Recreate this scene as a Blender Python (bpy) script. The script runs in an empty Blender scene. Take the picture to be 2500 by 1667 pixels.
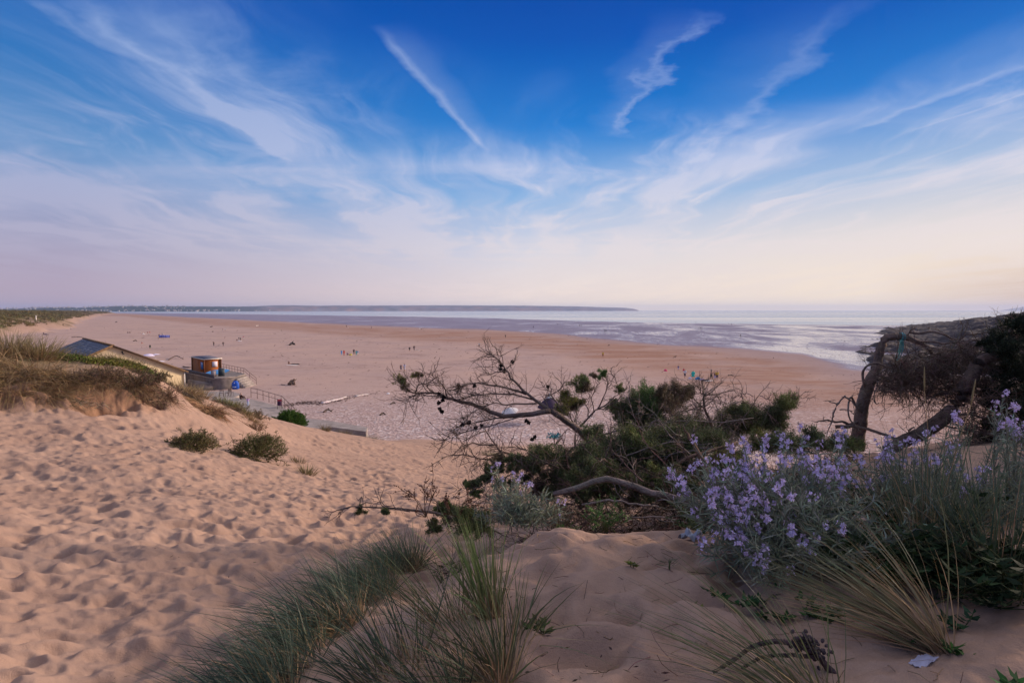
import bpy, bmesh, math, random
import numpy as np
from mathutils import Vector, Matrix

random.seed(7)
RNG = np.random.default_rng(11)
SC = bpy.context.scene
COL = SC.collection
CAMZ = 13.0
FPX = 1389.0
HOR = 757.0
PITCH = math.atan(76.5 / FPX)
SUN_AZ, SUN_EL = math.radians(68), math.radians(18)

# ------------------------------------------------------------------ helpers
def ray(px, py):
    """direction of the photograph's pixel, scaled so that its y component is 1"""
    u, v = (px - 1250.0) / FPX, -(py - 833.5) / FPX
    c, s = math.cos(PITCH), math.sin(PITCH)
    y, z = c + v * s, v * c - s
    return u / y, z / y

def at(px, py, Y):
    a, b = ray(px, py)
    return np.array([a * Y, Y, CAMZ + b * Y])

def beach_at(px, py, z=0.0):
    a, b = ray(px, py)
    Y = (z - CAMZ) / b
    return np.array([a * Y, Y, z])

def hashn(ix, iy, seed):
    h = (ix.astype(np.int64) * 374761393 + iy.astype(np.int64) * 668265263 + seed * 1442695041) & 0x7fffffff
    h = ((h ^ (h >> 13)) * 1274126177) & 0x7fffffff
    h = (h ^ (h >> 16)) & 0xffff
    return h / 65535.0

def vnoise(x, y, seed=0):
    ix, iy = np.floor(x), np.floor(y)
    fx, fy = x - ix, y - iy
    fx = fx * fx * fx * (fx * (fx * 6 - 15) + 10)
    fy = fy * fy * fy * (fy * (fy * 6 - 15) + 10)
    ix, iy = ix.astype(np.int64), iy.astype(np.int64)
    a, b = hashn(ix, iy, seed), hashn(ix + 1, iy, seed)
    c, d = hashn(ix, iy + 1, seed), hashn(ix + 1, iy + 1, seed)
    return (a * (1 - fx) + b * fx) * (1 - fy) + (c * (1 - fx) + d * fx) * fy

def fbm(x, y, seed=0, octaves=4, gain=0.5):
    s, amp, tot = 0, 1.0, 0
    for o in range(octaves):
        s = s + amp * (vnoise(x * 2 ** o, y * 2 ** o, seed + o * 17) - 0.5)
        tot += amp
        amp *= gain
    return s / tot * 2.0

def smooth(a, b, x):
    t = np.clip((x - a) / (b - a), 0, 1)
    return t * t * (3 - 2 * t)

def mesh_from(name, V, F, mats, cols=None, fmat=None, smooth_shade=False, zone=None):
    """V (n,3); F list of (m,k) int arrays"""
    me = bpy.data.meshes.new(name)
    V = np.asarray(V, dtype=np.float32)
    F = [np.asarray(f, dtype=np.int32) for f in F if len(f)]
    nl = sum(f.size for f in F)
    nf = sum(len(f) for f in F)
    me.vertices.add(len(V))
    me.vertices.foreach_set('co', V.ravel())
    me.loops.add(nl)
    me.loops.foreach_set('vertex_index', np.concatenate([f.ravel() for f in F]))
    me.polygons.add(nf)
    sizes = np.concatenate([np.full(len(f), f.shape[1], dtype=np.int32) for f in F])
    starts = np.concatenate([[0], np.cumsum(sizes)[:-1]]).astype(np.int32)
    me.polygons.foreach_set('loop_start', starts)
    me.polygons.foreach_set('loop_total', sizes)
    if fmat is not None:
        me.polygons.foreach_set('material_index', np.asarray(fmat, dtype=np.int32))
    if smooth_shade:
        me.polygons.foreach_set('use_smooth', np.ones(nf, dtype=bool))
    for m in (mats if isinstance(mats, (list, tuple)) else [mats]):
        me.materials.append(m)
    for nm, c in (('col', cols), ('zone', zone)):
        if c is not None:
            at_ = me.attributes.new(nm, 'FLOAT_COLOR', 'POINT')
            c = np.asarray(c, dtype=np.float32)
            if c.shape[1] == 3:
                c = np.concatenate([c, np.ones((len(c), 1), dtype=np.float32)], 1)
            at_.data.foreach_set('color', c.ravel())
    me.update(calc_edges=True)
    return me

def tag(o, label=None, cat=None, group=None, kind=None):
    if label: o['label'] = label
    if cat: o['category'] = cat
    if group: o['group'] = group
    if kind: o['kind'] = kind
    return o

def link(name, me, parent=None, loc=None):
    o = bpy.data.objects.new(name, me)
    COL.objects.link(o)
    if parent is not None: o.parent = parent
    if loc is not None: o.location = loc
    return o

def thing(name, label, cat, loc=(0, 0, 0), rz=0.0, group=None):
    o = bpy.data.objects.new(name, None)
    COL.objects.link(o)
    o.empty_display_size = 0.2
    o.location = loc
    o.rotation_euler = (0, 0, rz)
    return tag(o, label, cat, group, 'thing')

class MB:
    """collects vertices, faces and tints, links them as one mesh object"""
    def __init__(self):
        self.V, self.F, self.C, self.M, self.n = [], [], [], [], 0
    def add(self, V, F, col=None, mi=0):
        V = np.asarray(V, dtype=np.float64).reshape(-1, 3)
        if not len(V): return self
        if isinstance(F, list) and not isinstance(F[0], np.ndarray): F = np.asarray(F)
        for f in (F if isinstance(F, list) else [F]):
            f = np.asarray(f, dtype=np.int64)
            if len(f):
                self.F.append(f + self.n)
                self.M.append(np.full(len(f), mi))
        self.V.append(V)
        c = np.ones((len(V), 3)) * 0.5 if col is None else np.broadcast_to(np.asarray(col, dtype=np.float64), (len(V), 3))
        self.C.append(c)
        self.n += len(V)
        return self
    def box(self, cx, cy, cz, sx, sy, sz, rz=0.0, col=None, mi=0, taper=1.0):
        s = np.array([[-1, -1, -1], [1, -1, -1], [1, 1, -1], [-1, 1, -1], [-1, -1, 1], [1, -1, 1], [1, 1, 1], [-1, 1, 1]], dtype=float)
        s[4:, :2] *= taper
        p = s * np.array([sx, sy, sz]) / 2
        c, n = math.cos(rz), math.sin(rz)
        q = np.stack([p[:, 0] * c - p[:, 1] * n + cx, p[:, 0] * n + p[:, 1] * c + cy, p[:, 2] + cz], 1)
        return self.add(q, BOXF, col, mi)
    def obox(self, o, ex, ey, ez, col=None, mi=0):
        """box from a corner and three edge vectors"""
        o, ex, ey, ez = map(np.asarray, (o, ex, ey, ez))
        q = np.array([o, o + ex, o + ex + ey, o + ey, o + ez, o + ex + ez, o + ex + ey + ez, o + ey + ez])
        return self.add(q, BOXF, col, mi)
    def build(self, name, mats, parent=None, smooth_shade=False, loc=None):
        if not self.V: return None
        V = np.concatenate(self.V)
        by = {}
        for f, m in zip(self.F, self.M):
            by.setdefault(f.shape[1], []).append((f, m))
        F, fm = [], []
        for k in by:
            F.append(np.concatenate([a for a, b in by[k]]))
            fm.append(np.concatenate([b for a, b in by[k]]))
        me = mesh_from(name, V, F, mats, cols=np.concatenate(self.C), fmat=np.concatenate(fm), smooth_shade=smooth_shade)
        return link(name, me, parent, loc)

BOXF = np.array([[0, 3, 2, 1], [4, 5, 6, 7], [0, 1, 5, 4], [1, 2, 6, 5], [2, 3, 7, 6], [3, 0, 4, 7]])

def norm(a):
    return a / np.maximum(np.linalg.norm(a, axis=-1, keepdims=True), 1e-9)

def tubes(P, R, n=5, rough=0.0):
    """P (N,k,3) polylines, R (N,k) radii -> V, F"""
    P, R = np.asarray(P, float), np.asarray(R, float)
    N, k, _ = P.shape
    T = np.gradient(P, axis=1) if k > 2 else np.repeat(P[:, 1:] - P[:, :1], 2, 1)
    T = norm(T)
    ref = np.tile(np.array([0.31, 0.22, 0.93]), (N, k, 1))
    ref[np.abs((T * ref).sum(-1)) > 0.95] = [1, 0.1, 0]
    A = norm(np.cross(T, ref))
    B = np.cross(T, A)
    th = np.arange(n) * 2 * math.pi / n
    rr = R[:, :, None] * (1 + rough * (RNG.random((N, k, n)) - 0.5))
    V = P[:, :, None, :] + rr[..., None] * (A[:, :, None, :] * np.cos(th)[None, None, :, None] + B[:, :, None, :] * np.sin(th)[None, None, :, None])
    i = np.arange(k - 1)[:, None]
    j = np.arange(n)[None, :]
    a = i * n + j
    b = i * n + (j + 1) % n
    q = np.stack([a, b, b + n, a + n], -1).reshape(-1, 4)
    F = (q[None] + (np.arange(N) * k * n)[:, None, None]).reshape(-1, 4)
    tip = (np.arange(n)[None] + (np.arange(N) * k * n + (k - 1) * n)[:, None])
    base = (np.arange(n)[::-1][None] + (np.arange(N) * k * n)[:, None])
    caps = np.concatenate([tip, base])
    if n == 4: return V.reshape(-1, 3), [np.concatenate([F, caps])]
    return V.reshape(-1, 3), [F, caps]

def spline(pts, k):
    """resample a polyline smoothly (Catmull-Rom)"""
    p = np.asarray(pts, float)
    if len(p) == 2:
        t = np.linspace(0, 1, k)[:, None]
        return p[0] * (1 - t) + p[1] * t
    q = np.concatenate([[2 * p[0] - p[1]], p, [2 * p[-1] - p[-2]]])
    t = np.linspace(0, len(p) - 1 - 1e-6, k)
    i = t.astype(int)
    f = (t - i)[:, None]
    a, b, c, d = q[i], q[i + 1], q[i + 2], q[i + 3]
    return 0.5 * (2 * b + (c - a) * f + (2 * a - 5 * b + 4 * c - d) * f ** 2 + (3 * b - a - 3 * c + d) * f ** 3)

def grow(P0, D0, L, k=5, wander=0.25, pull=(0, 0, 0)):
    """random twigs: (N,3) starts and directions, (N,) lengths -> (N,k,3)"""
    N = len(P0)
    P = np.zeros((N, k, 3))
    P[:, 0] = P0
    d = norm(D0)
    pull = np.asarray(pull, float)
    for i in range(1, k):
        d = norm(d + RNG.normal(0, wander, (N, 3)) + pull)
        P[:, i] = P[:, i - 1] + d * (np.asarray(L) / (k - 1))[:, None]
    return P

def along(P, n, lo=0.15, hi=1.0):
    """n random points on polylines P (N,k,3) with the direction there"""
    N, k, _ = P.shape
    w = np.linalg.norm(P[:, -1] - P[:, 0], axis=1) + 1e-6
    i = RNG.choice(N, n, p=w / w.sum())
    t = RNG.uniform(lo, hi, n) * (k - 1) * 0.9999
    j = t.astype(int)
    f = (t - j)[:, None]
    a, b = P[i, j], P[i, j + 1]
    return a * (1 - f) + b * f, norm(b - a)

def leaves(P, D, L, W, up=None, fold=0.0):
    """diamond leaves: starts (N,3), directions, lengths, widths"""
    P, D = np.asarray(P, float), norm(np.asarray(D, float))
    N = len(P)
    r = RNG.normal(0, 1, (N, 3)) if up is None else np.asarray(up) + RNG.normal(0, 0.35, (N, 3))
    S = norm(np.cross(D, r))
    Nn = np.cross(S, D)
    L, W = np.broadcast_to(L, (N,))[:, None], np.broadcast_to(W, (N,))[:, None]
    m = P + D * L * 0.45
    V = np.stack([P, m + S * W * 0.5 - Nn * W * fold, P + D * L, m - S * W * 0.5 - Nn * W * fold], 1).reshape(-1, 3)
    F = np.arange(N * 4).reshape(N, 4)
    return V, F

def blades(P, D, L, W, droop, k=6, side=None):
    """grass blades (N): tapering curved ribbons. droop (N,3) is added along t^2"""
    P, D = np.asarray(P, float), norm(np.asarray(D, float))
    N = len(P)
    t = np.linspace(0, 1, k)
    L = np.broadcast_to(L, (N,))
    C = P[:, None] + D[:, None] * (t[None, :, None] * L[:, None, None]) + np.asarray(droop)[:, None] * (t ** 2.2)[None, :, None] * L[:, None, None]
    r = RNG.normal(0, 1, (N, 3)); r[:, 2] *= 0.3
    S = norm(np.cross(D, r))
    w = np.broadcast_to(W, (N,))[:, None] * (1 - 0.93 * t ** 1.6)[None] * (0.65 + 0.35 * np.minimum(1, t * 4))[None]
    V = np.stack([C - S[:, None] * w[..., None] / 2, C + S[:, None] * w[..., None] / 2], 2).reshape(-1, 3)
    i = np.arange(k - 1) * 2
    q = np.stack([i, i + 1, i + 3, i + 2], -1)
    F = (q[None] + (np.arange(N) * k * 2)[:, None, None]).reshape(-1, 4)
    return V, F, np.tile(np.repeat(t, 2), N)

# ------------------------------------------------------------------ materials
def newmat(name):
    m = bpy.data.materials.new(name)
    m.use_nodes = True
    nt = m.node_tree
    nt.nodes.clear()
    return m, nt

class NT:
    def __init__(self, nt): self.nt = nt
    def n(self, typ, **kw):
        nd = self.nt.nodes.new(typ)
        for k, v in kw.items():
            if k.startswith('i_'):
                key = k[2:]
                key = int(key) if key.isdigit() else key.replace('_', ' ')
                nd.inputs[key].default_value = v
            else: setattr(nd, k, v)
        return nd
    def l(self, a, b): self.nt.links.new(a, b)
    def math(self, op, a, b=None, clamp=False):
        nd = self.n('ShaderNodeMath', operation=op, use_clamp=clamp)
        for i, v in enumerate((a, b)):
            if v is None: continue
            if isinstance(v, (int, float)): nd.inputs[i].default_value = v
            else: self.l(v, nd.inputs[i])
        return nd.outputs[0]
    def mix(self, f, a, b, blend='MIX'):
        nd = self.n('ShaderNodeMix', data_type='RGBA', blend_type=blend)
        nd.clamp_factor = True
        for s, v in ((nd.inputs[0], f), (nd.inputs[6], a), (nd.inputs[7], b)):
            if isinstance(v, (int, float)): s.default_value = v
            elif isinstance(v, (tuple, list)): s.default_value = (*v[:3], 1)
            else: self.l(v, s)
        return nd.outputs[2]
    def ramp(self, f, stops, interp='LINEAR'):
        nd = self.n('ShaderNodeValToRGB')
        cr = nd.color_ramp
        cr.interpolation = interp
        while len(cr.elements) < len(stops): cr.elements.new(0.5)
        for e, (p, c) in zip(cr.elements, stops):
            e.position = p
            e.color = (c, c, c, 1) if isinstance(c, (int, float)) else (*c[:3], 1)
        self.l(f, nd.inputs[0])
        return nd.outputs[0]
    def noise(self, vec, scale, detail=4, rough=0.55, dist=0.0):
        nd = self.n('ShaderNodeTexNoise')
        nd.inputs['Scale'].default_value = scale
        nd.inputs['Detail'].default_value = detail
        nd.inputs['Roughness'].default_value = rough
        nd.inputs['Distortion'].default_value = dist
        if vec is not None: self.l(vec, nd.inputs['Vector'])
        return nd.outputs[0]
    def mapping(self, vec, scale=(1, 1, 1), rot=(0, 0, 0), loc=(0, 0, 0)):
        nd = self.n('ShaderNodeMapping')
        nd.inputs['Scale'].default_value = scale
        nd.inputs['Rotation'].default_value = rot
        nd.inputs['Location'].default_value = loc
        self.l(vec, nd.inputs[0])
        return nd.outputs[0]

def simple(name, col, rough=0.8, var=0.25, scale=8.0, bump=0.0, bscale=40.0, attr=False, trans=0.0, spec=0.3, metal=0.0, stretch=(1, 1, 1)):
    m, nt = newmat(name)
    g = NT(nt)
    out = g.n('ShaderNodeOutputMaterial')
    p = g.n('ShaderNodeBsdfPrincipled')
    p.inputs['Roughness'].default_value = rough
    p.inputs['Specular IOR Level'].default_value = spec
    p.inputs['Metallic'].default_value = metal
    tc = g.n('ShaderNodeTexCoord')
    v = g.mapping(tc.outputs['Object'], scale=stretch)
    nz = g.noise(v, scale, 5, 0.6)
    k = g.ramp(nz, [(0.3, 1 - var), (0.7, 1 + var)])
    if attr:
        a = g.n('ShaderNodeAttribute', attribute_name='col')
        base = g.mix(1.0, a.outputs['Color'], k, 'MULTIPLY')
    else:
        base = g.mix(1.0, col, k, 'MULTIPLY')
    g.l(base, p.inputs['Base Color'])
    if bump:
        b = g.n('ShaderNodeBump')
        b.inputs['Strength'].default_value = min(1.0, bump)
        b.inputs['Distance'].default_value = 0.02 * bump
        g.l(g.noise(v, bscale, 4, 0.6), b.inputs['Height'])
        g.l(b.outputs[0], p.inputs['Normal'])
    sh = p.outputs[0]
    if trans:
        t = g.n('ShaderNodeBsdfTranslucent')
        g.l(base, t.inputs[0])
        mx = g.n('ShaderNodeMixShader')
        mx.inputs[0].default_value = trans
        g.l(sh, mx.inputs[1]); g.l(t.outputs[0], mx.inputs[2])
        sh = mx.outputs[0]
    g.l(sh, out.inputs[0])
    return m

# ------------------------------------------------------------------ terrain
PROF = {
 -900: [(.5,-1.5),(2,-1.7),(4,-1.9),(8,-1.6),(13,-1.2),(20,-1.2),(40,-3.5),(70,-9),(100,-13)],
 -300: [(.5,-1.5),(2,-1.75),(4,-2.1),(8,-2.3),(11,-2.0),(13,-1.2),(18,-1.1),(26,-2.5),(40,-8),(65,-13)],
 0: [(.5,-1.5),(2,-1.75),(3.4,-2.2),(5,-2.3),(8,-2.55),(10.5,-2.6),(12.3,-2.4),(13.2,-1.75),(14.5,-1.25),(17,-1.2),(21,-1.9),(28,-4.5),(45,-10.5),(60,-13)],
 200: [(.5,-1.5),(2,-1.75),(3.4,-2.25),(5,-2.37),(8,-2.65),(10.5,-2.75),(12.8,-2.55),(13.6,-2.3),(14.2,-1.7),(15.6,-1.55),(18,-1.7),(22,-2.6),(28,-5),(45,-11),(58,-13)],
 330: [(.5,-1.5),(2,-1.8),(3.3,-2.2),(5.3,-2.45),(8.8,-2.75),(12,-2.9),(14.1,-2.75),(14.8,-2.4),(15.3,-1.75),(16.5,-1.65),(19,-2.0),(23,-3.5),(28,-5.5),(42,-10.8),(55,-13)],
 400: [(.5,-1.5),(2,-1.8),(3.3,-2.2),(5.3,-2.45),(8.8,-2.8),(12,-2.98),(14.5,-2.95),(15.4,-2.75),(16,-2.2),(17,-2.05),(19,-2.4),(23,-3.7),(28,-5.6),(42,-10.8),(55,-13)],
 450: [(.5,-1.5),(2,-1.8),(3.3,-2.15),(5.5,-2.5),(9,-2.9),(12.5,-3.1),(15.5,-3.2),(17,-3.1),(18,-2.85),(19,-2.75),(21,-3.0),(25,-4.4),(30,-6.4),(42,-11),(52,-13)],
 500: [(.5,-1.5),(2,-1.8),(3.3,-2.15),(5.5,-2.5),(9,-2.95),(12.5,-3.2),(16,-3.4),(17.2,-3.2),(17.8,-2.75),(19,-2.65),(21,-2.95),(25,-4.4),(30,-6.6),(42,-11),(52,-13)],
 600: [(.5,-1.5),(2,-1.8),(3.3,-2.15),(5.6,-2.55),(9.3,-3.05),(13,-3.5),(17,-3.95),(19.5,-4.0),(20.5,-3.6),(22,-3.6),(24,-4.2),(28,-5.8),(34,-8.3),(45,-12),(52,-13)],
 700: [(.5,-1.5),(2,-1.75),(3.3,-2.1),(5,-2.45),(7.2,-2.8),(10.5,-3.35),(14,-3.9),(18,-4.45),(22,-4.9),(25,-5.15),(28,-5.7),(33,-7.4),(42,-10.8),(52,-13)],
 850: [(.5,-1.5),(2,-1.65),(3.2,-1.95),(4.5,-2.35),(6,-2.75),(8,-3.1),(11.5,-3.67),(16,-4.5),(23,-5.7),(32,-7.1),(36,-7.9),(44,-10.6),(54,-13)],
 1000: [(.5,-1.5),(2,-1.6),(2.8,-1.6),(3.4,-1.8),(4.5,-2.4),(6,-2.75),(9.5,-3.37),(17,-4.8),(30,-7.4),(45,-10.4),(58,-13)],
 1150: [(.5,-1.5),(2,-1.55),(3.2,-1.58),(3.8,-1.72),(4.6,-2.3),(6,-2.75),(9.5,-3.4),(17,-5),(34,-8.6),(56,-13)],
 1330: [(.5,-1.5),(2,-1.55),(3.2,-1.55),(4.1,-1.56),(4.6,-1.8),(5.4,-2.3),(7,-2.8),(10,-3.5),(17,-5.2),(34,-9),(56,-13)],
 1450: [(.5,-1.5),(2,-1.55),(3.2,-1.55),(3.9,-1.58),(4.3,-1.75),(5.4,-2.25),(7,-2.75),(10,-3.5),(17,-5.3),(34,-9.2),(54,-13)],
 1600: [(.5,-1.5),(2,-1.55),(3.2,-1.53),(3.8,-1.57),(4.4,-1.74),(5.2,-2.1),(7,-2.7),(10,-3.4),(17,-5.5),(34,-9.8),(51,-13)],
 1900: [(.5,-1.5),(2,-1.55),(3.2,-1.5),(4,-1.55),(5,-1.75),(7,-2.2),(10,-2.9),(17,-5.5),(34,-10.5),(48,-13)],
 2250: [(.5,-1.5),(2,-1.5),(3.2,-1.45),(4,-1.45),(5.5,-1.65),(8,-2.0),(10,-2.5),(17,-5.5),(34,-10.8),(46,-13)],
 2500: [(.5,-1.5),(2,-1.45),(3.2,-1.35),(4,-1.35),(6,-1.5),(9,-1.8),(12,-2.5),(20,-6),(40,-12),(48,-13)],
 3200: [(.5,-1.5),(2,-1.4),(4,-1.3),(10,-1.6),(16,-3),(30,-8),(50,-13)],
}
LR = np.linspace(math.log(0.5), math.log(150), 500)
def _prof_table():
    azs, rows = [], []
    for px in sorted(PROF):
        az = math.atan((px - 1250) / FPX)
        p = np.array(PROF[px], float)
        r = p[:, 0] / math.cos(az)
        azs.append(az)
        rows.append(np.interp(LR, np.log(r), p[:, 1]))
    for a, zs in ((-2.2, -1.4), (-1.35, -1.4), (1.5, -1.4), (2.3, -1.4)):
        azs.append(a)
        rows.append(np.interp(LR, np.log([0.5, 60, 120]), [-1.5, zs, zs - 2]))
    o = np.argsort(azs)
    azs, rows = np.array(azs)[o], np.array(rows)[o]
    A = np.linspace(-2.2, 2.3, 900)
    T = np.stack([np.interp(A, azs, rows[:, j]) for j in range(rows.shape[1])], 1)
    def blur(M, s, ax):
        k = int(3 * s)
        w = np.exp(-0.5 * (np.arange(-k, k + 1) / s) ** 2); w /= w.sum()
        return np.apply_along_axis(lambda v: np.convolve(np.pad(v, k, mode='edge'), w, 'valid'), ax, M)
    return A, blur(blur(T, 3.0, 1), 6.0, 0)
PA, PT = _prof_table()

def dune_rel(x, y):
    az = np.arctan2(x, y)
    lr = np.log(np.maximum(np.hypot(x, y), 0.5))
    i = np.clip((az - PA[0]) / (PA[1] - PA[0]), 0, len(PA) - 1.001)
    j = np.clip((lr - LR[0]) / (LR[1] - LR[0]), 0, len(LR) - 1.001)
    i0, j0 = i.astype(int), j.astype(int)
    fi, fj = i - i0, j - j0
    return (PT[i0, j0] * (1 - fi) + PT[i0 + 1, j0] * fi) * (1 - fj) + (PT[i0, j0 + 1] * (1 - fi) + PT[i0 + 1, j0 + 1] * fi) * fj

# foot of the vegetated dunes along the back of the beach (world x by y)
FOOT_Y = np.array([90, 150, 220, 278, 328, 410, 520, 645, 1000, 1500, 2000, 3000, 6000])
FOOT_X = np.array([-150, -190, -225, -250, -268, -323, -405, -492, -735, -1075, -1390, -2300, -6000])
def foot_dist(x, y):
    fx = np.interp(y, FOOT_Y, FOOT_X)
    return (fx + 9 * fbm(x * 0.0 + y / 28.0, y * 0 + 3.3, 5, 3) * 2 - x) * 0.75   # metres behind the foot

WET = [(2700, 930), (2080, 905), (1960, 872), (1700, 846), (1500, 829), (1350, 815), (1200, 804), (1050, 800), (960, 797), (800, 790), (700, 785), (560, 779), (450, 774), (300, 765)]
EDGE = [(2700, 800), (2300, 796), (1900, 793), (1550, 788), (1350, 782), (1200, 777), (1000, 773), (800, 770), (600, 767), (300, 763.5)]
def _line(pts):
    w = np.array([beach_at(a, b)[:2] for a, b in pts])
    return w
WL, EL_ = _line(WET), _line(EDGE)
def beyond(line, x, y):
    """signed distance towards the sea of a shoreline given right to left: positive seaward"""
    th = x / np.maximum(y, 1.0)
    lt = line[:, 0] / line[:, 1]
    o = np.argsort(lt)
    inv = np.interp(th, lt[o], 1.0 / line[o, 1])
    Yl = 1.0 / inv
    return y - Yl

def wet_mask(x, y):
    d = beyond(WL, x, y)
    w = 10 + 0.05 * np.maximum(y, 0)
    nz = fbm(x / 40, y / 60, 21, 4) * w * 1.1
    return smooth(-w * 0.35, w * 0.5, d + nz), d

def ground_h(x, y):
    x, y = np.asarray(x, float), np.asarray(y, float)
    r = np.hypot(x, y)
    near = dune_rel(x, y) + CAMZ
    k = smooth(0, 0.4, near)
    # soft undulation of the blown sand
    und = 0.10 * fbm(x / 2.3, y / 1.6, 3, 3) + 0.35 * fbm(x / 9, y / 7, 4, 2) * smooth(8, 20, r)
    h = np.where(near > 0, near + und * k * smooth(3.5, 6, r), near)
    h = np.maximum(h, 0.0) * 1.0
    behind = foot_dist(x, y)
    far = smooth(90, 150, y)
    prof = np.interp(behind, [-4, 0, 9, 22, 60, 150, 400], [0, .3, 5, 8.5, 11.0, 12.2, 12.2])
    rough_ = (fbm(x / 28, y / 28, 8, 4) * 2.6 + fbm(x / 7, y / 9, 9, 3) * 0.8) * smooth(2, 40, behind)
    scal = np.interp(y, [200, 900, 2500, 6000], [1.0, 0.92, 0.75, 0.7])
    h = np.maximum(h, (prof * scal + rough_) * far * (behind > -4))
    d = beyond(EL_, x, y)
    sea_drop = -0.9 * smooth(-60, 160, d + fbm(x / 60, y / 40, 31, 3) * 18)
    bar = 0.0
    h = h + (sea_drop + 0.06 * fbm(x / 14, y / 9, 12, 3) * smooth(50, 120, y)) * smooth(90, 200, y)
    return h

def gh(x, y):
    return float(ground_h(np.array([x]), np.array([y]))[0])

def hit(px, py, lo=1.2, hi=120.0):
    """where the photograph's pixel meets the sand"""
    a, b = ray(px, py)
    Y = np.exp(np.linspace(math.log(lo), math.log(hi), 2500))
    d = CAMZ + b * Y - ground_h(a * Y, Y)
    k = np.argmax(d < 0)
    if d[k] >= 0: k = len(Y) - 1
    return np.array([a * Y[k], Y[k], ground_h(np.array([a * Y[k]]), Y[k:k + 1])[0]])

def build_ground():
    az = np.concatenate([np.linspace(-math.pi, -0.95, 60)[:-1], np.linspace(-0.95, 0.95, 1250), np.linspace(0.95, math.pi, 60)[1:]])
    r = np.concatenate([np.exp(np.linspace(math.log(0.4), math.log(1.8), 25))[:-1],
                        np.exp(np.linspace(math.log(1.8), math.log(36), 760))[:-1],
                        np.exp(np.linspace(math.log(36), math.log(700), 330))[:-1],
                        np.exp(np.linspace(math.log(700), math.log(13000), 110))])
    Rg, Ag = np.meshgrid(r, az, indexing='ij')
    X, Y = Rg * np.sin(Ag), Rg * np.cos(Ag)
    H = ground_h(X, Y)
    behind = foot_dist(X, Y)
    far = smooth(90, 150, Y)
    near_rel = dune_rel(X, Y) + CAMZ
    dune = smooth(0.3, 1.6, near_rel) * (Rg < 140)
    # ---- footprints and trodden hollows on the loose sand
    DH = np.zeros_like(H)
    g = np.random.default_rng(5)
    def dimple(x, y, a, b, rot, depth):
        rr, aa = math.hypot(x, y), math.atan2(x, y)
        m = 3.0 * max(a, b)
        i0, i1 = np.searchsorted(r, [rr - m, rr + m])
        da = m / rr
        j0, j1 = np.searchsorted(az, [aa - da, aa + da])
        if i1 - i0 < 3 or j1 - j0 < 3: return
        dx, dy = X[i0:i1, j0:j1] - x, Y[i0:i1, j0:j1] - y
        c, s = math.cos(rot), math.sin(rot)
        u, v = (dx * c + dy * s) / a, (-dx * s + dy * c) / b
        q = u * u + v * v
        # pit with a steep heel and a pushed-up rim
        f = -np.exp(-q ** 1.6 * 0.9) * (1 + 0.5 * u * np.exp(-q)) + 0.42 * np.exp(-((np.sqrt(q) - 1.5) / 0.42) ** 2) * (0.7 + 0.6 * u / (1 + q))
        DH[i0:i1, j0:j1] += depth * f
    N_ = 60000
    rr_ = np.exp(g.uniform(math.log(2.6), math.log(52), N_)); aa_ = g.uniform(-0.85, 0.62, N_)
    xx_, yy_ = rr_ * np.sin(aa_), rr_ * np.cos(aa_)
    zz_ = ground_h(xx_, yy_)
    keep = (zz_ > 0.4) & (g.random(N_) < np.minimum(1.0, (rr_ / 15) ** 1.2))
    mound = (zz_ > 11.2) & (1250 + FPX * xx_ / yy_ > 900)
    keep &= ~(mound & (g.random(N_) < 0.55))
    idx = np.nonzero(keep)[0][:23000]
    for i_ in idx:
        rr, x, y = rr_[i_], xx_[i_], yy_[i_]
        sc = 0.75 if mound[i_] else 1.0
        sl = g.choice([1, 1, 1, 1.6])
        a = g.choice([g.uniform(0.045, 0.085), g.uniform(0.055, 0.11), g.uniform(.08, .16)]) * sl * sc; b = a * g.uniform(0.5, 0.9)
        dimple(x, y, a, b, g.normal(0.3, 0.6), a * g.uniform(0.09, 0.24) * min(1.0, 0.5 + rr / 15))
    for k in range(80):       # trodden ridges on the near mound
        rr = g.uniform(2.2, 4.2); aa = g.uniform(-0.12, 0.42)
        dimple(rr * math.sin(aa), rr * math.cos(aa), g.uniform(.1, .26), g.uniform(.07, .15), g.uniform(-.6, .9), g.uniform(.022, .045))
    dm = smooth(0.2, 1.2, near_rel)
    veg_scarp = smooth(0.06, 0.25, 0)
    H += DH * dm
    H += (0.03 * fbm(X / 0.5, Y / 0.32, 41, 4) + 0.012 * fbm(X / .11, Y / .08, 44, 3)) * dm * (Rg < 40)
    # crumbling face of the eroded dune
    sl = np.hypot(np.gradient(near_rel, axis=0) / np.gradient(Rg, axis=0), 0)
    scarp = smooth(0.22, 0.5, np.abs(sl)) * (Rg > 9) * (Rg < 30) * (Ag < -0.2)
    for cx_, cy_, cY, rad_, dp in ((242, 985, 13.9, .42, .42), (362, 992, 15.3, .40, .45), (300, 1000, 14.4, .25, .18), (210, 1005, 13.4, .3, .2), (490, 1030, 17.2, .35, .25)):
        cxw = ray(cx_, cy_)[0] * cY
        H -= dp * np.exp(-(((X - cxw) / rad_) ** 2 + ((Y - cY) / (rad_ * .8)) ** 2) ** 1.5)
    H += scarp * (0.20 * fbm(X / 0.5, Y / 0.5, 51, 4) + 0.14 * fbm(X / .17, Y / .17, 55, 3))
    # ---- zones
    wet, dw = wet_mask(X, Y)
    beach = 1 - dune
    # shingle below the dune foot, fading out along the beach
    sh = smooth(0.9, 0.0, near_rel) * (1 - smooth(52, 118, Rg + 14 * fbm(X / 30, Y / 30, 61, 3))) * (Rg > 20)
    veg = far * smooth(3, 16, behind + fbm(X / 12, Y / 16, 71, 4) * 22 - 5)
    veg = np.maximum(veg, smooth(-2.0, -1.2, near_rel - CAMZ) * (Rg > 12.5) * (Ag < -0.50) * (Y < 60) * 0.9)
    dune_far = far * smooth(-4, 4, behind)
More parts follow.
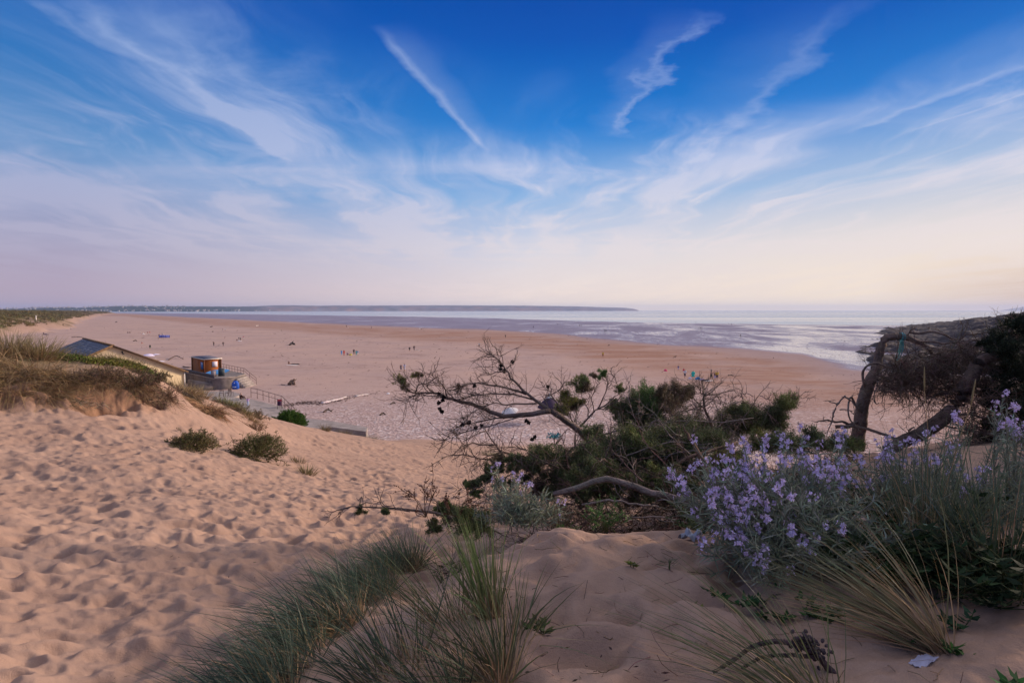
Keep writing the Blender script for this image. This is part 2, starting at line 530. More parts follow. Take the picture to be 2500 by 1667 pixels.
    zone = np.stack([np.maximum(dune, dune_far), sh, wet * beach * (1 - dune_far), veg], -1).reshape(-1, 4)
    # the trodden dry band, darker and more orange
    q_ = dw / np.maximum(60, 0.42 * Y)
    band = smooth(-2.4, -1.4, q_ + 0.35 * fbm(X / 60, Y / 45, 81, 4)) * smooth(0.0, -0.45, q_ + 0.2 * fbm(X / 45, Y / 40, 83, 3)) * (1 - wet)
    V = np.stack([X, Y, H], -1).reshape(-1, 3)
    nr, na = H.shape
    i, j = np.meshgrid(np.arange(nr - 1), np.arange(na - 1), indexing='ij')
    a = (i * na + j).ravel()
    F = np.stack([a, a + 1, a + na + 1, a + na], 1)
    V = np.concatenate([V, [[0, 0, CAMZ - 1.5]]])
    zone = np.concatenate([zone, [[1, 0, 0, 0]]])
    j = np.arange(na - 1)
    T = np.stack([np.full(na - 1, len(V) - 1), j + 1, j], 1)
    damp = smooth(-1.0, 0.1, dw / (34 + 0.07 * np.maximum(Y, 0)) + 0.35 * fbm(X / 50, Y / 40, 85, 4)) * beach * (1 - dune_far)
    ex = np.stack([scarp.ravel(), band.ravel(), damp.ravel()], 1)
    ex = np.concatenate([ex, [[0, 0, 0]]])
    me = mesh_from('beach_sand', V, [F[:, ::-1], T[:, ::-1]], ground_mat(), cols=ex, smooth_shade=True, zone=zone)
    o = link('beach_sand', me)
    tag(o, kind='structure')
    return o

def ground_mat():
    m, nt = newmat('sand')
    g = NT(nt)
    out = g.n('ShaderNodeOutputMaterial')
    p = g.n('ShaderNodeBsdfPrincipled')
    tc = g.n('ShaderNodeTexCoord').outputs['Object']
    z = g.n('ShaderNodeAttribute', attribute_name='zone')
    zs = g.n('ShaderNodeSeparateColor')
    g.l(z.outputs['Color'], zs.inputs[0])
    dune, sh, wet, veg = zs.outputs[0], zs.outputs[1], zs.outputs[2], z.outputs['Alpha']
    e = g.n('ShaderNodeAttribute', attribute_name='col')
    es = g.n('ShaderNodeSeparateColor')
    g.l(e.outputs['Color'], es.inputs[0])
    scarp, band = es.outputs[0], es.outputs[1]
    n_big = g.noise(tc, 0.05, 5, 0.6)
    n_mid = g.noise(tc, 0.9, 6, 0.65)
    n_fine = g.noise(tc, 14.0, 5, 0.7)
    grain = g.noise(tc, 160.0, 3, 0.7)
    # dry beach with drag streaks along the tide line
    st = g.mapping(tc, scale=(0.040, 0.085, 1), rot=(0, 0, math.radians(24)))
    streak = g.noise(st, 1.0, 8, 0.68, 0.6)
    fl = g.mapping(tc, scale=(0.22, 0.42, 1), rot=(0, 0, math.radians(12)))
    fleck = g.noise(fl, 1.0, 7, 0.75, 0.3)
    dry = g.mix(g.ramp(n_big, [(0.35, 0.0), (0.65, 1.0)]), C_DRY_A, C_DRY_B)
    dry = g.mix(g.math('MULTIPLY', band, g.ramp(streak, [(0.40, 1.0), (0.62, 0.15)])), dry, C_BAND)
    dry = g.mix(g.math('MULTIPLY', g.ramp(streak, [(0.54, 0.0), (0.68, 0.9)]), g.ramp(n_big, [(0.42, 0.05), (0.62, 0.75)])), dry, C_STREAK)
    dry = g.mix(g.math('MULTIPLY', g.ramp(fleck, [(0.53, 0.0), (0.66, 0.85)]), g.ramp(n_big, [(0.40, 0.15), (0.60, 1.0)])), dry, C_STREAK)
    # shingle: pale and dark pebbles
    vo = g.n('ShaderNodeTexVoronoi', feature='F1')
    vo.inputs['Scale'].default_value = 3.4
    g.l(tc, vo.inputs['Vector'])
    vs = g.n('ShaderNodeSeparateColor'); g.l(vo.outputs['Color'], vs.inputs[0])
    peb = g.mix(vs.outputs[0], C_SH_D, C_SH_L)
    peb = g.mix(g.ramp(vs.outputs[1], [(0.84, 0.0), (0.9, 0.9)]), peb, C_SH_W)
    peb = g.mix(g.ramp(n_mid, [(0.35, 0.0), (0.75, 0.6)]), peb, C_DRY_A)
    shf = g.math('MULTIPLY', sh, g.ramp(n_mid, [(0.2, 1.0), (0.85, 0.55)]))
    c = g.mix(shf, dry, peb)
    # dune sand
    ds = g.mix(g.ramp(n_mid, [(0.3, 0.0), (0.7, 1.0)]), C_DUNE_A, C_DUNE_B)
    ds = g.mix(g.ramp(n_fine, [(0.66, 0.0), (0.8, 0.35)]), ds, (0.22, 0.12, 0.075))
    ds = g.mix(0.6, ds, g.mix(grain, (0.62, 0.62, 0.62), (1.35, 1.35, 1.35)), 'MULTIPLY')
    ds = g.mix(g.math('MULTIPLY', scarp, 0.75), ds, g.mix(n_fine, C_SCARP, (0.17, 0.085, 0.045)))
    c = g.mix(dune, c, ds)
    # vegetated dunes
    n_v = g.noise(tc, 0.22, 8, 0.75)
    vc = g.ramp(n_v, [(0.33, (0.055, 0.058, 0.022)), (0.5, (0.13, 0.105, 0.045)), (0.68, (0.24, 0.17, 0.08))])
    c = g.mix(veg, c, vc)
    c = g.mix(g.math('MULTIPLY', es.outputs[2], 0.85), c, g.mix(g.ramp(fleck, [(0.5, 0.0), (0.66, 0.5)]), C_DAMP, C_STREAK))
    # wet sand
    wn = g.mapping(tc, scale=(0.030, 0.012, 1), rot=(0, 0, math.radians(30)))
    film = g.noise(wn, 1.0, 7, 0.62, 0.8)
    spk = g.noise(g.mapping(tc, scale=(0.75, 0.10, 1), rot=(0, 0, math.radians(24))), 1.0, 4, 0.7, 0.3)
    sxy = g.n('ShaderNodeSeparateXYZ'); g.l(tc, sxy.inputs[0])
    thx = g.math('DIVIDE', sxy.outputs[0], sxy.outputs[1])
    pool = g.ramp(g.math('ADD', g.math('MULTIPLY', thx, 0.5), 0.5), [(0.30, 0.0), (0.5, 0.02), (0.62, 0.075), (0.75, 0.12)])
    shine = g.math('ADD', g.math('ADD', g.math('MULTIPLY', film, 0.62), g.math('MULTIPLY', spk, 0.42)), pool)
    shine = g.ramp(shine, [(0.575, 0.0), (0.70, 1.0)])
    wc = g.mix(g.ramp(film, [(0.35, 0.0), (0.65, 1.0)]), C_WET_A, C_WET_B)
    c = g.mix(wet, c, wc)
    g.l(c, p.inputs['Base Color'])
    rgh = g.mix(wet, (0.95, 0.95, 0.95), g.mix(shine, (0.42, 0.42, 0.42), (0.07, 0.07, 0.07)))
    g.l(rgh, p.inputs['Roughness'])
    sp = g.mix(wet, (0.02, 0.02, 0.02), g.mix(shine, (0.16, 0.16, 0.16), (0.7, 0.7, 0.7)))
    g.l(sp, p.inputs['Specular IOR Level'])
    # relief: grain and pebbles near by, ripples on the wet flats
    b1 = g.n('ShaderNodeBump'); b1.inputs['Strength'].default_value = 0.6; b1.inputs['Distance'].default_value = 0.015
    n_rough = g.noise(tc, 5.0, 6, 0.7)
    g.l(g.math('ADD', g.math('MULTIPLY', n_rough, 1.6), g.math('ADD', n_fine, g.math('MULTIPLY', grain, 0.35))), b1.inputs['Height'])
    b2 = g.n('ShaderNodeBump'); b2.inputs['Distance'].default_value = 0.10
    g.l(g.math('MULTIPLY', sh, 0.8), b2.inputs['Strength'])
    g.l(g.math('ADD', vo.outputs['Distance'], n_mid), b2.inputs['Height'])
    g.l(b1.outputs[0], b2.inputs['Normal'])
    b3 = g.n('ShaderNodeBump'); b3.inputs['Distance'].default_value = 0.30
    rp = g.mapping(tc, scale=(1.3, 0.5, 1), rot=(0, 0, math.radians(20)))
    g.l(g.math('MULTIPLY', wet, g.mix(shine, (0.5, 0.5, 0.5), (0.03, 0.03, 0.03))), b3.inputs['Strength'])
    g.l(g.noise(rp, 1.0, 4, 0.6, 0.4), b3.inputs['Height'])
    g.l(b2.outputs[0], b3.inputs['Normal'])
    b4 = g.n('ShaderNodeBump'); b4.inputs['Distance'].default_value = 0.35
    g.l(g.math('MULTIPLY', g.math('SUBTRACT', 1.0, wet, True), 0.5), b4.inputs['Strength'])
    g.l(g.math('MULTIPLY', g.math('SUBTRACT', 1.0, dune, True), fleck), b4.inputs['Height'])
    g.l(b3.outputs[0], b4.inputs['Normal'])
    g.l(b4.outputs[0], p.inputs['Normal'])
    g.l(p.outputs[0], out.inputs[0])
    return m

C_DRY_A, C_DRY_B = (0.49, 0.335, 0.275), (0.43, 0.305, 0.27)
C_DAMP = (0.33, 0.235, 0.225)
C_BAND = (0.335, 0.185, 0.128)
C_STREAK = (0.25, 0.15, 0.12)
C_SH_D, C_SH_L, C_SH_W = (0.22, 0.165, 0.17), (0.55, 0.42, 0.40), (0.75, 0.67, 0.66)
C_DUNE_A, C_DUNE_B = (0.405, 0.270, 0.205), (0.325, 0.211, 0.160)
C_SCARP = (0.33, 0.175, 0.10)
C_WET_A, C_WET_B = (0.19, 0.135, 0.165), (0.27, 0.20, 0.235)

# ------------------------------------------------------------------ sea, hills, sky
def build_sea():
    th = np.linspace(-2.2, 2.6, 240)
    L = EL_
    lt = L[:, 0] / L[:, 1]
    o = np.argsort(lt)
    Yl = 1.0 / np.interp(th, lt[o], 1.0 / L[o, 1])
    s = np.concatenate([[-90, -40, 0], np.exp(np.linspace(math.log(20), math.log(13000), 70))])
    Yg = Yl[None] + s[:, None]
    X = Yg * th[None]
    V = np.stack([X, Yg, np.full_like(X, -0.30)], -1).reshape(-1, 3)
    nr, na = X.shape
    i, j = np.meshgrid(np.arange(nr - 1), np.arange(na - 1), indexing='ij')
    a = (i * na + j).ravel()
    F = np.stack([a, a + 1, a + na + 1, a + na], 1)
    m, nt = newmat('sea_water')
    g = NT(nt)
    out = g.n('ShaderNodeOutputMaterial')
    p = g.n('ShaderNodeBsdfPrincipled')
    tc = g.n('ShaderNodeTexCoord').outputs['Object']
    big = g.noise(g.mapping(tc, scale=(0.0012, 0.006, 1), rot=(0, 0, 0.1)), 1.0, 5, 0.6, 0.5)
    g.l(g.mix(big, (0.25, 0.32, 0.37), (0.36, 0.40, 0.44)), p.inputs['Base Color'])
    g.l(g.ramp(big, [(0.35, 0.10), (0.65, 0.26)]), p.inputs['Roughness'])
    p.inputs['IOR'].default_value = 1.33
    w = g.noise(g.mapping(tc, scale=(0.05, 0.30, 1), rot=(0, 0, 0.06)), 1.0, 6, 0.62, 0.4)
    b = g.n('ShaderNodeBump'); b.inputs['Strength'].default_value = 0.06; b.inputs['Distance'].default_value = 0.6
    g.l(w, b.inputs['Height'])
    g.l(b.outputs[0], p.inputs['Normal'])
    g.l(p.outputs[0], out.inputs[0])
    o = link('sea', mesh_from('sea', V, [F[:, ::-1]], m, smooth_shade=True))
    tag(o, kind='structure')

def build_hills():
    pts = [(-900, 752, 4200), (-300, 752, 4400), (0, 753.5, 4800), (60, 752.5, 4900), (110, 750.5, 5000), (150, 749.5, 5100), (182, 749.5, 5200), (186, 751, 5200), (230, 748.5, 5300), (300, 746.5, 5500),
           (400, 747, 5600), (480, 747.5, 5700), (560, 748, 5900), (620, 747.5, 6200), (670, 745, 6500), (720, 744.8, 6800), (760, 746, 7000), (830, 745.5, 7400),
           (900, 745.8, 7800), (1000, 745.2, 8200), (1100, 745, 8500), (1200, 745.4, 8800), (1300, 746, 9100), (1400, 747.5, 9400), (1470, 749.5, 9600), (1525, 751, 9800), (1545, 753.5, 9900), (1560, 757.5, 9950)]
    P = np.array(pts, float)
    px = np.linspace(-900, 1560, 700)
    top = np.interp(px, P[:, 0], P[:, 1]); D = np.interp(px, P[:, 0], P[:, 2])
    th = (px - 1250) / FPX
    ht = CAMZ + (HOR - top) / FPX * D
    K = 14
    V = np.zeros((K, 700, 3))
    for k in range(K):
        f = k / (K - 1)
        if f <= 0.6:
            q = f / 0.6
            dd = D - 900 * (1 - q) * np.interp(px, [0, 700, 1560], [1, .7, .35])
            prof = q ** np.interp(px, [500, 700, 1200], [0.75, 0.5, 0.42])
        else:
            q = (f - 0.6) / 0.4
            dd = D + 1500 * q
            prof = np.full_like(D, 1 - 0.9 * q)
        h = ht * prof * (1 + 0.16 * fbm(px / 25, px * 0 + k * 0.4, 91, 4) * (1 - prof) * (0.5 + prof)) - 1.2 * (prof <= 0)
        h += (ht * 0.03) * fbm(px / 9, px * 0 + k, 95, 3) * (prof > 0.3) * (q > -1)
        V[k] = np.stack([th * dd, dd, h], 1)
    na = 700
    i, j = np.meshgrid(np.arange(K - 1), np.arange(na - 1), indexing='ij')
    a = (i * na + j).ravel()
    F = np.stack([a, a + 1, a + na + 1, a + na], 1)
    pxg = np.broadcast_to(px, (K, 700))
    green = np.clip(1 - (pxg - 540) / 120, 0, 1)
    fr = np.linspace(0, 1, K)[:, None] * np.ones((1, 700))
    cliff = np.clip(0.55 * smooth(0.55, 0.1, fr) * (pxg > 640) * (0.35 + 1.1 * fbm(pxg / 22, fr * 4, 97, 3)), 0, 1)
    C = np.zeros((K, 700, 3))
    for c in range(3):
        base = green * (0.020, 0.042, 0.036)[c] + (1 - green) * (0.12, 0.125, 0.155)[c]  # distance haze put into the right headland's colour as pale blue-grey
        base = base * (1 + 0.5 * fbm(pxg / 16, fr * 7, 99, 4))
        C[..., c] = base * (1 - cliff) + cliff * (0.36, 0.19, 0.15)[c]
    m = simple('hill_land', None, 0.95, 0.2, 0.004, attr=True, spec=0.05)
    o = link('hills', mesh_from('hills', V.reshape(-1, 3), [F[:, ::-1]], m, cols=C.reshape(-1, 3), smooth_shade=True))
    tag(o, kind='structure')
    # faint headland across the water on the right
    px2 = np.linspace(2440, 2720, 80)
    D2 = 12500.0
    t2 = CAMZ + (HOR - np.interp(px2, [2440, 2465, 2500, 2600, 2720], [758, 754, 748.5, 742, 740])) / FPX * D2
    rows = []
    for dd, kk in ((-500, -0.02), (-200, 0.6), (0, 1.0), (900, 0.9)):
        rows.append(np.stack([(px2 - 1250) / FPX * (D2 + dd), np.full(80, D2 + dd), t2 * kk], 1))
    V = np.array(rows)
    i, j = np.meshgrid(np.arange(3), np.arange(79), indexing='ij')
    a = (i * 80 + j).ravel()
    F = np.stack([a, a + 1, a + 81, a + 80], 1)
    o = link('hills', mesh_from('hills', V.reshape(-1, 3), [F[:, ::-1]], m, cols=np.tile([[0.09, 0.08, 0.07]], (320, 1)), smooth_shade=True))
    tag(o, kind='structure')

def build_reef():
    th = np.linspace(0.575, 1.3, 260)
    Yr = np.exp(np.linspace(math.log(118), math.log(640), 230))
    T, Yg = np.meshgrid(th, Yr, indexing='xy')
    X = T * Yg
    # ragged seaward tongue of rock, rising to a bank on the right
    bank = np.interp(T, [0.60, 0.70, 0.75, 0.81, 0.92, 1.3], [-1.2, -0.4, 1.2, 5.2, 10, 15]) * smooth(640, 400, Yg) * smooth(125, 200, Yg)
    edge = np.interp(Yg, [118, 135, 170, 215, 260, 330, 420, 520, 640], [0.68, .618, .60, .625, .645, .65, .67, .73, .80])
    m_ = smooth(-0.02, 0.03, T - edge + 0.035 * fbm(X / 11, Yg / 24, 131, 4))
    ridge = np.abs(fbm((X + Yg * 0.35) / 5.5, (Yg - X * 0.3) / 16, 133, 5))
    H = -0.7 + m_ * (1.15 + 2.4 * (0.28 - ridge)) + np.maximum(bank, 0) * m_ * (1 + 0.35 * fbm(X / 9, Yg / 22, 141, 4)) + (0.9 * fbm(X / 2.2, Yg / 4.4, 137, 4) + 1.5 * fbm(X / 7, Yg / 16, 138, 3)) * m_
    pool = smooth(0.15, 0.5, fbm(X / 13, Yg / 20, 139, 3)) * (T < 0.70)
    H -= pool * 1.1
    V = np.stack([X, Yg, H], -1).reshape(-1, 3)
    nr, na = X.shape
    i, j = np.meshgrid(np.arange(nr - 1), np.arange(na - 1), indexing='ij')
    a = (i * na + j).ravel()
    F = np.stack([a, a + 1, a + na + 1, a + na], 1)
    keep = (V[F, 2].max(1) > -0.25)
    m = simple('wet_rock', (0.042, 0.031, 0.033), 0.85, 0.6, 0.35, bump=3, bscale=2.0, spec=0.15)
    o = link('rocky_shore', mesh_from('rocky_shore', V, [F[keep][:, ::-1]], m, smooth_shade=False))
    tag(o, kind='structure')

def build_sky():
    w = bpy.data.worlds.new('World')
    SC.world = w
    w.use_nodes = True
    nt = w.node_tree
    nt.nodes.clear()
    g = NT(nt)
    out = g.n('ShaderNodeOutputWorld')
    bg = g.n('ShaderNodeBackground')
    tc = g.n('ShaderNodeTexCoord').outputs['Generated']
    sx = g.n('ShaderNodeSeparateXYZ'); g.l(tc, sx.inputs[0])
    x, y, z = sx.outputs
    up = g.math('MAXIMUM', z, 0.0)
    # clear air: deep blue above, lilac to peach at the horizon
    base = g.ramp(up, [(0.0, S_H0), (0.03, S_H1), (0.10, S_H2), (0.19, S_H3), (0.30, S_H4), (0.42, S_H5), (0.53, S_H6), (0.68, (0.48, 0.52, 0.68)), (1.0, (0.92, 0.86, 0.86))])  # unseen overhead sky raised well above the blue to add fill light
    # towards the hidden sun on the right the low air warms, away from it it cools
    sd = (math.sin(SUN_AZ), math.cos(SUN_AZ))
    ca = g.math('ADD', g.math('MULTIPLY', x, sd[0]), g.math('MULTIPLY', y, sd[1]))
    ca = g.math('ADD', g.math('MULTIPLY', ca, 0.5), 0.5)
    lowk = g.ramp(up, [(0.0, 1.0), (0.14, 0.45), (0.28, 0.0)])
    warm = g.math('MULTIPLY', g.ramp(ca, [(0.62, 0.0), (0.80, 0.5), (0.93, 1.0)]), lowk)
    base = g.mix(warm, base, S_WARM)
    cool = g.math('MULTIPLY', g.ramp(ca, [(0.36, 0.85), (0.53, 0.42), (0.70, 0.0)]), g.ramp(up, [(0.0, 1.0), (0.3, 0.8), (0.5, 0.2)]))
    base = g.mix(cool, base, g.ramp(up, [(0.0, (0.43, 0.315, 0.43)), (0.07, (0.33, 0.27, 0.42)), (0.22, (0.08, 0.24, 0.50)), (0.45, (0.0, 0.12, 0.42))]))
    # smoky patch low on the right
    smoke = g.math('MULTIPLY', g.ramp(ca, [(0.905, 0.0), (0.96, 1.0)]), g.ramp(up, [(0.0, 0.75), (0.035, 0.7), (0.09, 0.0)]))
    base = g.mix(smoke, base, (0.55, 0.36, 0.30))
    # cirrus on a high sheet: streaks run along the view and fan out from the horizon
    zz = g.math('ADD', up, 0.055)
    cx, cy = g.math('DIVIDE', x, zz), g.math('DIVIDE', y, zz)
    cv = g.n('ShaderNodeCombineXYZ'); g.l(cx, cv.inputs[0]); g.l(cy, cv.inputs[1])
    cv = cv.outputs[0]
    wn = g.n('ShaderNodeTexNoise'); wn.inputs['Scale'].default_value = 0.55; wn.inputs['Detail'].default_value = 3
    g.l(cv, wn.inputs['Vector'])
    wa = g.n('ShaderNodeVectorMath', operation='SUBTRACT'); g.l(wn.outputs['Color'], wa.inputs[0]); wa.inputs[1].default_value = (.5, .5, .5)
    ws = g.n('ShaderNodeVectorMath', operation='SCALE'); g.l(wa.outputs[0], ws.inputs[0]); ws.inputs['Scale'].default_value = 1.5
    wv = g.n('ShaderNodeVectorMath', operation='ADD'); g.l(cv, wv.inputs[0]); g.l(ws.outputs[0], wv.inputs[1])
    wv = wv.outputs[0]
    n1 = g.noise(g.mapping(wv, scale=(1.5, 0.30, 1), rot=(0, 0, math.radians(4)), loc=(3.1, 1.7, 0)), 1.0, 8, 0.54, 0.2)
    n2 = g.noise(g.mapping(wv, scale=(5.0, 0.75, 1), rot=(0, 0, math.radians(-9)), loc=(7.7, 0.4, 0)), 1.0, 7, 0.56, 0.35)
    lift = g.ramp(up, [(0.03, 0.72), (0.12, 0.70), (0.22, 0.66), (0.32, 0.55), (0.46, 0.44)])
    cover = g.noise(g.mapping(cv, scale=(0.55, 0.38, 1), loc=COVER_LOC), 1.0, 3, 0.5)
    cover = g.math('ADD', cover, g.math('SUBTRACT', lift, 0.5))
    n3 = g.noise(g.mapping(wv, scale=(2.4, 0.9, 1), rot=(0, 0, math.radians(30)), loc=(1.7, 5.4, 0)), 1.0, 8, 0.60, 0.5)
    c3 = g.math('MULTIPLY', g.ramp(n3, [(0.47, 0.0), (0.72, 1.0)], 'EASE'), g.ramp(cover, [(0.47, 0.0), (0.64, 1.0)]))
    c1 = g.math('MULTIPLY', g.ramp(n1, [(0.40, 0.0), (0.72, 1.0)], 'EASE'), g.ramp(cover, [(0.44, 0.0), (0.66, 1.0)]))
    c2 = g.math('MULTIPLY', g.ramp(n2, [(0.47, 0.0), (0.82, 1.0)], 'EASE'), g.ramp(cover, [(0.45, 0.0), (0.64, 1.0)]))
    veil = g.math('MULTIPLY', g.ramp(n1, [(0.2, 0.25), (0.8, 1.0)]), g.ramp(up, [(0.06, 0.55), (0.20, 0.36), (0.31, 0.05), (0.4, 0.0)]))
    # flat layered bands low over the sea
    hb = g.noise(g.mapping(cv, scale=(0.16, 0.75, 1), loc=(2.2, 0.3, 0)), 1.0, 7, 0.58, 0.3)
    hb = g.math('MULTIPLY', g.ramp(hb, [(0.46, 0.0), (0.70, 1.0)], 'EASE'), g.ramp(up, [(0.03, 0.0), (0.09, 0.55), (0.24, 0.45), (0.32, 0.0)]))
    veil = g.math('ADD', veil, hb)
    tot = g.math('ADD', g.math('ADD', g.math('MULTIPLY', c1, 0.60), g.math('ADD', g.math('MULTIPLY', c2, 0.50), g.math('MULTIPLY', c3, 0.50))), veil)
    # three long distinct streaks
    def uv(px, py):
        a, b = ray(px, py)
        d = np.array([a, 1, b]); d /= np.linalg.norm(d)
        return d[0] / (d[2] + .055), d[1] / (d[2] + .055)
    jn = g.math('SUBTRACT', g.noise(cv, 3.0, 5, 0.6), 0.5)
    def streak(p0, p1, wid, amp, ragged):
        (u0, v0), (u1, v1) = uv(*p0), uv(*p1)
        L = math.hypot(u1 - u0, v1 - v0)
        tx, ty = (u1 - u0) / L, (v1 - v0) / L
        s = g.math('ADD', g.math('MULTIPLY', cx, tx), g.math('MULTIPLY', cy, ty))
        s = g.math('DIVIDE', g.math('SUBTRACT', s, u0 * tx + v0 * ty), L)
        d = g.math('SUBTRACT', g.math('ADD', g.math('MULTIPLY', cx, -ty), g.math('MULTIPLY', cy, tx)), -u0 * ty + v0 * tx)
        d = g.math('ADD', d, g.math('MULTIPLY', jn, ragged))
        # sharp on one side, feathered on the other
        a = g.ramp(g.math('ADD', g.math('DIVIDE', d, wid * 4), 0.5), [(0.25, 0.0), (0.44, 0.35), (0.49, 1.0), (0.55, 0.0)])
        b = g.ramp(s, [(0.0, 0.0), (0.12, 1.0), (0.85, 1.0), (1.0, 0.0)])
        return g.math('MULTIPLY', g.math('MULTIPLY', a, b), amp)
    for q in (((905, 60), (1195, 372), 0.13, 0.50, 0.10), ((120, -40), (720, 400), 0.30, 0.46, 0.35), ((60, -10), (330, 150), 0.2, 0.3, 0.25),
              ((2150, -30), (1560, 520), -0.34, 0.26, 0.45), ((1730, 20), (1520, 340), -0.20, 0.34, 0.5), ((2620, 120), (2050, 330), -0.16, 0.28, 0.25), ((2620, 190), (2200, 330), -0.07, 0.22, 0.1)):
        tot = g.math('ADD', tot, streak(*q))
    tot = g.math('MINIMUM', tot, 0.86)
    tot = g.math('MULTIPLY', tot, g.ramp(up, [(0.015, 0.35), (0.10, 1.0)]))
    ccol = g.ramp(up, [(0.0, (0.80, 0.68, 0.64)), (0.10, (0.78, 0.72, 0.76)), (0.24, (0.58, 0.63, 0.84)), (0.45, (0.30, 0.44, 0.78))])
    ccol = g.mix(g.math('MULTIPLY', warm, 0.8), ccol, (0.93, 0.80, 0.72))
    ccol = g.mix(cool, ccol, g.ramp(up, [(0.0, (0.42, 0.34, 0.46)), (0.2, (0.34, 0.40, 0.64)), (0.45, (0.17, 0.33, 0.66))]))
    col = g.mix(tot, base, ccol)
    sky = g.n('ShaderNodeTexSky')
    sky.sky_type = 'NISHITA'
    sky.sun_disc = False
    sky.sun_elevation = SUN_EL
    sky.sun_rotation = SUN_AZ
    sk = g.mix(1.0, sky.outputs[0], (0.10, 0.10, 0.10), 'MULTIPLY')
    col = g.mix(0.01, col, sk)
    # bright thin cloud round the unseen sun, added outside the frame for soft light
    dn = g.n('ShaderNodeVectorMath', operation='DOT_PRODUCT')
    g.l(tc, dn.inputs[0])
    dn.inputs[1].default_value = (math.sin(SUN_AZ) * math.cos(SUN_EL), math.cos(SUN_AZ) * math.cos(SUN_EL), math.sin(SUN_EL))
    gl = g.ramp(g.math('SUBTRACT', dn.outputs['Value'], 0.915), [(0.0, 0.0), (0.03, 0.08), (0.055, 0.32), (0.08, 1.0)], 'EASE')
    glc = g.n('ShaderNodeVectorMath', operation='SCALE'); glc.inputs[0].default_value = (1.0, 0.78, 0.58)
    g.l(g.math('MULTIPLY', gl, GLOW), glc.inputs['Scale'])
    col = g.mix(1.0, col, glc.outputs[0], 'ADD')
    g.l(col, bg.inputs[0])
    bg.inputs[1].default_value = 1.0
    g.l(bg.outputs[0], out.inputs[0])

def srgb(r, g_, b):
    return tuple((c / 255 / 12.92) if c / 255 <= 0.04045 else ((c / 255 + 0.055) / 1.055) ** 2.4 for c in (r, g_, b))
S_H0, S_H1, S_H2 = srgb(255, 238, 226), srgb(250, 232, 226), srgb(206, 212, 232)
S_H3, S_H4, S_H5, S_H6 = srgb(96, 168, 228), srgb(0, 122, 208), srgb(0, 85, 182), srgb(0, 62, 158)
S_WARM = (1.0, 0.83, 0.62)
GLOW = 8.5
COVER_LOC = (0.6, 0.9, 0)

def build_light():
    l = bpy.data.lights.new('sun', 'SUN')
    l.energy = 3.7
    l.angle = math.radians(7)
    l.color = (1.0, 0.79, 0.62)
    o = bpy.data.objects.new('sun', l)
    COL.objects.link(o)
    d = Vector((math.sin(SUN_AZ) * math.cos(SUN_EL), math.cos(SUN_AZ) * math.cos(SUN_EL), math.sin(SUN_EL)))
    o.rotation_euler = d.to_track_quat('Z', 'Y').to_euler()
    o.location = d * 60 + Vector((0, 0, 20))

def build_camera():
    c = bpy.data.cameras.new('camera')
    c.sensor_width = 36.0
    c.lens = 36.0 * FPX / 2500
    c.clip_start = 0.05
    c.clip_end = 60000
    o = bpy.data.objects.new('camera', c)
    COL.objects.link(o)
    o.location = (0, 0, CAMZ)
    o.rotation_euler = (math.pi / 2 - PITCH, 0, 0)
    SC.camera = o
    SC.view_settings.view_transform = 'Standard'
    SC.view_settings.look = 'None'
    SC.view_settings.exposure = 0
    SC.view_settings.gamma = 1
    SC.cycles.max_bounces = 6
    SC.cycles.volume_bounces = 0
    SC.cycles.use_denoising = True

def build_haze():
    m = bpy.data.materials.new('haze_air')
    m.use_nodes = True
    nt = m.node_tree
    nt.nodes.clear()
    g = NT(nt)
    out = g.n('ShaderNodeOutputMaterial')
    v = g.n('ShaderNodeVolumePrincipled')
    v.inputs['Color'].default_value = (0.60, 0.70, 1.0, 1)
    v.inputs['Density'].default_value = 7e-5
    v.inputs['Anisotropy'].default_value = 0.2
    g.l(v.outputs[0], out.inputs['Volume'])
    b = MB()
    b.box(0, 0, 58, 27000, 27000, 122)
    o = b.build('haze', m)
    tag(o, kind='stuff')

build_sky(); build_light(); build_camera()
build_ground(); build_sea(); build_hills(); build_reef(); build_haze()
# ================================================================== vegetation
M_GRASS = simple('grass_blade', None, 0.55, 0.18, 6.0, attr=True, trans=0.25, spec=0.35)
M_STRAW = simple('straw', None, 0.75, 0.2, 6.0, attr=True, trans=0.2, spec=0.2)
M_TWIG = simple('dead_twig', None, 0.9, 0.35, 9.0, bump=1.0, bscale=60, attr=True, spec=0.15)
M_BARK = simple('weathered_bark', None, 0.9, 0.45, 5.0, bump=2.0, bscale=26, attr=True, spec=0.15, stretch=(1, 1, 1))
M_NEEDLE = simple('conifer_leaf', None, 0.6, 0.35, 7.0, attr=True, trans=0.15, spec=0.25)
M_LEAF = simple('green_leaf', None, 0.7, 0.2, 12.0, attr=True, trans=0.22, spec=0.15)
M_PETAL = simple('lilac_petal', None, 0.6, 0.12, 30.0, attr=True, trans=0.3, spec=0.2)
M_ROOT = simple('dead_root', None, 0.95, 0.3, 10.0, attr=True, spec=0.1)

def jitter(c, n, s=0.2):
    c = np.asarray(c, float)
    return np.clip(c[None] * (1 + RNG.normal(0, s, (n, 1))) * (1 + RNG.normal(0, s * 0.35, (n, 3))), 0.003, 0.95)

BLUEGREEN, BLUEGREEN2 = (0.120, 0.172, 0.098), (0.070, 0.110, 0.062)
OLIVE, LIME, STRAW, STRAW2 = (0.125, 0.135, 0.055), (0.17, 0.22, 0.075), (0.36, 0.25, 0.135), (0.23, 0.145, 0.085)
DARKG = (0.045, 0.070, 0.045)

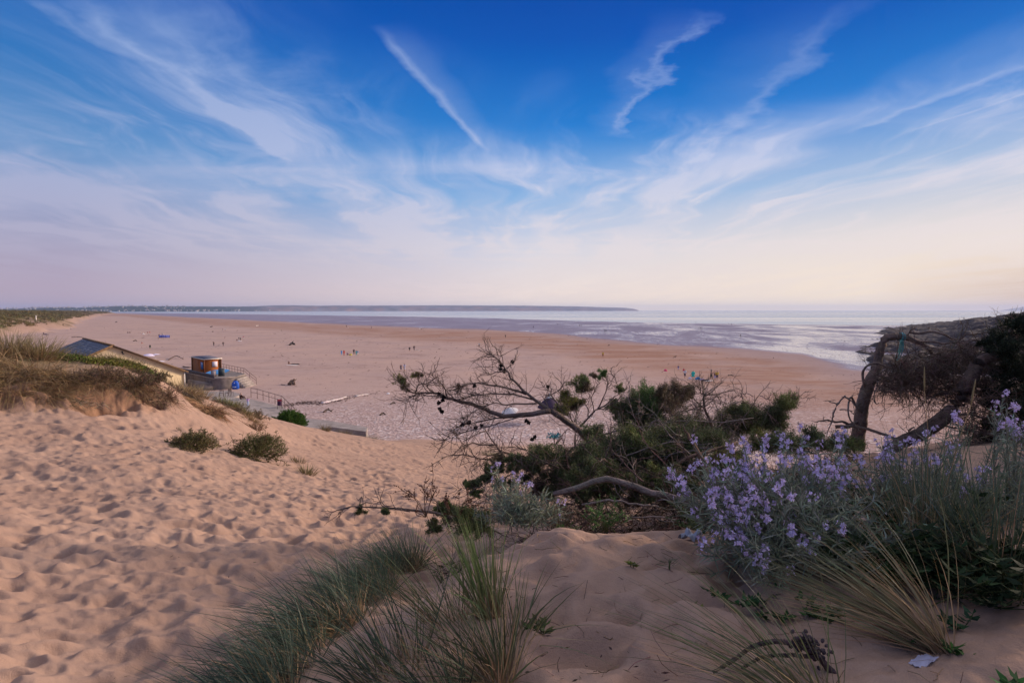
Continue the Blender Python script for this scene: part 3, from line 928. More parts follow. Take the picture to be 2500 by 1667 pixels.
def tussock(label, base, n, L, lean, spread=0.45, rad=0.10, droop=0.5, w=0.0055, tip=BLUEGREEN, mid=BLUEGREEN2, dry=0.6, group=None, name='marram_grass', cat='grass tuft', up=1.0, heads=0, k=6, dryL=0.8):
    """one tuft of marram: green blades, dry blades at its foot and now and then a seed head"""
    base = np.asarray(base, float)
    t = thing(name, label, cat, tuple(base), group=group)
    lean = np.asarray(list(lean) + [0] * (3 - len(lean)), float)
    def make(n, Ls, c0, c1, c2, sp, dr, wd):
        a = RNG.uniform(0, 2 * math.pi, n)
        q = np.sqrt(RNG.random(n)) * rad
        P = np.stack([np.cos(a) * q, np.sin(a) * q, np.zeros(n)], 1)
        gz = ground_h(P[:, 0] + base[0], P[:, 1] + base[1]) - base[2]
        P[:, 2] = gz - 0.03
        D = np.stack([np.cos(a) * q / rad * sp, np.sin(a) * q / rad * sp, np.full(n, up)], 1) + lean * RNG.uniform(0.3, 1.25, (n, 1)) + RNG.normal(0, sp * 0.4, (n, 3))
        D[:, 2] = np.maximum(D[:, 2], 0.04)
        stray = RNG.random(n) < .12
        D[stray, :2] += RNG.normal(0, .55, (stray.sum(), 2))
        D = norm(D)
        ln = Ls[0] + (Ls[1] - Ls[0]) * RNG.random(n) ** 0.8
        h = np.stack([D[:, 0], D[:, 1], np.zeros(n)], 1)
        dv = h * (RNG.random((n, 1)) * 0.35) + np.array([0, 0, -1.0]) * (RNG.random((n, 1)) * dr * (0.25 + np.linalg.norm(h, axis=1, keepdims=True))) + lean * 0.12
        V, F, tt = blades(P, D, ln, wd * RNG.choice([.5, .8, 1.1, 1.5], n) * RNG.uniform(0.8, 1.2, n), dv, k=k)
        # blades do not sink into the sand
        gz = ground_h(V[:, 0] + base[0], V[:, 1] + base[1]) - base[2]
        V[:, 2] = np.where(tt > 0.15, np.maximum(V[:, 2], gz + 0.004), V[:, 2])
        per = 2 * k
        A, B, Cc = (np.repeat(jitter(x, n, 0.22), per, 0) for x in (c0, c1, c2))
        tt = tt[:, None]
        C = np.where(tt < 0.3, A * (1 - tt / 0.3) + B * (tt / 0.3), B * (1 - (tt - 0.3) / 0.7) + Cc * ((tt - 0.3) / 0.7))
        return V, F, C
    m = MB()
    V, F, C = make(n, L, STRAW2, mid, tip, spread, droop, w)
    m.add(V, F, C)
    m.build('green_blades', M_GRASS, t)
    nd = int(n * dry)
    if nd:
        m = MB()
        V, F, C = make(nd, (L[0] * 0.4, L[1] * dryL), STRAW2, STRAW, STRAW, spread * 1.5, droop * 1.6, w * 0.85)
        m.add(V, F, C)
        m.build('dry_blades', M_STRAW, t)
    for i in range(heads):
        a = RNG.uniform(0, 6.28)
        d = norm(np.array([math.cos(a) * 0.15, math.sin(a) * 0.15, 1]) + lean * 0.4)
        ln = L[1] * RNG.uniform(1.0, 1.15)
        st = grow(np.array([[0, 0, 0.0]]), d[None], np.array([ln]), 6, 0.04)
        m = MB()
        V, F = tubes(st, np.full((1, 6), 0.0018), 4); m.add(V, F, STRAW)
        hs = spline([st[0, -1], st[0, -1] + d * 0.14], 6)
        V, F = tubes(hs[None], np.array([[.002, .004, .0045, .004, .003, .001]]), 6, 0.3); m.add(V, F, (0.30, 0.25, 0.13))
        m.build('seed_head', M_STRAW, t)
    return t

def G(px, py, **k):
    return hit(px, py, **k)

# ---- tufts on the near mound
FG = 'marram grass tufts on the near sand mound'
tussock('dense blue-green marram tuft crowning the left shoulder of the near mound', G(985, 1385), 560, (.26, .62), (-.50, -.05), .75, .21, .5, tip=BLUEGREEN, group=FG)
tussock('blue-green marram tuft spilling down the left side of the mound above the bare sand face', G(905, 1450), 560, (.30, .66), (-.75, -.05), .75, .21, .55, group=FG)
tussock('thick dark marram tuft leaning far left over the trodden sand', G(815, 1530), 560, (.30, .66), (-.95, -.05), .75, .21, .55, tip=(0.085, .125, .085), mid=DARKG, group=FG)
tussock('marram tuft at the lower left with dark blades reaching left across the sand', G(720, 1630), 420, (.26, .56), (-1.0, -.05), .7, .19, .5, tip=(0.075, .115, .08), mid=DARKG, group=FG)
tussock('lowest marram tuft, cut by the bottom edge, blades lying almost flat to the left', G(640, 1740), 420, (.28, .54), (-1.2, .25), .65, .17, .45, tip=(0.075, .115, .08), mid=DARKG, group=FG)
tussock('dark marram tuft below the bare sand face, blades sweeping up and left', G(960, 1650), 150, (.32, .60), (-.6, .1), .5, .14, .4, tip=(0.085, .115, .06), mid=DARKG, group=FG)
tussock('upright lime green marram tuft with straw foot beside the bare sand', G(1195, 1500), 130, (.36, .66), (-.18, 0), .26, .06, .15, w=.007, tip=(.20, .25, .085), mid=(.145, .19, .065), dry=.4, group=FG, dryL=.6)
tussock('sparse olive marram tuft on the bare slope between the two dense tufts', G(1095, 1520), 60, (.34, .62), (-.55, 0), .45, .10, .35, tip=OLIVE, mid=(.085, .10, .045), group=FG)
tussock('dark marram tuft at the bottom edge with reddish straw foot', G(1210, 1655), 130, (.34, .60), (-.45, .1), .45, .08, .4, tip=OLIVE, mid=(.06, .08, .04), dry=.6, group=FG)
tussock('thin bending marram tuft whose single blades arch right over the sand', G(1265, 1560), 26, (.30, .50), (.25, 0), .6, .05, .5, tip=OLIVE, mid=(.08, .10, .045), dry=.8, group=FG)
tussock('small marram tuft at the very bottom between the dark and reddish tufts', G(1090, 1700), 80, (.25, .48), (-.6, .1), .5, .09, .4, tip=(.09, .12, .055), mid=DARKG, group=FG)
tussock('spindly pale marram tuft standing on the crest of the mound', G(1365, 1288), 70, (.25, .50), (.12, .1), .4, .09, .35, w=.005, tip=(.22, .23, .10), mid=(.17, .16, .075), dry=1.0, group=FG)
tussock('long fine marram blades fanning up and left from the bottom edge', G(1985, 1725), 95, (.40, .78), (-1.3, .55), .5, .10, .3, tip=(.13, .16, .075), mid=(.10, .12, .06), dry=.5, group=FG)
tussock('flattened marram tuft with long straw coloured stems below the lilac flowers', G(2295, 1585), 130, (.45, .74), (-1.25, .75), .42, .05, .22, w=.006, tip=(.12, .15, .085), mid=(.20, .17, .09), dry=1.1, group=FG, dryL=.9)
tussock('tall grey-green marram tuft rising through the flowers on the right', G(2260, 1370), 210, (.50, .95), (.08, .1), .38, .12, .22, w=.006, tip=(.11, .14, .085), mid=(.10, .115, .06), dry=.8, heads=2, group=FG)
tussock('dark tall marram tuft at the right edge in front of the shadowed shrub', G(2450, 1420), 190, (.5, .92), (.12, .1), .42, .12, .22, w=.006, tip=(.075, .105, .075), mid=(.05, .07, .045), dry=.4, group=FG)

# ---- tufts hanging over the eroded dune on the left
LD = 'marram tufts on the eroded dune'
ST1, ST2, GR1 = (.33, .235, .115), (.24, .155, .08), (.19, .185, .075)
def lt(label, p, n, L, lean, **k):
    a = dict(spread=.6, rad=.32, droop=1.2, w=.011, tip=ST1, mid=ST2, dry=.5, group=LD, k=6)
    a.update(k)
    tussock(label, p, n, L, lean, **a)
lt('marram tuft with upright olive tips at the left end of the dune crest', at(30, 885, 15.0), 420, (.5, 1.0), (.05, 0), tip=GR1, droop=.4)
lt('marram tuft on the dune crest just left of the green creeper', at(100, 882, 15.2), 420, (.4, .85), (.15, 0), tip=GR1, droop=.45, rad=.3)
lt('pale marram tuft at the left edge with combed straw hanging down', at(-20, 905, 14.0), 420, (.6, 1.1), (.2, -.8), up=.35)
lt('big straw coloured marram tuft combed down the dune face', at(35, 915, 13.8), 480, (.6, 1.2), (.4, -.85), up=.3, rad=.4)
lt('straw marram tuft spilling right over the crumbling edge', at(105, 912, 14.0), 380, (.5, 1.0), (.8, -.5), up=.35)
lt('lowest straw marram tuft, its ends touching the trodden sand', at(20, 960, 13.2), 420, (.5, .95), (.45, -.7), up=.3, rad=.38)
lt('straw marram tuft at the middle of the dune face beside the grey scrub', at(165, 930, 14.2), 300, (.4, .9), (.5, -.6), up=.3)
lt('dry marram tuft hanging over the left hollow of the dune face', at(235, 945, 14.6), 260, (.35, .8), (.3, -.7), up=.25, tip=(.27, .18, .10))
lt('dry marram tuft hanging over the right hollow of the dune face', at(320, 955, 15.2), 260, (.35, .8), (.3, -.7), up=.25, tip=(.25, .165, .09))
lt('straw marram tuft lying to the right above the red sand', at(120, 950, 13.5), 260, (.4, .9), (.9, -.4), up=.25)
lt('dry marram tuft capping the middle hummock', at(450, 972, 18.2), 360, (.3, .6), (-.1, -.3), up=.6, tip=(.30, .25, .13), droop=.7)
lt('upright pale marram tuft behind the middle hummock', at(480, 962, 19.2), 300, (.3, .6), (.1, 0), tip=(.30, .26, .13), droop=.3)
lt('brown marram tuft draped down the face of the middle hummock', at(505, 985, 17.7), 380, (.5, 1.0), (.35, -.8), up=.25, tip=(.26, .165, .085))
lt('green marram tuft on the right hummock above the slipway', at(560, 985, 21.0), 420, (.25, .50), (.1, 0), tip=(.20, .21, .08), mid=(.15, .15, .06), droop=.5)
lt('yellow-green marram tuft at the right end of the right hummock', at(590, 1000, 20.8), 300, (.2, .42), (.25, 0), tip=(.22, .21, .08), mid=(.16, .14, .06), droop=.6, rad=.25)
lt('faded marram tuft half way down the right hummock', at(610, 1018, 20.4), 240, (.25, .5), (.2, -.4), tip=(.22, .17, .08), droop=.8, up=.5, rad=.22)
sg = 'small marram tufts on the sand ridge'
def st(label, p, n, L, **k):
    a = dict(spread=.55, rad=.16, droop=.5, w=.010, tip=(.20, .18, .08), mid=(.15, .12, .06), dry=.4, group=sg)
    a.update(k)
    tussock(label, p, n, L, (.05, 0), **a)
st('small olive tuft standing alone on the slope right of the round bushes', G(748, 1158), 140, (.18, .38))
st('tiny brown tuft just above the lone olive tuft', G(728, 1128), 90, (.12, .28), tip=(.22, .15, .08))
st('brown tuft below the concrete slab, left one of three', at(795, 1052, 28), 150, (.25, .55), tip=(.20, .13, .07))
st('low straggling tuft below the concrete slab, middle one of three', at(840, 1064, 30), 130, (.25, .5), tip=(.24, .18, .09), rad=.4)
st('grey-green tuft at the lower end of the ridge, above the shingle', at(912, 1084, 37), 220, (.3, .65), rad=.45, tip=(.20, .20, .10))
st('flat grey-green tuft along the ridge edge by the shingle', at(880, 1072, 34.5), 170, (.25, .5), rad=.5, tip=(.21, .19, .10))
st('pale silvery tuft seen through the dead branches on the lower slope', at(1205, 1112, 30), 240, (.3, .6), rad=.55, tip=(.24, .25, .14), mid=(.17, .18, .09))

# ---- shrubs of fine twigs
def twig_shrub(label, base, R, H, n, col, leaf=None, nl=0, name='twiggy_shrub', cat='shrub', group=None, flat=0.7, lean=(0, 0, 0), lsize=.03, tw=.006, dome=0):
    base = np.asarray(base, float)
    t = thing(name, label, cat, tuple(base), group=group)
    a = RNG.uniform(0, 2 * math.pi, n)
    el = RNG.uniform(0.05, 1.5, n)
    D = np.stack([np.cos(a) * np.cos(el), np.sin(a) * np.cos(el), np.sin(el)], 1) + np.asarray(lean)
    P0 = np.stack([np.cos(a), np.sin(a), np.zeros(n)], 1) * (RNG.random((n, 1)) * R * 0.35)
    ln = RNG.uniform(.6, 1.05, n) * np.sqrt((np.cos(el) * R) ** 2 + (np.sin(el) * H) ** 2)
    main = grow(P0, D, ln, 6, .22, (0, 0, .03))
    def fix(P):
        g = ground_h(P[..., 0] + base[0], P[..., 1] + base[1]) - base[2]
        P[..., 2] = np.maximum(P[..., 2], g + .01)
        return P
    main = fix(main)
    q, d = along(main, n * 5, .3)
    d2 = norm(d + RNG.normal(0, .7, d.shape))
    sub = fix(grow(q, d2, RNG.uniform(.12, .32, len(q)) * (R + H) * .6, 4, .3))
    q3, d3 = along(sub, n * 14, .2)
    d3 = norm(d3 + RNG.normal(0, .8, d3.shape))
    fin = fix(grow(q3, d3, RNG.uniform(.06, .16, len(q3)) * (R + H) * .6, 3, .3))
    m = MB()
    V, F = tubes(main, np.linspace(1, .5, 6)[None] * np.full((len(main), 1), tw * 1.6), 4); m.add(V, F, np.repeat(jitter(col, len(main), .2), 24, 0))
    V, F = tubes(sub, np.linspace(1, .5, 4)[None] * np.full((len(sub), 1), tw), 3); m.add(V, F, np.repeat(jitter(col, len(sub), .25), 12, 0))
    V, F = tubes(fin, np.linspace(1, .6, 3)[None] * np.full((len(fin), 1), tw * .62), 3); m.add(V, F, np.repeat(jitter(col, len(fin), .25), 9, 0))
    m.build('twigs', M_TWIG, t)
    if leaf is not None and nl:
        q, d = along(fin, nl, 0, 1)
        d = norm(d + RNG.normal(0, .9, d.shape) + np.array([0, 0, .3]))
        V, F = leaves(q, d, RNG.uniform(.6, 1.3, nl) * lsize, RNG.uniform(.35, .6, nl) * lsize)
        cl = jitter(leaf, nl, .28)
        m = MB(); m.add(V, F, np.repeat(cl, 4, 0))
        if dome:      # close leafy outline of the bush
            d = norm(RNG.normal(0, 1, (dome, 3))); d[:, 2] = np.abs(d[:, 2])
            k = (0.62 + 0.38 * RNG.random((dome, 1)) ** .6) * (0.86 + 0.30 * vnoise(d[:, 0] * 3 + 5, d[:, 1] * 3 + d[:, 2] * 3, 9))[:, None]
            P = d * k * [R, R, H]
            P[:, 2] = np.maximum(P[:, 2], ground_h(P[:, 0] + base[0], P[:, 1] + base[1]) - base[2] + .01)
            dd = norm(d + RNG.normal(0, .7, d.shape) + np.array([0, 0, .3]))
            V, F = leaves(P, dd, RNG.uniform(.6, 1.4, dome) * lsize, RNG.uniform(.25, .45, dome) * lsize)
            m.add(V, F, np.repeat(jitter(leaf, dome, .32), 4, 0))
        m.build('foliage', M_LEAF, t)
    return t

BR, BR2 = (.135, .085, .06), (.20, .125, .085)
twig_shrub('brown scrub arching over the hollow in the dune face', at(330, 942, 15.3), .66, .30, 60, BR, (.11, .10, .05), 1500, group='scrub on the dune top')
twig_shrub('olive brown scrub at the right end of the dune top before the cream wall', at(372, 938, 16.2), .62, .27, 50, BR, (.12, .115, .05), 2200, group='scrub on the dune top')
twig_shrub('grey-brown scrub in the middle of the dune top below the slate roof', at(262, 930, 14.9), .66, .32, 56, BR2, (.10, .095, .05), 1200, group='scrub on the dune top')
twig_shrub('dead brown scrub hanging down the right end of the dune', at(395, 972, 15.7), .55, .28, 60, BR2, None, 0, lean=(.2, -.4, -.35), group='scrub on the dune top')
twig_shrub('small dark scrub on the left part of the crumbling face', at(190, 935, 14.2), .50, .28, 44, (.10, .07, .055), None, 0, group='scrub on the dune top')
twig_shrub('dark scrub filling the front of the middle hummock', at(455, 995, 17.6), .55, .40, 44, (.12, .085, .065), (.12, .10, .06), 900, lean=(0, -.3, 0), group='scrub on the hummocks')
twig_shrub('grey scrub on the shaded side of the right hummock', at(565, 1015, 20.6), .62, .42, 40, (.13, .095, .075), (.12, .11, .06), 900, lean=(0, -.3, 0), group='scrub on the hummocks')
twig_shrub('faint brown scrub beside the slipway at the right of the hummocks', at(628, 1022, 22.5), .40, .32, 36, (.17, .12, .08), (.17, .13, .07), 1400, group='scrub on the hummocks')
twig_shrub('reddish dry scrub on the sand lip above the larger round bush', at(625, 1052, 19.4), .45, .28, 26, (.20, .12, .075), None, 0, group='scrub on the hummocks')
twig_shrub('smaller round olive bush on the trodden sand, left one of two', at(472, 1095, 12.6), .50, .34, 56, (.15, .105, .065), (.125, .115, .045), 3800, dome=5200, name='round_bush', cat='bush', group='round bushes on the sand slope')
twig_shrub('larger round green-brown bush on the trodden sand, right one of two', at(632, 1112, 13.8), .62, .52, 66, (.14, .095, .06), (.115, .118, .042), 5600, dome=8500, name='round_bush', cat='bush', group='round bushes on the sand slope')
twig_shrub('bright green dome shaped bush on the ridge by the slipway', at(707, 1040, 29), .78, .74, 80, (.10, .09, .04), (.060, .120, .022), 11000, name='green_bush', cat='bush', lsize=.06, tw=.006, dome=16000)

# roots and dead stems trailing out of the dune face
def roots(label, pts, n, L, col=(.20, .125, .08), lean=(.2, -.5, -.6), group='dead roots in the dune face'):
    m = MB()
    c = np.asarray(pts, float)
    i = RNG.integers(0, len(c) - 1, n)
    f = RNG.random((n, 1))
    P0 = c[i] * (1 - f) + c[i + 1] * f + RNG.normal(0, .05, (n, 3))
    P = grow(P0, np.asarray(lean)[None] + RNG.normal(0, .45, (n, 3)), RNG.uniform(L[0], L[1], n), 7, .28, (0, 0, -.10))
    g = ground_h(P[..., 0], P[..., 1])
    P[..., 2] = np.maximum(P[..., 2], g + .015)
    V, F = tubes(P, np.linspace(1, .4, 7)[None] * RNG.uniform(.003, .008, (n, 1)), 3)
    m.add(V, F, np.repeat(jitter(col, n, .3), 21, 0))
    o = m.build('dead_roots', M_ROOT)
    tag(o, label, 'roots', group, 'thing')
roots('tangled dead roots hanging over the hollow in the dune face', [at(215, 935, 14.4), at(270, 930, 15.0), at(330, 945, 15.2), at(380, 955, 15.8)], 420, (.3, .9))
roots('pale dead stems trailing down from the right end of the dune', [at(350, 960, 15.4), at(385, 975, 15.6), at(410, 985, 15.9)], 240, (.4, 1.1), (.26, .17, .11), (.4, -.6, -.5))
roots('reddish roots combed down the middle hummock to the sand', [at(470, 1000, 17.4), at(510, 1000, 17.5), at(545, 1005, 17.8)], 320, (.4, 1.0), (.27, .155, .09), (.35, -.6, -.7))
roots('grey stems scattered at the foot of the crumbling face', [at(140, 975, 13.6), at(200, 990, 13.5), at(260, 1000, 13.9)], 160, (.2, .6), (.20, .14, .10), (.5, -.4, -.2))

# green creeper along the dune top
def creeper(label, pts, n, w, h, col, name='green_creeper', cat='creeper', size=.05, group=None):
    c = spline(pts, 60)
    i = RNG.integers(0, 60, n)
    P = c[i] + np.stack([RNG.normal(0, .06, n), RNG.normal(0, w, n), np.zeros(n)], 1)
    P[:, 2] = ground_h(P[:, 0], P[:, 1]) + RNG.random(n) ** 1.2 * h * (0.55 + 0.9 * vnoise(P[:, 0] * 2.2, P[:, 1] * 2.2, 3))
    V, F = leaves(P, RNG.normal(0, 1, (n, 3)) + np.array([0, -.2, .7]), RNG.uniform(.6, 1.4, n) * size, RNG.uniform(.5, .8, n) * size)
    m = MB(); m.add(V, F, np.repeat(jitter(col, n, .3), 4, 0))
    s = grow(P[:n // 12], RNG.normal(0, 1, (n // 12, 3)) + np.array([0, 0, .6]), RNG.uniform(.1, .3, n // 12), 3, .3)
    V, F = tubes(s, np.full((n // 12, 3), .004), 3); m.add(V, F, (.16, .13, .06))
    o = m.build(name, M_LEAF)
    tag(o, label, cat, group, 'thing')
creeper('low fresh green creeper growing along the dune top beneath the slate roof', [at(135, 900, 15.6), at(180, 900, 15.9), at(230, 900, 16.2), at(300, 905, 16.4), at(360, 910, 16.8)], 9000, .28, .15, (.115, .15, .038))
creeper('yellowish leafy creeper on the dune top in front of the gable', [at(230, 902, 15.8), at(290, 904, 16.1), at(340, 908, 16.4)], 3600, .18, .19, (.20, .19, .045))

# ---- grass of the far dunes
def far_dune_grass():
    n = 30000
    Y = np.exp(RNG.uniform(math.log(200), math.log(1900), n))
    bh = RNG.uniform(3, 130, n) * np.minimum(1, Y / 330)
    fx = np.interp(Y, FOOT_Y, FOOT_X)
    X = fx - bh / .75
    keep = (foot_dist(X, Y) > 6) & (vnoise(X / 9, Y / 14, 201) > .28)
    X, Y = X[keep], Y[keep]
    Z = ground_h(X, Y)
    n = len(X)
    c = jitter((.115, .105, .045), n, .3)
    mixv = vnoise(X / 30, Y / 30, 211)[:, None]
    c = c * (0.55 + 0.5 * mixv) + np.array([.11, .065, .02]) * (1 - mixv) * .9
    V, F, C = [], [], []
    for j in range(9):
        o = RNG.normal(0, .45, (n, 3)); o[:, 2] = 0
        D = RNG.normal(0, .55, (n, 3)) + np.array([0, 0, 1.0])
        v, f = leaves(np.stack([X, Y, Z], 1) + o, D, RNG.uniform(.8, 1.7, n), RNG.uniform(.16, .35, n) * np.clip(Y / 300, .8, 3))
        V.append(v); F.append(f + j * n * 4); C.append(np.repeat(c * RNG.uniform(.75, 1.3, (n, 1)), 4, 0))
    me = mesh_from('dune_grass', np.concatenate(V), [np.concatenate(F)], M_STRAW, cols=np.concatenate(C))
    tag(link('dune_grass', me), kind='stuff')
far_dune_grass()

# ---- conifers
def poly3(pts, Y, k, wob=0.0):
    """limb given as pixels with a depth for each end (or each point)"""
    n = len(pts)
    Ys = np.interp(np.linspace(0, 1, n), np.linspace(0, 1, len(Y)), Y)
    p = np.array([at(a, b, y) for (a, b), y in zip(pts, Ys)])
    q = spline(p, k)
    if wob: q[1:-1] += RNG.normal(0, wob, (k - 2, 3))
    return q

def needles(m, c, r, n, col, size=.034, dirb=(0, 0, .5), sub=None, squash=(1, .9, .85)):
    """a ragged spray of scale leaves: many short shoots set with small leaves"""
    c = np.asarray(c, float)
    ns = sub or max(8, int(r * 150))
    d = norm(RNG.normal(0, 1, (ns, 3)) + np.asarray(dirb) * .8)
    ln = r * RNG.uniform(.55, 1.25, ns)
    n = int(n * 1.0)
    st = grow(c + RNG.normal(0, r * .28, (ns, 3)), d * np.asarray(squash), ln, 5, .18, (0, 0, .04))
    q, dd = along(st, n, .05, 1)
    off = RNG.normal(0, 1, (n, 3)) * min(.026, r * .16)
    q = q + off
    dd = norm(dd + RNG.normal(0, .55, (n, 3)) + np.array([0, 0, .25]))
    V, F = leaves(q, dd, RNG.uniform(.6, 1.4, n) * size, RNG.uniform(.16, .28, n) * size)
    cl = jitter(col, n, .28)
    cl *= (0.75 + 0.5 * vnoise(q[:, 0] / (r * .5), q[:, 2] / (r * .5), 5))[:, None]
    m.add(V, F, np.repeat(cl, 4, 0))
    return st

def twigs_on(m, limbs, n, L, col, wander=.22, pull=(0, 0, .03), spread=.8, lo=.15, r=.0035, sub=3, subL=.45):
    """side twigs with their own twiglets on a list of limbs (k,3)"""
    for P in limbs:
        P = P[None]
        ln = np.linalg.norm(P[0, -1] - P[0, 0])
        k = max(3, int(n * ln))
        q, d = along(P, k, lo)
        d = norm(d + RNG.normal(0, spread, d.shape))
        t = grow(q, d, RNG.uniform(L[0], L[1], k), 5, wander, pull)
        V, F = tubes(t, np.linspace(1, .5, 5)[None] * np.full((k, 1), r), 4)
        m.add(V, F, np.repeat(jitter(col, k, .2), 20, 0))
        if sub:
            q, d = along(t, k * sub, .15)
            d = norm(d + RNG.normal(0, .6, d.shape))
            s = grow(q, d, RNG.uniform(L[0], L[1], len(q)) * subL, 4, wander, pull)
            V, F = tubes(s, np.linspace(1, .55, 4)[None] * np.full((len(q), 1), r * .6), 3)
            m.add(V, F, np.repeat(jitter(col, len(q), .2), 12, 0))
    return m

def limb(m, P, r0, r1, col, n=8, rough=.18):
    k = len(P)
    R = np.linspace(0, 1, k) ** .85
    R = r0 * (1 - R) + r1 * R
    R = R * (1 + .10 * (RNG.random(k) - .5))
    V, F = tubes(P[None], R[None], n, rough)
    m.add(V, F, jitter(col, len(V), .10))

def cone_ball(m, c, r, col=(.055, .04, .035)):
    n = 16
    d = norm(RNG.normal(0, 1, (n, 3)))
    V, F = leaves(np.asarray(c) - d * r * .3, d, r * 1.5, r * 1.3); m.add(V, F, jitter(col, n * 4, .25))

DEAD, DEADG, DEADR = (.155, .112, .096), (.21, .165, .145), (.135, .092, .078)
GRN, GRND, GRNY, GRNB, BRN = (.145, .165, .055), (.112, .128, .054), (.20, .19, .05), (.12, .19, .055), (.155, .115, .07)

def pm(r_px, Y): return r_px * Y / FPX

# 1. the big dead branch reaching out over the beach
t = thing('dead_conifer_branch', 'long bare conifer branch reaching left over the beach with dark cones and green tips', 'branch', tuple(at(1475, 1118, 7.4)))
T0 = np.array(t.location)
def loc(P): return P - T0
Lm = [
 ([(1480, 1122), (1440, 1078), (1409, 1047), (1371, 1019), (1343, 1002)], (7.4, 7.2), 14, .052, .036),
 ([(1343, 1002), (1282, 1013), (1218, 1012), (1180, 996), (1129, 981), (1093, 970), (1060, 958), (1014, 960), (993, 948), (975, 932)], (7.2, 6.9), 26, .036, .004),
 ([(1343, 1002), (1307, 978), (1269, 945), (1243, 917), (1228, 891), (1210, 874), (1185, 853)], (7.2, 7.5), 18, .024, .003),
 ([(1235, 905), (1210, 908), (1192, 912), (1174, 894)], (7.4, 7.3), 8, .009, .003),
 ([(1228, 891), (1225, 870), (1222, 858)], (7.4, 7.4), 6, .007, .002),
 ([(1236, 900), (1250, 890), (1258, 880)], (7.4, 7.5), 6, .007, .002),
 ([(1285, 962), (1250, 950), (1205, 942), (1154, 935), (1123, 945), (1117, 955)], (7.3, 7.0), 14, .016, .003),
 ([(1300, 975), (1256, 963), (1192, 962), (1150, 968), (1129, 972)], (7.3, 7.0), 12, .013, .003),
 ([(1310, 985), (1240, 988), (1200, 985), (1160, 1005), (1120, 1030)], (7.2, 6.9), 12, .011, .003),
 ([(1282, 1013), (1230, 1020), (1180, 1025), (1150, 1035), (1118, 1030)], (7.2, 7.0), 12, .012, .003),
 ([(1060, 958), (1040, 940), (1060, 925), (1050, 908)], (7.0, 6.9), 8, .009, .002),
 ([(1093, 970), (1085, 945), (1065, 925), (1040, 908)], (7.0, 6.8), 8, .008, .002),
 ([(1014, 960), (1020, 940), (1025, 920)], (6.9, 6.9), 6, .006, .002),
 ([(1080, 966), (1030, 965), (1000, 970), (988, 985)], (6.95, 6.8), 8, .007, .002),
 ([(1282, 1013), (1200, 1040), (1130, 1055), (1100, 1070), (1080, 1078)], (7.1, 6.7), 12, .008, .002),
 ([(1350, 1008), (1360, 985), (1345, 965), (1375, 945), (1362, 925)], (7.2, 7.5), 10, .010, .002),
 ([(1340, 1000), (1330, 975), (1345, 955), (1310, 935)], (7.2, 7.5), 10, .008, .002),
]
m = MB(); limbs = []
for pts, Y, k, r0, r1 in Lm:
    P = loc(poly3(pts, Y, k, .006)); limbs.append(P)
    limb(m, P, r0, r1, DEAD, 8 if r0 > .015 else 5)
m.build('bare_limbs', M_BARK, t, smooth_shade=True)
m = MB()
twigs_on(m, limbs[1:], 34, (.10, .34), DEAD, spread=.75, r=.0036, sub=3, lo=.2)
twigs_on(m, [limbs[0]], 14, (.2, .45), DEAD, r=.004, sub=4)
twigs_on(m, limbs[6:8], 60, (.05, .13), DEADR, spread=1.0, r=.003, sub=2)
m.build('twigs', M_TWIG, t)
for px, py, Y in [(1073, 962, 7), (1078, 978, 7), (1083, 970, 7), (1072, 985, 7), (1074, 1000, 6.95), (1077, 1004, 6.95), (1220, 893, 7.4), (1223, 905, 7.4), (1228, 905, 7.4), (1249, 887, 7.5), (1139, 1034, 7), (1145, 1033, 7), (1128, 1037, 7), (1300, 1072, 7.1), (1306, 1066, 7.1), (1340, 944, 7.4), (1175, 1035, 7), (1155, 940, 7), (1120, 946, 7), (1285, 1025, 7.1), (1160, 1045, 6.9), (1290, 1030, 7.1)]:
    cm = MB(); cone_ball(cm, loc(at(px, py, Y)) + RNG.normal(0, .01, 3), .030); cm.build('cone', M_BARK, t)
fm = MB()
for px, py, r, col in [(977, 930, 15, GRNY), (984, 936, 12, GRN), (1016, 917, 10, GRNY), (1024, 916, 9, BRN), (988, 944, 12, BRN)]:
    needles(fm, loc(at(px, py, 6.9)), pm(r, 6.9), 700, col, .022)
fm.build('green_tips', M_NEEDLE, t)

# 2. lower dead branch below it
t = thing('dead_conifer_branch', 'lower bare conifer branch drooping left just above the sand slope', 'branch', tuple(at(1350, 1135, 6.9)))
T0 = np.array(t.location)
Lm = [
 ([(1360, 1140), (1294, 1121), (1231, 1103), (1210, 1085), (1185, 1052)], (6.9, 6.6), 14, .022, .004),
 ([(1214, 1085), (1170, 1083), (1140, 1085), (1121, 1095)], (6.6, 6.4), 10, .011, .003),
 ([(1185, 1052), (1160, 1062), (1135, 1075), (1122, 1093)], (6.6, 6.4), 8, .007, .002),
 ([(1290, 1120), (1220, 1125), (1164, 1118), (1120, 1110), (1078, 1117)], (6.8, 6.3), 14, .013, .003),
 ([(1231, 1103), (1190, 1115), (1164, 1128), (1146, 1145)], (6.7, 6.4), 10, .008, .002),
 ([(1330, 1130), (1290, 1100), (1260, 1090), (1230, 1092)], (6.8, 6.7), 8, .009, .003),
]
m = MB(); limbs = []
for pts, Y, k, r0, r1 in Lm:
    P = loc(poly3(pts, Y, k, .006)); limbs.append(P); limb(m, P, r0, r1, DEADR, 7)
m.build('bare_limbs', M_BARK, t, smooth_shade=True)
m = MB(); twigs_on(m, limbs, 22, (.08, .28), DEADR, spread=.7, r=.0034, sub=3)
m.build('twigs', M_TWIG, t)

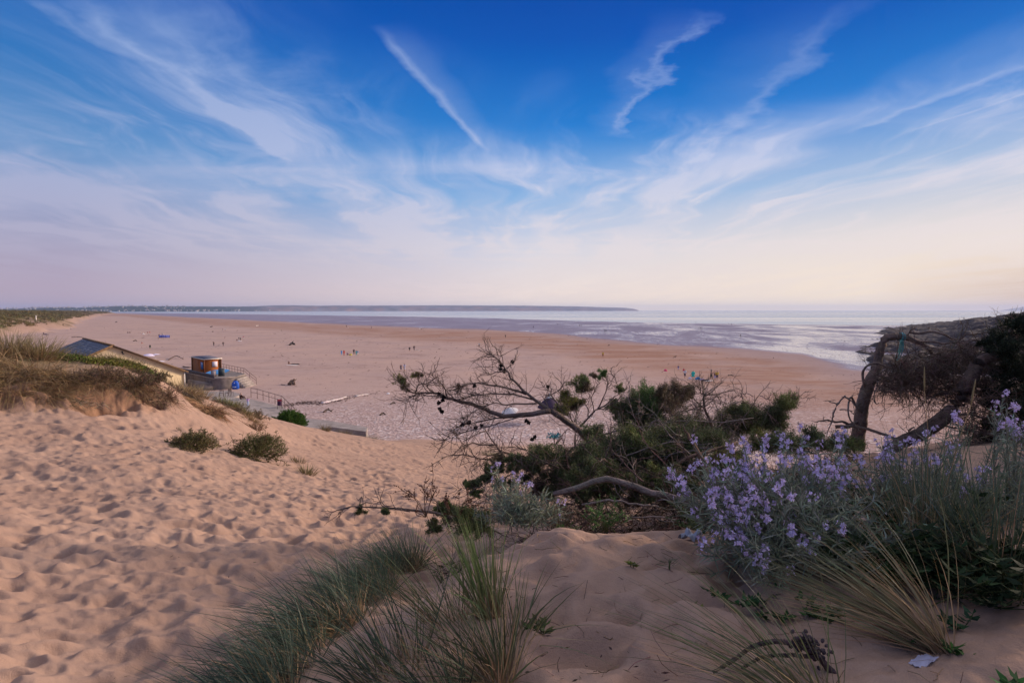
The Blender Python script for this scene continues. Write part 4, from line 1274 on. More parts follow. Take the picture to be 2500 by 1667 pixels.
# 3. green conifer scrub: separate low shrubs, each with stems and sprays
def conifer(label, base, stems, sprays, Y, dead=(), col=DEAD, tw=10, group='low conifer shrubs on the dune slope', name='conifer_shrub', dens=1.0, twL=(.08, .26)):
    global T0
    b = np.asarray(base, float)
    t = thing(name, label, 'shrub', tuple(b), group=group)
    T0 = np.array(t.location)
    m = MB(); limbs = []
    for pts, r0, r1 in stems:
        P = loc(poly3(pts, (Y, Y + RNG.uniform(-.3, .3)), 10, .012)); limbs.append(P); limb(m, P, r0, r1, col, 7)
    if limbs: m.build('stems', M_BARK, t, smooth_shade=True)
    m = MB()
    if limbs: twigs_on(m, limbs, tw, twL, col, spread=.9, r=.0034, sub=4)
    f = MB()
    for px, py, r, c in sprays:
        yy = Y + RNG.uniform(-.25, .25)
        rr = pm(r, yy)
        ctr = loc(at(px, py, yy))
        st = needles(f, ctr, rr * 1.12, int(min(9000, 1300 + 115000 * dens * rr ** 1.9)), c, .028 if r > 12 else .022)
        V, F = tubes(st, np.linspace(1, .4, 5)[None] * np.full((len(st), 1), .004), 3); m.add(V, F, np.repeat(jitter(col, len(st), .2), 15, 0))
        if r > 14:   # bare twigs sticking out of the spray
            kq = 10
            tq = grow(ctr + RNG.normal(0, rr * .4, (kq, 3)), RNG.normal(0, .6, (kq, 3)) + np.array([0, 0, .5]), RNG.uniform(.8, 1.7, kq) * rr, 5, .25)
            V, F = tubes(tq, np.linspace(1, .4, 5)[None] * np.full((kq, 1), .0032), 3); m.add(V, F, np.repeat(jitter(col, kq, .2), 15, 0))
    m.build('twigs', M_TWIG, t)
    f.build('foliage', M_NEEDLE, t)
    return t

conifer('thin upright conifer with small green tufts on bare curved stems beside the dark parasol', at(1409, 1060, 7.7),
        [([(1405, 1055), (1430, 1025), (1460, 998), (1475, 965), (1483, 942), (1473, 914)], .016, .004), ([(1460, 998), (1495, 975), (1511, 953), (1500, 925), (1491, 897)], .010, .003),
         ([(1440, 1020), (1430, 985), (1420, 955)], .008, .003), ([(1450, 1005), (1445, 965), (1460, 935), (1450, 920)], .007, .003), ([(1405, 1055), (1395, 1020), (1390, 990)], .009, .004),
         ([(1455, 1000), (1490, 990), (1520, 960), (1530, 945)], .007, .002)],
        [(1419, 938, 18, GRN), (1422, 925, 12, GRN), (1428, 948, 13, BRN), (1472, 914, 11, GRNB), (1447, 918, 8, BRN), (1383, 975, 20, GRNY), (1396, 990, 20, BRN), (1408, 985, 13, GRNY), (1376, 1000, 14, GRN), (1365, 1006, 12, GRN), (1513, 955, 12, GRN)], 7.7, tw=20)
conifer('tall green conifer shrub with one bright green spray in the middle of the thicket', at(1560, 1140, 8.2),
        [([(1560, 1140), (1570, 1070), (1580, 1010), (1585, 965)], .03, .006), ([(1565, 1080), (1530, 1030), (1500, 1000)], .015, .004), ([(1572, 1060), (1610, 1010), (1640, 970)], .015, .004)],
        [(1582, 985, 34, GRNB), (1575, 965, 20, GRNB), (1595, 1005, 24, GRNB), (1545, 985, 26, GRND), (1525, 1000, 24, GRND), (1497, 996, 17, GRND), (1510, 1008, 18, GRND), (1545, 1025, 32, GRND), (1535, 1050, 30, GRND), (1580, 1040, 32, GRND), (1610, 960, 18, BRN), (1628, 990, 26, BRN), (1648, 955, 22, BRN), (1660, 968, 20, BRN), (1645, 985, 24, BRN), (1600, 1030, 26, GRND), (1565, 1065, 30, GRND)], 8.2, tw=14)
conifer('brown half-dead conifer with a bare dark trunk in the back of the thicket', at(1740, 1100, 9.0),
        [([(1745, 1100), (1738, 1040), (1722, 1000), (1717, 965), (1725, 945)], .035, .006), ([(1722, 1000), (1690, 970), (1680, 950)], .014, .004), ([(1717, 970), (1745, 950), (1750, 935)], .009, .003), ([(1720, 990), (1690, 1000), (1650, 1010)], .010, .003), ([(1738, 1030), (1760, 1010), (1790, 990)], .009, .003), ([(1717, 965), (1700, 945), (1690, 935)], .008, .003)],
        [(1687, 952, 12, GRND), (1680, 965, 14, BRN), (1700, 1045, 34, GRND), (1670, 1050, 36, GRND), (1640, 1040, 30, GRND), (1725, 1060, 28, GRND)], 9.0, tw=34, twL=(.12, .38))
conifer('low green conifer with a spiky dead shoot at the right end of the thicket', at(1880, 1080, 8.6),
        [([(1880, 1085), (1895, 1030), (1915, 995), (1938, 975), (1969, 953)], .018, .002), ([(1938, 975), (1955, 970), (1978, 972)], .005, .002), ([(1890, 1040), (1850, 1010), (1820, 985), (1810, 965)], .010, .003), ([(1900, 1010), (1890, 985), (1900, 968)], .006, .002)],
        [(1916, 990, 22, GRN), (1928, 980, 16, GRN), (1892, 1005, 22, GRND), (1905, 1015, 20, GRND), (1825, 1002, 22, GRN), (1810, 1008, 18, GRND), (1790, 1008, 18, GRND), (1845, 1020, 24, GRND), (1870, 1030, 26, GRND), (1836, 1047, 30, GRN), (1800, 1040, 28, GRND), (1770, 1030, 22, GRND), (1900, 1045, 24, GRND), (1775, 1055, 28, GRND)], 8.6, tw=16)
conifer('dark spreading conifer forming the body of the thicket', at(1620, 1190, 7.4),
        [([(1640, 1190), (1600, 1130), (1550, 1100), (1500, 1090)], .03, .008), ([(1640, 1180), (1700, 1130), (1740, 1090)], .025, .006), ([(1620, 1170), (1610, 1110), (1600, 1060)], .02, .005), ([(1600, 1160), (1530, 1150), (1460, 1150)], .02, .005)],
        [(1474, 1085, 30, GRND), (1500, 1110, 34, GRND), (1530, 1095, 36, GRND), (1560, 1120, 38, GRND), (1600, 1070, 36, GRND), (1640, 1075, 34, GRND), (1680, 1085, 32, GRND), (1709, 1072, 34, GRND), (1610, 1115, 38, GRND), (1660, 1120, 34, GRND), (1750, 1085, 30, GRND), (1570, 1155, 36, GRND), (1520, 1150, 34, GRND), (1620, 1150, 32, GRND), (1700, 1150, 30, GRND), (1480, 1140, 30, GRND), (1450, 1060, 24, GRND), (1440, 1105, 26, GRN), (1545, 1075, 30, GRN), (1590, 1095, 32, GRND), (1640, 1110, 30, GRN), (1690, 1110, 28, GRND), (1600, 1135, 30, GRND), (1545, 1130, 30, GRND)], 6.8, tw=22)
conifer('yellow-green low conifer cushion right behind the lilac flowers', at(1860, 1110, 6.6),
        [([(1865, 1115), (1860, 1085), (1850, 1065)], .012, .004), ([(1865, 1112), (1890, 1085), (1900, 1070)], .010, .004)],
        [(1864, 1083, 24, GRNY), (1845, 1092, 20, GRN), (1885, 1090, 22, GRN), (1905, 1078, 20, GRND), (1930, 1085, 24, GRND), (1960, 1090, 26, GRND), (2000, 1085, 24, GRND), (2040, 1090, 26, GRND), (2085, 1088, 24, GRN), (1985, 1065, 18, GRND)], 6.6, tw=8)
conifer('olive conifer cushion left of the lilac flowers behind the broken stick', at(1765, 1170, 6.2),
        [([(1770, 1175), (1760, 1140), (1755, 1115)], .012, .004)],
        [(1764, 1121, 24, GRNY), (1745, 1140, 22, GRN), (1785, 1145, 22, GRN), (1770, 1165, 22, GRND), (1735, 1170, 22, GRND), (1800, 1120, 20, GRND), (1800, 1165, 20, GRND)], 6.2, tw=8)
conifer('small leafy conifer low on the left of the thicket with rounded green tufts', at(1300, 1205, 6.2),
        [([(1330, 1215), (1290, 1180), (1250, 1150), (1215, 1130)], .016, .004), ([(1290, 1180), (1230, 1175), (1170, 1175)], .010, .003), ([(1250, 1150), (1260, 1130), (1275, 1115)], .008, .003), ([(1330, 1215), (1250, 1220), (1160, 1205)], .012, .003)],
        [(1325, 1108, 26, GRN), (1340, 1120, 24, GRND), (1310, 1125, 22, GRND), (1282, 1133, 20, GRND), (1300, 1145, 20, GRND), (1248, 1130, 16, GRND), (1255, 1142, 14, GRN), (1215, 1123, 15, BRN), (1197, 1152, 16, GRN), (1190, 1165, 13, GRND), (1220, 1148, 13, GRND), (1169, 1170, 12, GRND), (1160, 1182, 11, GRND), (1150, 1195, 13, GRN), (1165, 1203, 12, GRNB), (1140, 1185, 8, GRND), (1375, 1120, 26, GRND), (1400, 1130, 28, GRND), (1430, 1118, 28, GRND), (1280, 1170, 14, GRND), (1240, 1180, 12, GRND), (1215, 1190, 12, GRND), (1460, 1128, 26, GRND)], 6.2, tw=20, twL=(.06, .22))
conifer('bushy green conifer between the long bare branch and the long grey log', at(1410, 1215, 6.4),
        [([(1420, 1220), (1400, 1180), (1385, 1140)], .016, .004), ([(1415, 1200), (1350, 1175), (1310, 1165)], .012, .004), ([(1420, 1210), (1460, 1165), (1480, 1140)], .012, .004)],
        [(1385, 1145, 24, GRN), (1350, 1160, 24, GRND), (1415, 1155, 26, GRND), (1370, 1185, 26, GRND), (1325, 1180, 22, GRND), (1440, 1180, 24, GRND), (1400, 1200, 24, GRND), (1345, 1205, 20, GRND), (1310, 1200, 16, BRN), (1465, 1150, 24, GRN), (1430, 1215, 20, GRND)], 6.4, tw=24)
conifer('dark leafless undergrowth in the shade beneath the thicket', at(1500, 1225, 5.9),
        [([(1560, 1235), (1500, 1205), (1440, 1195), (1390, 1200)], .014, .004), ([(1560, 1235), (1620, 1215), (1690, 1215)], .013, .004), ([(1480, 1230), (1430, 1225), (1380, 1235)], .009, .003), ([(1600, 1240), (1560, 1200), (1530, 1170)], .012, .004), ([(1640, 1240), (1690, 1240), (1740, 1245)], .009, .003), ([(1520, 1245), (1470, 1255), (1430, 1258)], .007, .003)],
        [(1480, 1190, 24, GRND), (1520, 1185, 24, GRND), (1560, 1190, 26, GRND), (1440, 1180, 22, GRND), (1610, 1185, 24, GRND), (1650, 1195, 22, GRND), (1690, 1195, 22, GRND), (1730, 1215, 20, GRND), (1400, 1165, 20, GRND), (1420, 1205, 20, GRND), (1460, 1215, 20, GRND), (1500, 1215, 20, GRN), (1545, 1220, 18, GRND), (1585, 1212, 20, GRND), (1630, 1222, 20, GRND), (1670, 1215, 20, GRN), (1700, 1235, 18, GRND), (1650, 1165, 24, GRND), (1600, 1165, 24, GRN), (1500, 1165, 24, GRND), (1450, 1150, 22, GRND)], 5.9, col=DEADR, tw=48, twL=(.08, .30), dens=.8)
conifer('trailing conifer branch with dark cones lying toward the bluish grass', at(1080, 1245, 5.3),
        [([(1180, 1275), (1110, 1262), (1050, 1250), (990, 1245), (930, 1238), (830, 1240), (812, 1250)], .020, .003), ([(930, 1240), (890, 1225), (870, 1215)], .006, .002), ([(1000, 1248), (960, 1235), (925, 1228), (905, 1215)], .006, .002), ([(1150, 1270), (1180, 1260), (1220, 1275)], .012, .004), ([(1130, 1268), (1190, 1290), (1240, 1310)], .012, .004)],
        [(880, 1250, 10, GRND), (940, 1252, 9, GRND), (1100, 1262, 22, GRND), (1085, 1248, 16, GRN), (1130, 1258, 20, GRND), (1160, 1270, 20, GRND), (1090, 1235, 12, GRN), (1180, 1285, 20, GRND), (1140, 1290, 20, GRND), (1060, 1290, 16, GRND)], 5.3, tw=14, twL=(.06, .22))

for lab, bpx, box, n_, c_ in (('tangle of grey dead twigs filling the middle of the thicket', (1560, 1200, 7.0), (1400, 1780, 1030, 1215), 80, DEADG), ('tangle of brown dead twigs low on the left of the thicket', (1380, 1215, 6.3), (1220, 1560, 1120, 1262), 90, DEADR), ('tangle of bare brown twigs at the back of the thicket', (1700, 1080, 8.4), (1560, 1860, 960, 1090), 70, DEAD), ('tangle of dark twigs under the right half of the thicket', (1700, 1240, 6.0), (1560, 1800, 1130, 1262), 70, DEADR)):
    b_ = at(*bpx); b_[2] = gh(b_[0], b_[1])
    t = thing('dead_twig_tangle', lab, 'twigs', tuple(b_), group='tangles of dead twigs in the thicket')
    T0 = np.array(t.location)
    P0 = np.array([loc(at(RNG.uniform(box[0], box[1]), RNG.uniform(box[2], box[3]), bpx[2] + RNG.uniform(-.7, .7))) for _ in range(n_)])
    tq = grow(P0, RNG.normal(0, 1, (n_, 3)) * [1, .5, .7] + [-.25, 0, .25], RNG.uniform(.2, .75, n_), 7, .24)
    V, F = tubes(tq, np.linspace(1, .4, 7)[None] * RNG.uniform(.003, .008, (n_, 1)), 5)
    m = MB(); m.add(V, F, np.repeat(jitter(c_, n_, .22), 35, 0)); m.build('boughs', M_TWIG, t)
    q, d = along(tq, n_ * 9, .1); d = norm(d + RNG.normal(0, .7, d.shape))
    s_ = grow(q, d, RNG.uniform(.06, .26, len(q)), 5, .28)
    V, F = tubes(s_, np.linspace(1, .45, 5)[None] * np.full((len(q), 1), .0027), 3)
    m = MB(); m.add(V, F, np.repeat(jitter(c_, len(q), .25), 15, 0)); m.build('twigs', M_TWIG, t)

# logs and broken sticks lying in the thicket
def stick(label, pts, Y, r0, r1, col=DEADG, name='dead_branch', tw=4, twL=(.08, .3), k=12):
    global T0
    P = poly3(pts, Y, k, .006)
    t = thing(name, label, 'branch', tuple(P[0]), group='fallen dead branches in the thicket')
    T0 = P[0].copy()
    P = P - T0
    m = MB(); limb(m, P, r0, r1, col, 9)
    m.build('wood', M_BARK, t, smooth_shade=True)
    if tw:
        m = MB(); twigs_on(m, [P], tw, twL, col, spread=.9, r=.004, sub=2); m.build('twigs', M_TWIG, t)
stick('long grey log lying across the front of the thicket, bent near its left end', [(1352, 1206), (1405, 1190), (1472, 1168), (1530, 1182), (1599, 1204), (1660, 1218), (1725, 1232)], (5.5, 5.2), .026, .034)
stick('broken brown stick with splintered tip standing left of the lilac flowers', [(1770, 1212), (1740, 1165), (1712, 1120), (1693, 1083), (1680, 1060), (1668, 1040)], (4.9, 5.0), .034, .006, (.17, .105, .075), tw=2)
stick('bent brown bough crossing behind the broken stick', [(1593, 1185), (1600, 1170), (1640, 1140), (1693, 1112), (1745, 1095), (1800, 1080)], (5.7, 6.2), .022, .014, (.15, .095, .07))
stick('pale thin bough rising left of the broken stick', [(1690, 1115), (1640, 1065), (1605, 1025), (1583, 1042)], (6, 6.2), .009, .004, (.22, .17, .145))
stick('thin horizontal bough across the top of the thicket', [(1470, 1062), (1520, 1048), (1600, 1038), (1680, 1025), (1760, 1030), (1840, 1020)], (7.0, 7.4), .011, .006)
stick('grey bough lying in the middle of the thicket', [(1530, 1112), (1590, 1092), (1650, 1078), (1720, 1084), (1790, 1070)], (6.4, 6.8), .011, .006)
stick('thin curved dead shoot sticking up behind the long log', [(1560, 1190), (1548, 1150), (1530, 1118), (1502, 1108)], (5.6, 5.6), .007, .003, (.26, .21, .18), tw=1)
stick('short grey bough under the long log near the sand', [(1420, 1232), (1480, 1222), (1540, 1228), (1600, 1235)], (5.2, 5.1), .012, .008)
stick('low pale bough poking out toward the plastic scrap', [(1540, 1262), (1600, 1262), (1650, 1270), (1690, 1280)], (4.9, 4.8), .008, .006)

# ---- wind-bent tree on the right
BT = (.185, .135, .115)
base = at(2094, 1078, 8.6)
t = thing('wind_bent_tree', 'gnarled leafless tree arching right over the beach with a rope tied round its bend', 'tree', tuple(base))
T0 = np.array(t.location)
m = MB()
trunk = loc(poly3([(2092, 1095), (2096, 1060), (2101, 1026), (2106, 985), (2122, 936), (2138, 906), (2143, 878), (2151, 847), (2166, 824), (2201, 822), (2230, 830), (2258, 843), (2275, 862)], (8.6, 8.4), 34, .004))
k = len(trunk)
R = np.interp(np.linspace(0, 1, k), [0, .15, .35, .5, .62, .75, 1], [.105, .092, .082, .060, .058, .050, .020])
V, F = tubes(trunk[None], R[None], 12, .16); m.add(V, F, jitter(BT, len(V), .12))
m.build('trunk', M_BARK, t, smooth_shade=True)
Lm = [([(2205, 822), (2216, 815), (2226, 806), (2234, 798)], (8.45, 8.4), 7, .022, .008, BT),
      ([(2222, 812), (2245, 813), (2277, 810), (2305, 818), (2334, 829), (2360, 820), (2380, 815), (2410, 812)], (8.4, 8.2), 18, .018, .006, BT),
      ([(2230, 830), (2280, 836), (2320, 838), (2370, 830), (2420, 835)], (8.4, 8.2), 14, .016, .005, BT),
      ([(2257, 850), (2290, 850), (2330, 865), (2380, 880)], (8.4, 8.2), 12, .014, .004, DEADG),
      ([(2250, 872), (2240, 858), (2258, 852), (2290, 862), (2320, 876)], (8.3, 8.2), 12, .010, .003, DEADG),
      ([(2104, 1024), (2080, 1035), (2060, 1030), (2035, 1027), (2015, 1025), (1994, 1030)], (8.55, 8.4), 12, .026, .008, BT),
      ([(2106, 1010), (2090, 990), (2078, 970), (2072, 985), (2070, 1010), (2085, 1035), (2095, 1045)], (8.5, 8.3), 14, .018, .010, DEADG),
      ([(2076, 978), (2060, 970), (2045, 985), (2030, 982), (2025, 978)], (8.4, 8.4), 10, .014, .006, DEADG),
      ([(2050, 982), (2038, 1000), (2030, 1025), (2022, 1050), (2018, 1065)], (8.4, 8.3), 10, .012, .005, DEADG),
      ([(2062, 965), (2072, 975), (2085, 985), (2092, 998)], (8.4, 8.3), 7, .012, .006, DEADG),
      ([(2050, 1000), (2070, 1000), (2085, 1012)], (8.4, 8.4), 6, .009, .005, DEADG),
      ([(2112, 945), (2106, 920), (2108, 905), (2118, 893), (2140, 888), (2168, 897), (2165, 908)], (8.5, 8.3), 14, .020, .012, DEADG),
      ([(2165, 898), (2170, 890), (2168, 884)], (8.3, 8.3), 5, .014, .006, DEADG),
      ([(2150, 912), (2143, 935), (2138, 955), (2132, 970), (2140, 985), (2146, 982)], (8.3, 8.2), 12, .013, .004, DEADG),
      ([(2135, 972), (2136, 982), (2142, 988)], (8.2, 8.2), 4, .007, .003, DEADG),
      ([(2040, 1042), (2080, 1042), (2130, 1050), (2170, 1065), (2210, 1075)], (8.5, 8.0), 12, .028, .018, BT),
      ([(2145, 945), (2170, 950), (2190, 955), (2205, 945), (2225, 948)], (8.4, 8.2), 9, .010, .003, DEADG)]
limbs = []
m = MB()
for pts, Y, k, r0, r1, c in Lm:
    P = loc(poly3(pts, Y, k, .006)); limbs.append(P); limb(m, P, r0, r1, c, 8, .22)
m.build('limbs', M_BARK, t, smooth_shade=True)
m = MB()
twigs_on(m, limbs[5:11], 10, (.05, .16), DEADG, r=.006, sub=2)
n = 820                                         # the drooping tangle of fine twigs beneath the arch
c = np.array([loc(at(RNG.uniform(2165, 2400), 0, 8.3)) for _ in range(n)])
pxs = RNG.uniform(2150, 2410, n); pys = np.interp(pxs, [2150, 2250, 2410], [905, 862, 838]) + RNG.random(n) ** .9 * np.interp(pxs, [2150, 2250, 2410], [50, 92, 120]) + RNG.normal(0, 9, n)
P0 = np.array([loc(at(a, b, RNG.uniform(7.9, 8.7))) for a, b in zip(pxs, pys)])
tw = grow(P0, RNG.normal(0, 1, (n, 3)) * [1, .6, .55] + np.array([.3, 0, -.15]), RNG.uniform(.12, .70, n), 6, .34, (0, 0, -.03))
V, F = tubes(tw, np.linspace(1, .4, 6)[None] * RNG.uniform(.0035, .008, (n, 1)), 4); m.add(V, F, np.repeat(jitter(DEAD, n, .25), 24, 0))
q, d = along(tw, n * 7, .1); d = norm(d + RNG.normal(0, .75, d.shape) + np.array([0, 0, -.1]))
s = grow(q, d, RNG.uniform(.06, .20, len(q)), 4, .3)
V, F = tubes(s, np.linspace(1, .5, 4)[None] * np.full((len(q), 1), .0026), 3); m.add(V, F, np.repeat(jitter(DEAD, len(q), .25), 12, 0))
m.build('twigs', M_TWIG, t)

# the leaning limb right of it, its cypress crown extended unseen beyond the frame for shade
base = at(2170, 1095, 7.6)
t = thing('leaning_cypress', 'thick leaning trunk rising right into a dark cypress crown at the right edge', 'tree', tuple(base))
T0 = np.array(t.location)
P = loc(poly3([(2165, 1100), (2193, 1084), (2230, 1066), (2257, 1054), (2308, 1018), (2339, 982), (2360, 945), (2374, 912), (2392, 886), (2423, 871), (2490, 866), (2600, 850)], (7.6, 7.9), 30, .005))
R = np.interp(np.linspace(0, 1, 30), [0, .3, .6, 1], [.075, .095, .092, .05])
m = MB(); V, F = tubes(P[None], R[None], 12, .16); m.add(V, F, jitter((.125, .088, .080), len(V), .12))
m.build('trunk', M_BARK, t, smooth_shade=True)
Lm = [([(2240, 1058), (2222, 1064), (2218, 1052), (2232, 1042)], (7.7, 7.6), 8, .018, .008, BT),
      ([(2250, 1056), (2265, 1040), (2275, 1022)], (7.7, 7.6), 6, .014, .006, BT),
      ([(2308, 1020), (2350, 1010), (2400, 1020), (2440, 1015)], (7.7, 7.4), 10, .020, .006, BT),
      ([(2300, 1040), (2360, 1048), (2420, 1060)], (7.7, 7.4), 10, .012, .005, DEADG),
      ([(2423, 871), (2450, 830), (2470, 800), (2480, 778)], (7.8, 7.8), 10, .03, .006, DEAD),
      ([(2440, 870), (2500, 900), (2560, 960)], (7.8, 7.6), 10, .03, .006, DEAD),
      ([(2500, 865), (2620, 760), (2760, 560)], (7.8, 7.6), 10, .03, .008, DEAD)]
limbs = []
m = MB()
for pts, Y, k, r0, r1, c in Lm:
    Q = loc(poly3(pts, Y, k, .006)); limbs.append(Q); limb(m, Q, r0, r1, c, 8)
m.build('limbs', M_BARK, t, smooth_shade=True)
m = MB()
twigs_on(m, limbs + [P[20:]], 40, (.12, .42), DEAD, r=.004, sub=4)
n = 260
P0 = np.array([loc(at(RNG.uniform(2330, 2480), RNG.uniform(930, 1090), RNG.uniform(7.4, 8.2))) for _ in range(n)])
tw = grow(P0, RNG.normal(0, 1, (n, 3)) + np.array([-.2, 0, -.2]), RNG.uniform(.2, .5, n), 6, .3)
V, F = tubes(tw, np.linspace(1, .4, 6)[None] * np.full((n, 1), .0045), 4); m.add(V, F, np.repeat(jitter(DEAD, n, .25), 24, 0))
q, d = along(tw, n * 6, .1); d = norm(d + RNG.normal(0, .75, d.shape))
s = grow(q, d, RNG.uniform(.06, .2, len(q)), 4, .3)
V, F = tubes(s, np.full((len(q), 4), .0024), 3); m.add(V, F, np.repeat(jitter(DEAD, len(q), .25), 12, 0))
m.build('twigs', M_TWIG, t)
f = MB()
DK = (.022, .032, .018)
cr = [(2478, 785, 16), (2468, 795, 14), (2490, 800, 22), (2460, 815, 24), (2500, 830, 34), (2440, 835, 26), (2465, 855, 32), (2420, 850, 18), (2400, 842, 12), (2500, 880, 34), (2470, 895, 30), (2490, 930, 36), (2450, 920, 26), (2430, 905, 16), (2440, 960, 26), (2480, 975, 34), (2420, 990, 22), (2460, 1010, 30), (2510, 1010, 36), (2410, 1040, 20), (2450, 1060, 28), (2500, 1070, 34), (2420, 1085, 22), (2470, 1110, 30)]
for px in range(2545, 3300, 75):  # unseen foliage added past the frame edge to shade the foreground sand
    for py in range(560, 1180, 80):
        if py > 560 + max(0, 2760 - px) * 1.6: cr.append((px + RNG.uniform(-25, 25), py + RNG.uniform(-25, 25), 56))
for px, py, r in cr:
    yy = 7.8 + RNG.uniform(-.5, .5) if px < 2560 else RNG.uniform(7.3, 11.0)
    needles(f, loc(at(px, py, yy)), pm(r, yy), int(3600 * (min(r, 40) / 30) ** 1.4), DK if RNG.random() < .75 else (.040, .055, .022), .036)
f.build('crown', M_NEEDLE, t)

# rope
m = MB()
rc = at(2201, 822, 8.43)
for i in range(4):
    a = np.linspace(0, 2 * math.pi, 22)
    ring = np.stack([np.full(22, rc[0] + (i - 1.5) * .013) + .006 * np.sin(a + i), rc[1] + .058 * np.cos(a), rc[2] + .058 * np.sin(a)], 1)
    V, F = tubes(ring[None], np.full((1, 22), .0075), 6); m.add(V, F, (.10, .30, .33))
for pts, c in (([(2200, 830), (2201, 845), (2196, 862), (2190, 880)], (.09, .33, .29)), ([(2202, 830), (2204, 850), (2200, 866), (2193, 878)], (.10, .30, .33)), ([(2205, 832), (2206, 846), (2203, 858)], (.09, .28, .26)), ([(2199, 830), (2196, 850), (2188, 868), (2186, 876)], (.12, .35, .30))):
    Q = spline([at(a, b, 8.36) for a, b in pts], 12)
    V, F = tubes(Q[None], np.full((1, 12), .007), 6); m.add(V, F, c)
o = m.build('rope', simple('rope_fibre', None, .8, .2, 30, attr=True))
tag(o, 'blue-green rope knotted round the bend of the gnarled tree', 'rope')

# ---- grey-leaved shrub with lilac flowers
M_GREYLEAF = simple('felted_leaf', None, 0.85, 0.15, 10.0, attr=True, trans=.12, spec=.1)
def flower_mesh(seed, nfl, scale):
    g_ = np.random.default_rng(seed)
    m = MB()
    for i in range(nfl):
        z = g_.uniform(0, .075) * scale
        a = g_.uniform(0, 6.28)
        d = norm(np.array([math.cos(a), math.sin(a), g_.uniform(.1, .9)]))
        c = np.array([0, 0, z]) + d * g_.uniform(.012, .028) * scale
        u = norm(np.cross(d, [0.3, .2, 1])); v = np.cross(d, u)
        r0 = g_.uniform(0, 1.5)
        for q in range(4):
            th = r0 + q * math.pi / 2
            p = norm(u * math.cos(th) + v * math.sin(th) + d * .25)
            s = np.cross(d, p)
            L, W = .0165 * scale, .0135 * scale
            quad = np.array([c, c + p * L * .55 + s * W * .5 - d * .001, c + p * L, c + p * L * .55 - s * W * .5 - d * .001])
            col = np.array([(.58, .47, .78), (.64, .56, .84), (.64, .48, .74)][g_.integers(0, 3)]) * g_.uniform(.8, 1.2)
            m.add(quad, [[0, 1, 2, 3]], np.clip(col, 0, .95))
        m.add(np.array([c - d * .004, c + u * .0015, c + v * .0015, c + d * .003]), [[0, 1, 3], [0, 3, 2]], (.55, .5, .25))
    for i in range(5):   # buds and calyces
        d = norm(g_.normal(0, 1, 3) + [0, 0, 1.2])
        c = np.array([0, 0, g_.uniform(.04, .09) * scale])
        V, F = tubes(np.array([[c, c + d * .009 * scale, c + d * .016 * scale]]), np.array([[.002, .0028, .001]]) * scale, 4); m.add(V, F, (.25, .22, .22))
    V, F = tubes(np.array([[[0, 0, -.02], [0, 0, .04], [0, 0, .08 * scale]]]), np.full((1, 3), .0022), 4); m.add(V, F, (.24, .27, .19))
    V = np.concatenate(m.V); C = np.concatenate(m.C)
    F4 = np.concatenate([f for f in m.F if f.shape[1] == 4]); F3 = [f for f in m.F if f.shape[1] == 3]
    return mesh_from('flower_head', V, [F4] + ([np.concatenate(F3)] if F3 else []), M_PETAL, cols=C)
FLW = [flower_mesh(300 + i, [7, 9, 6, 11, 8, 5][i], [1.0, 1.1, .9, 1.15, 1.0, .85][i]) for i in range(6)]

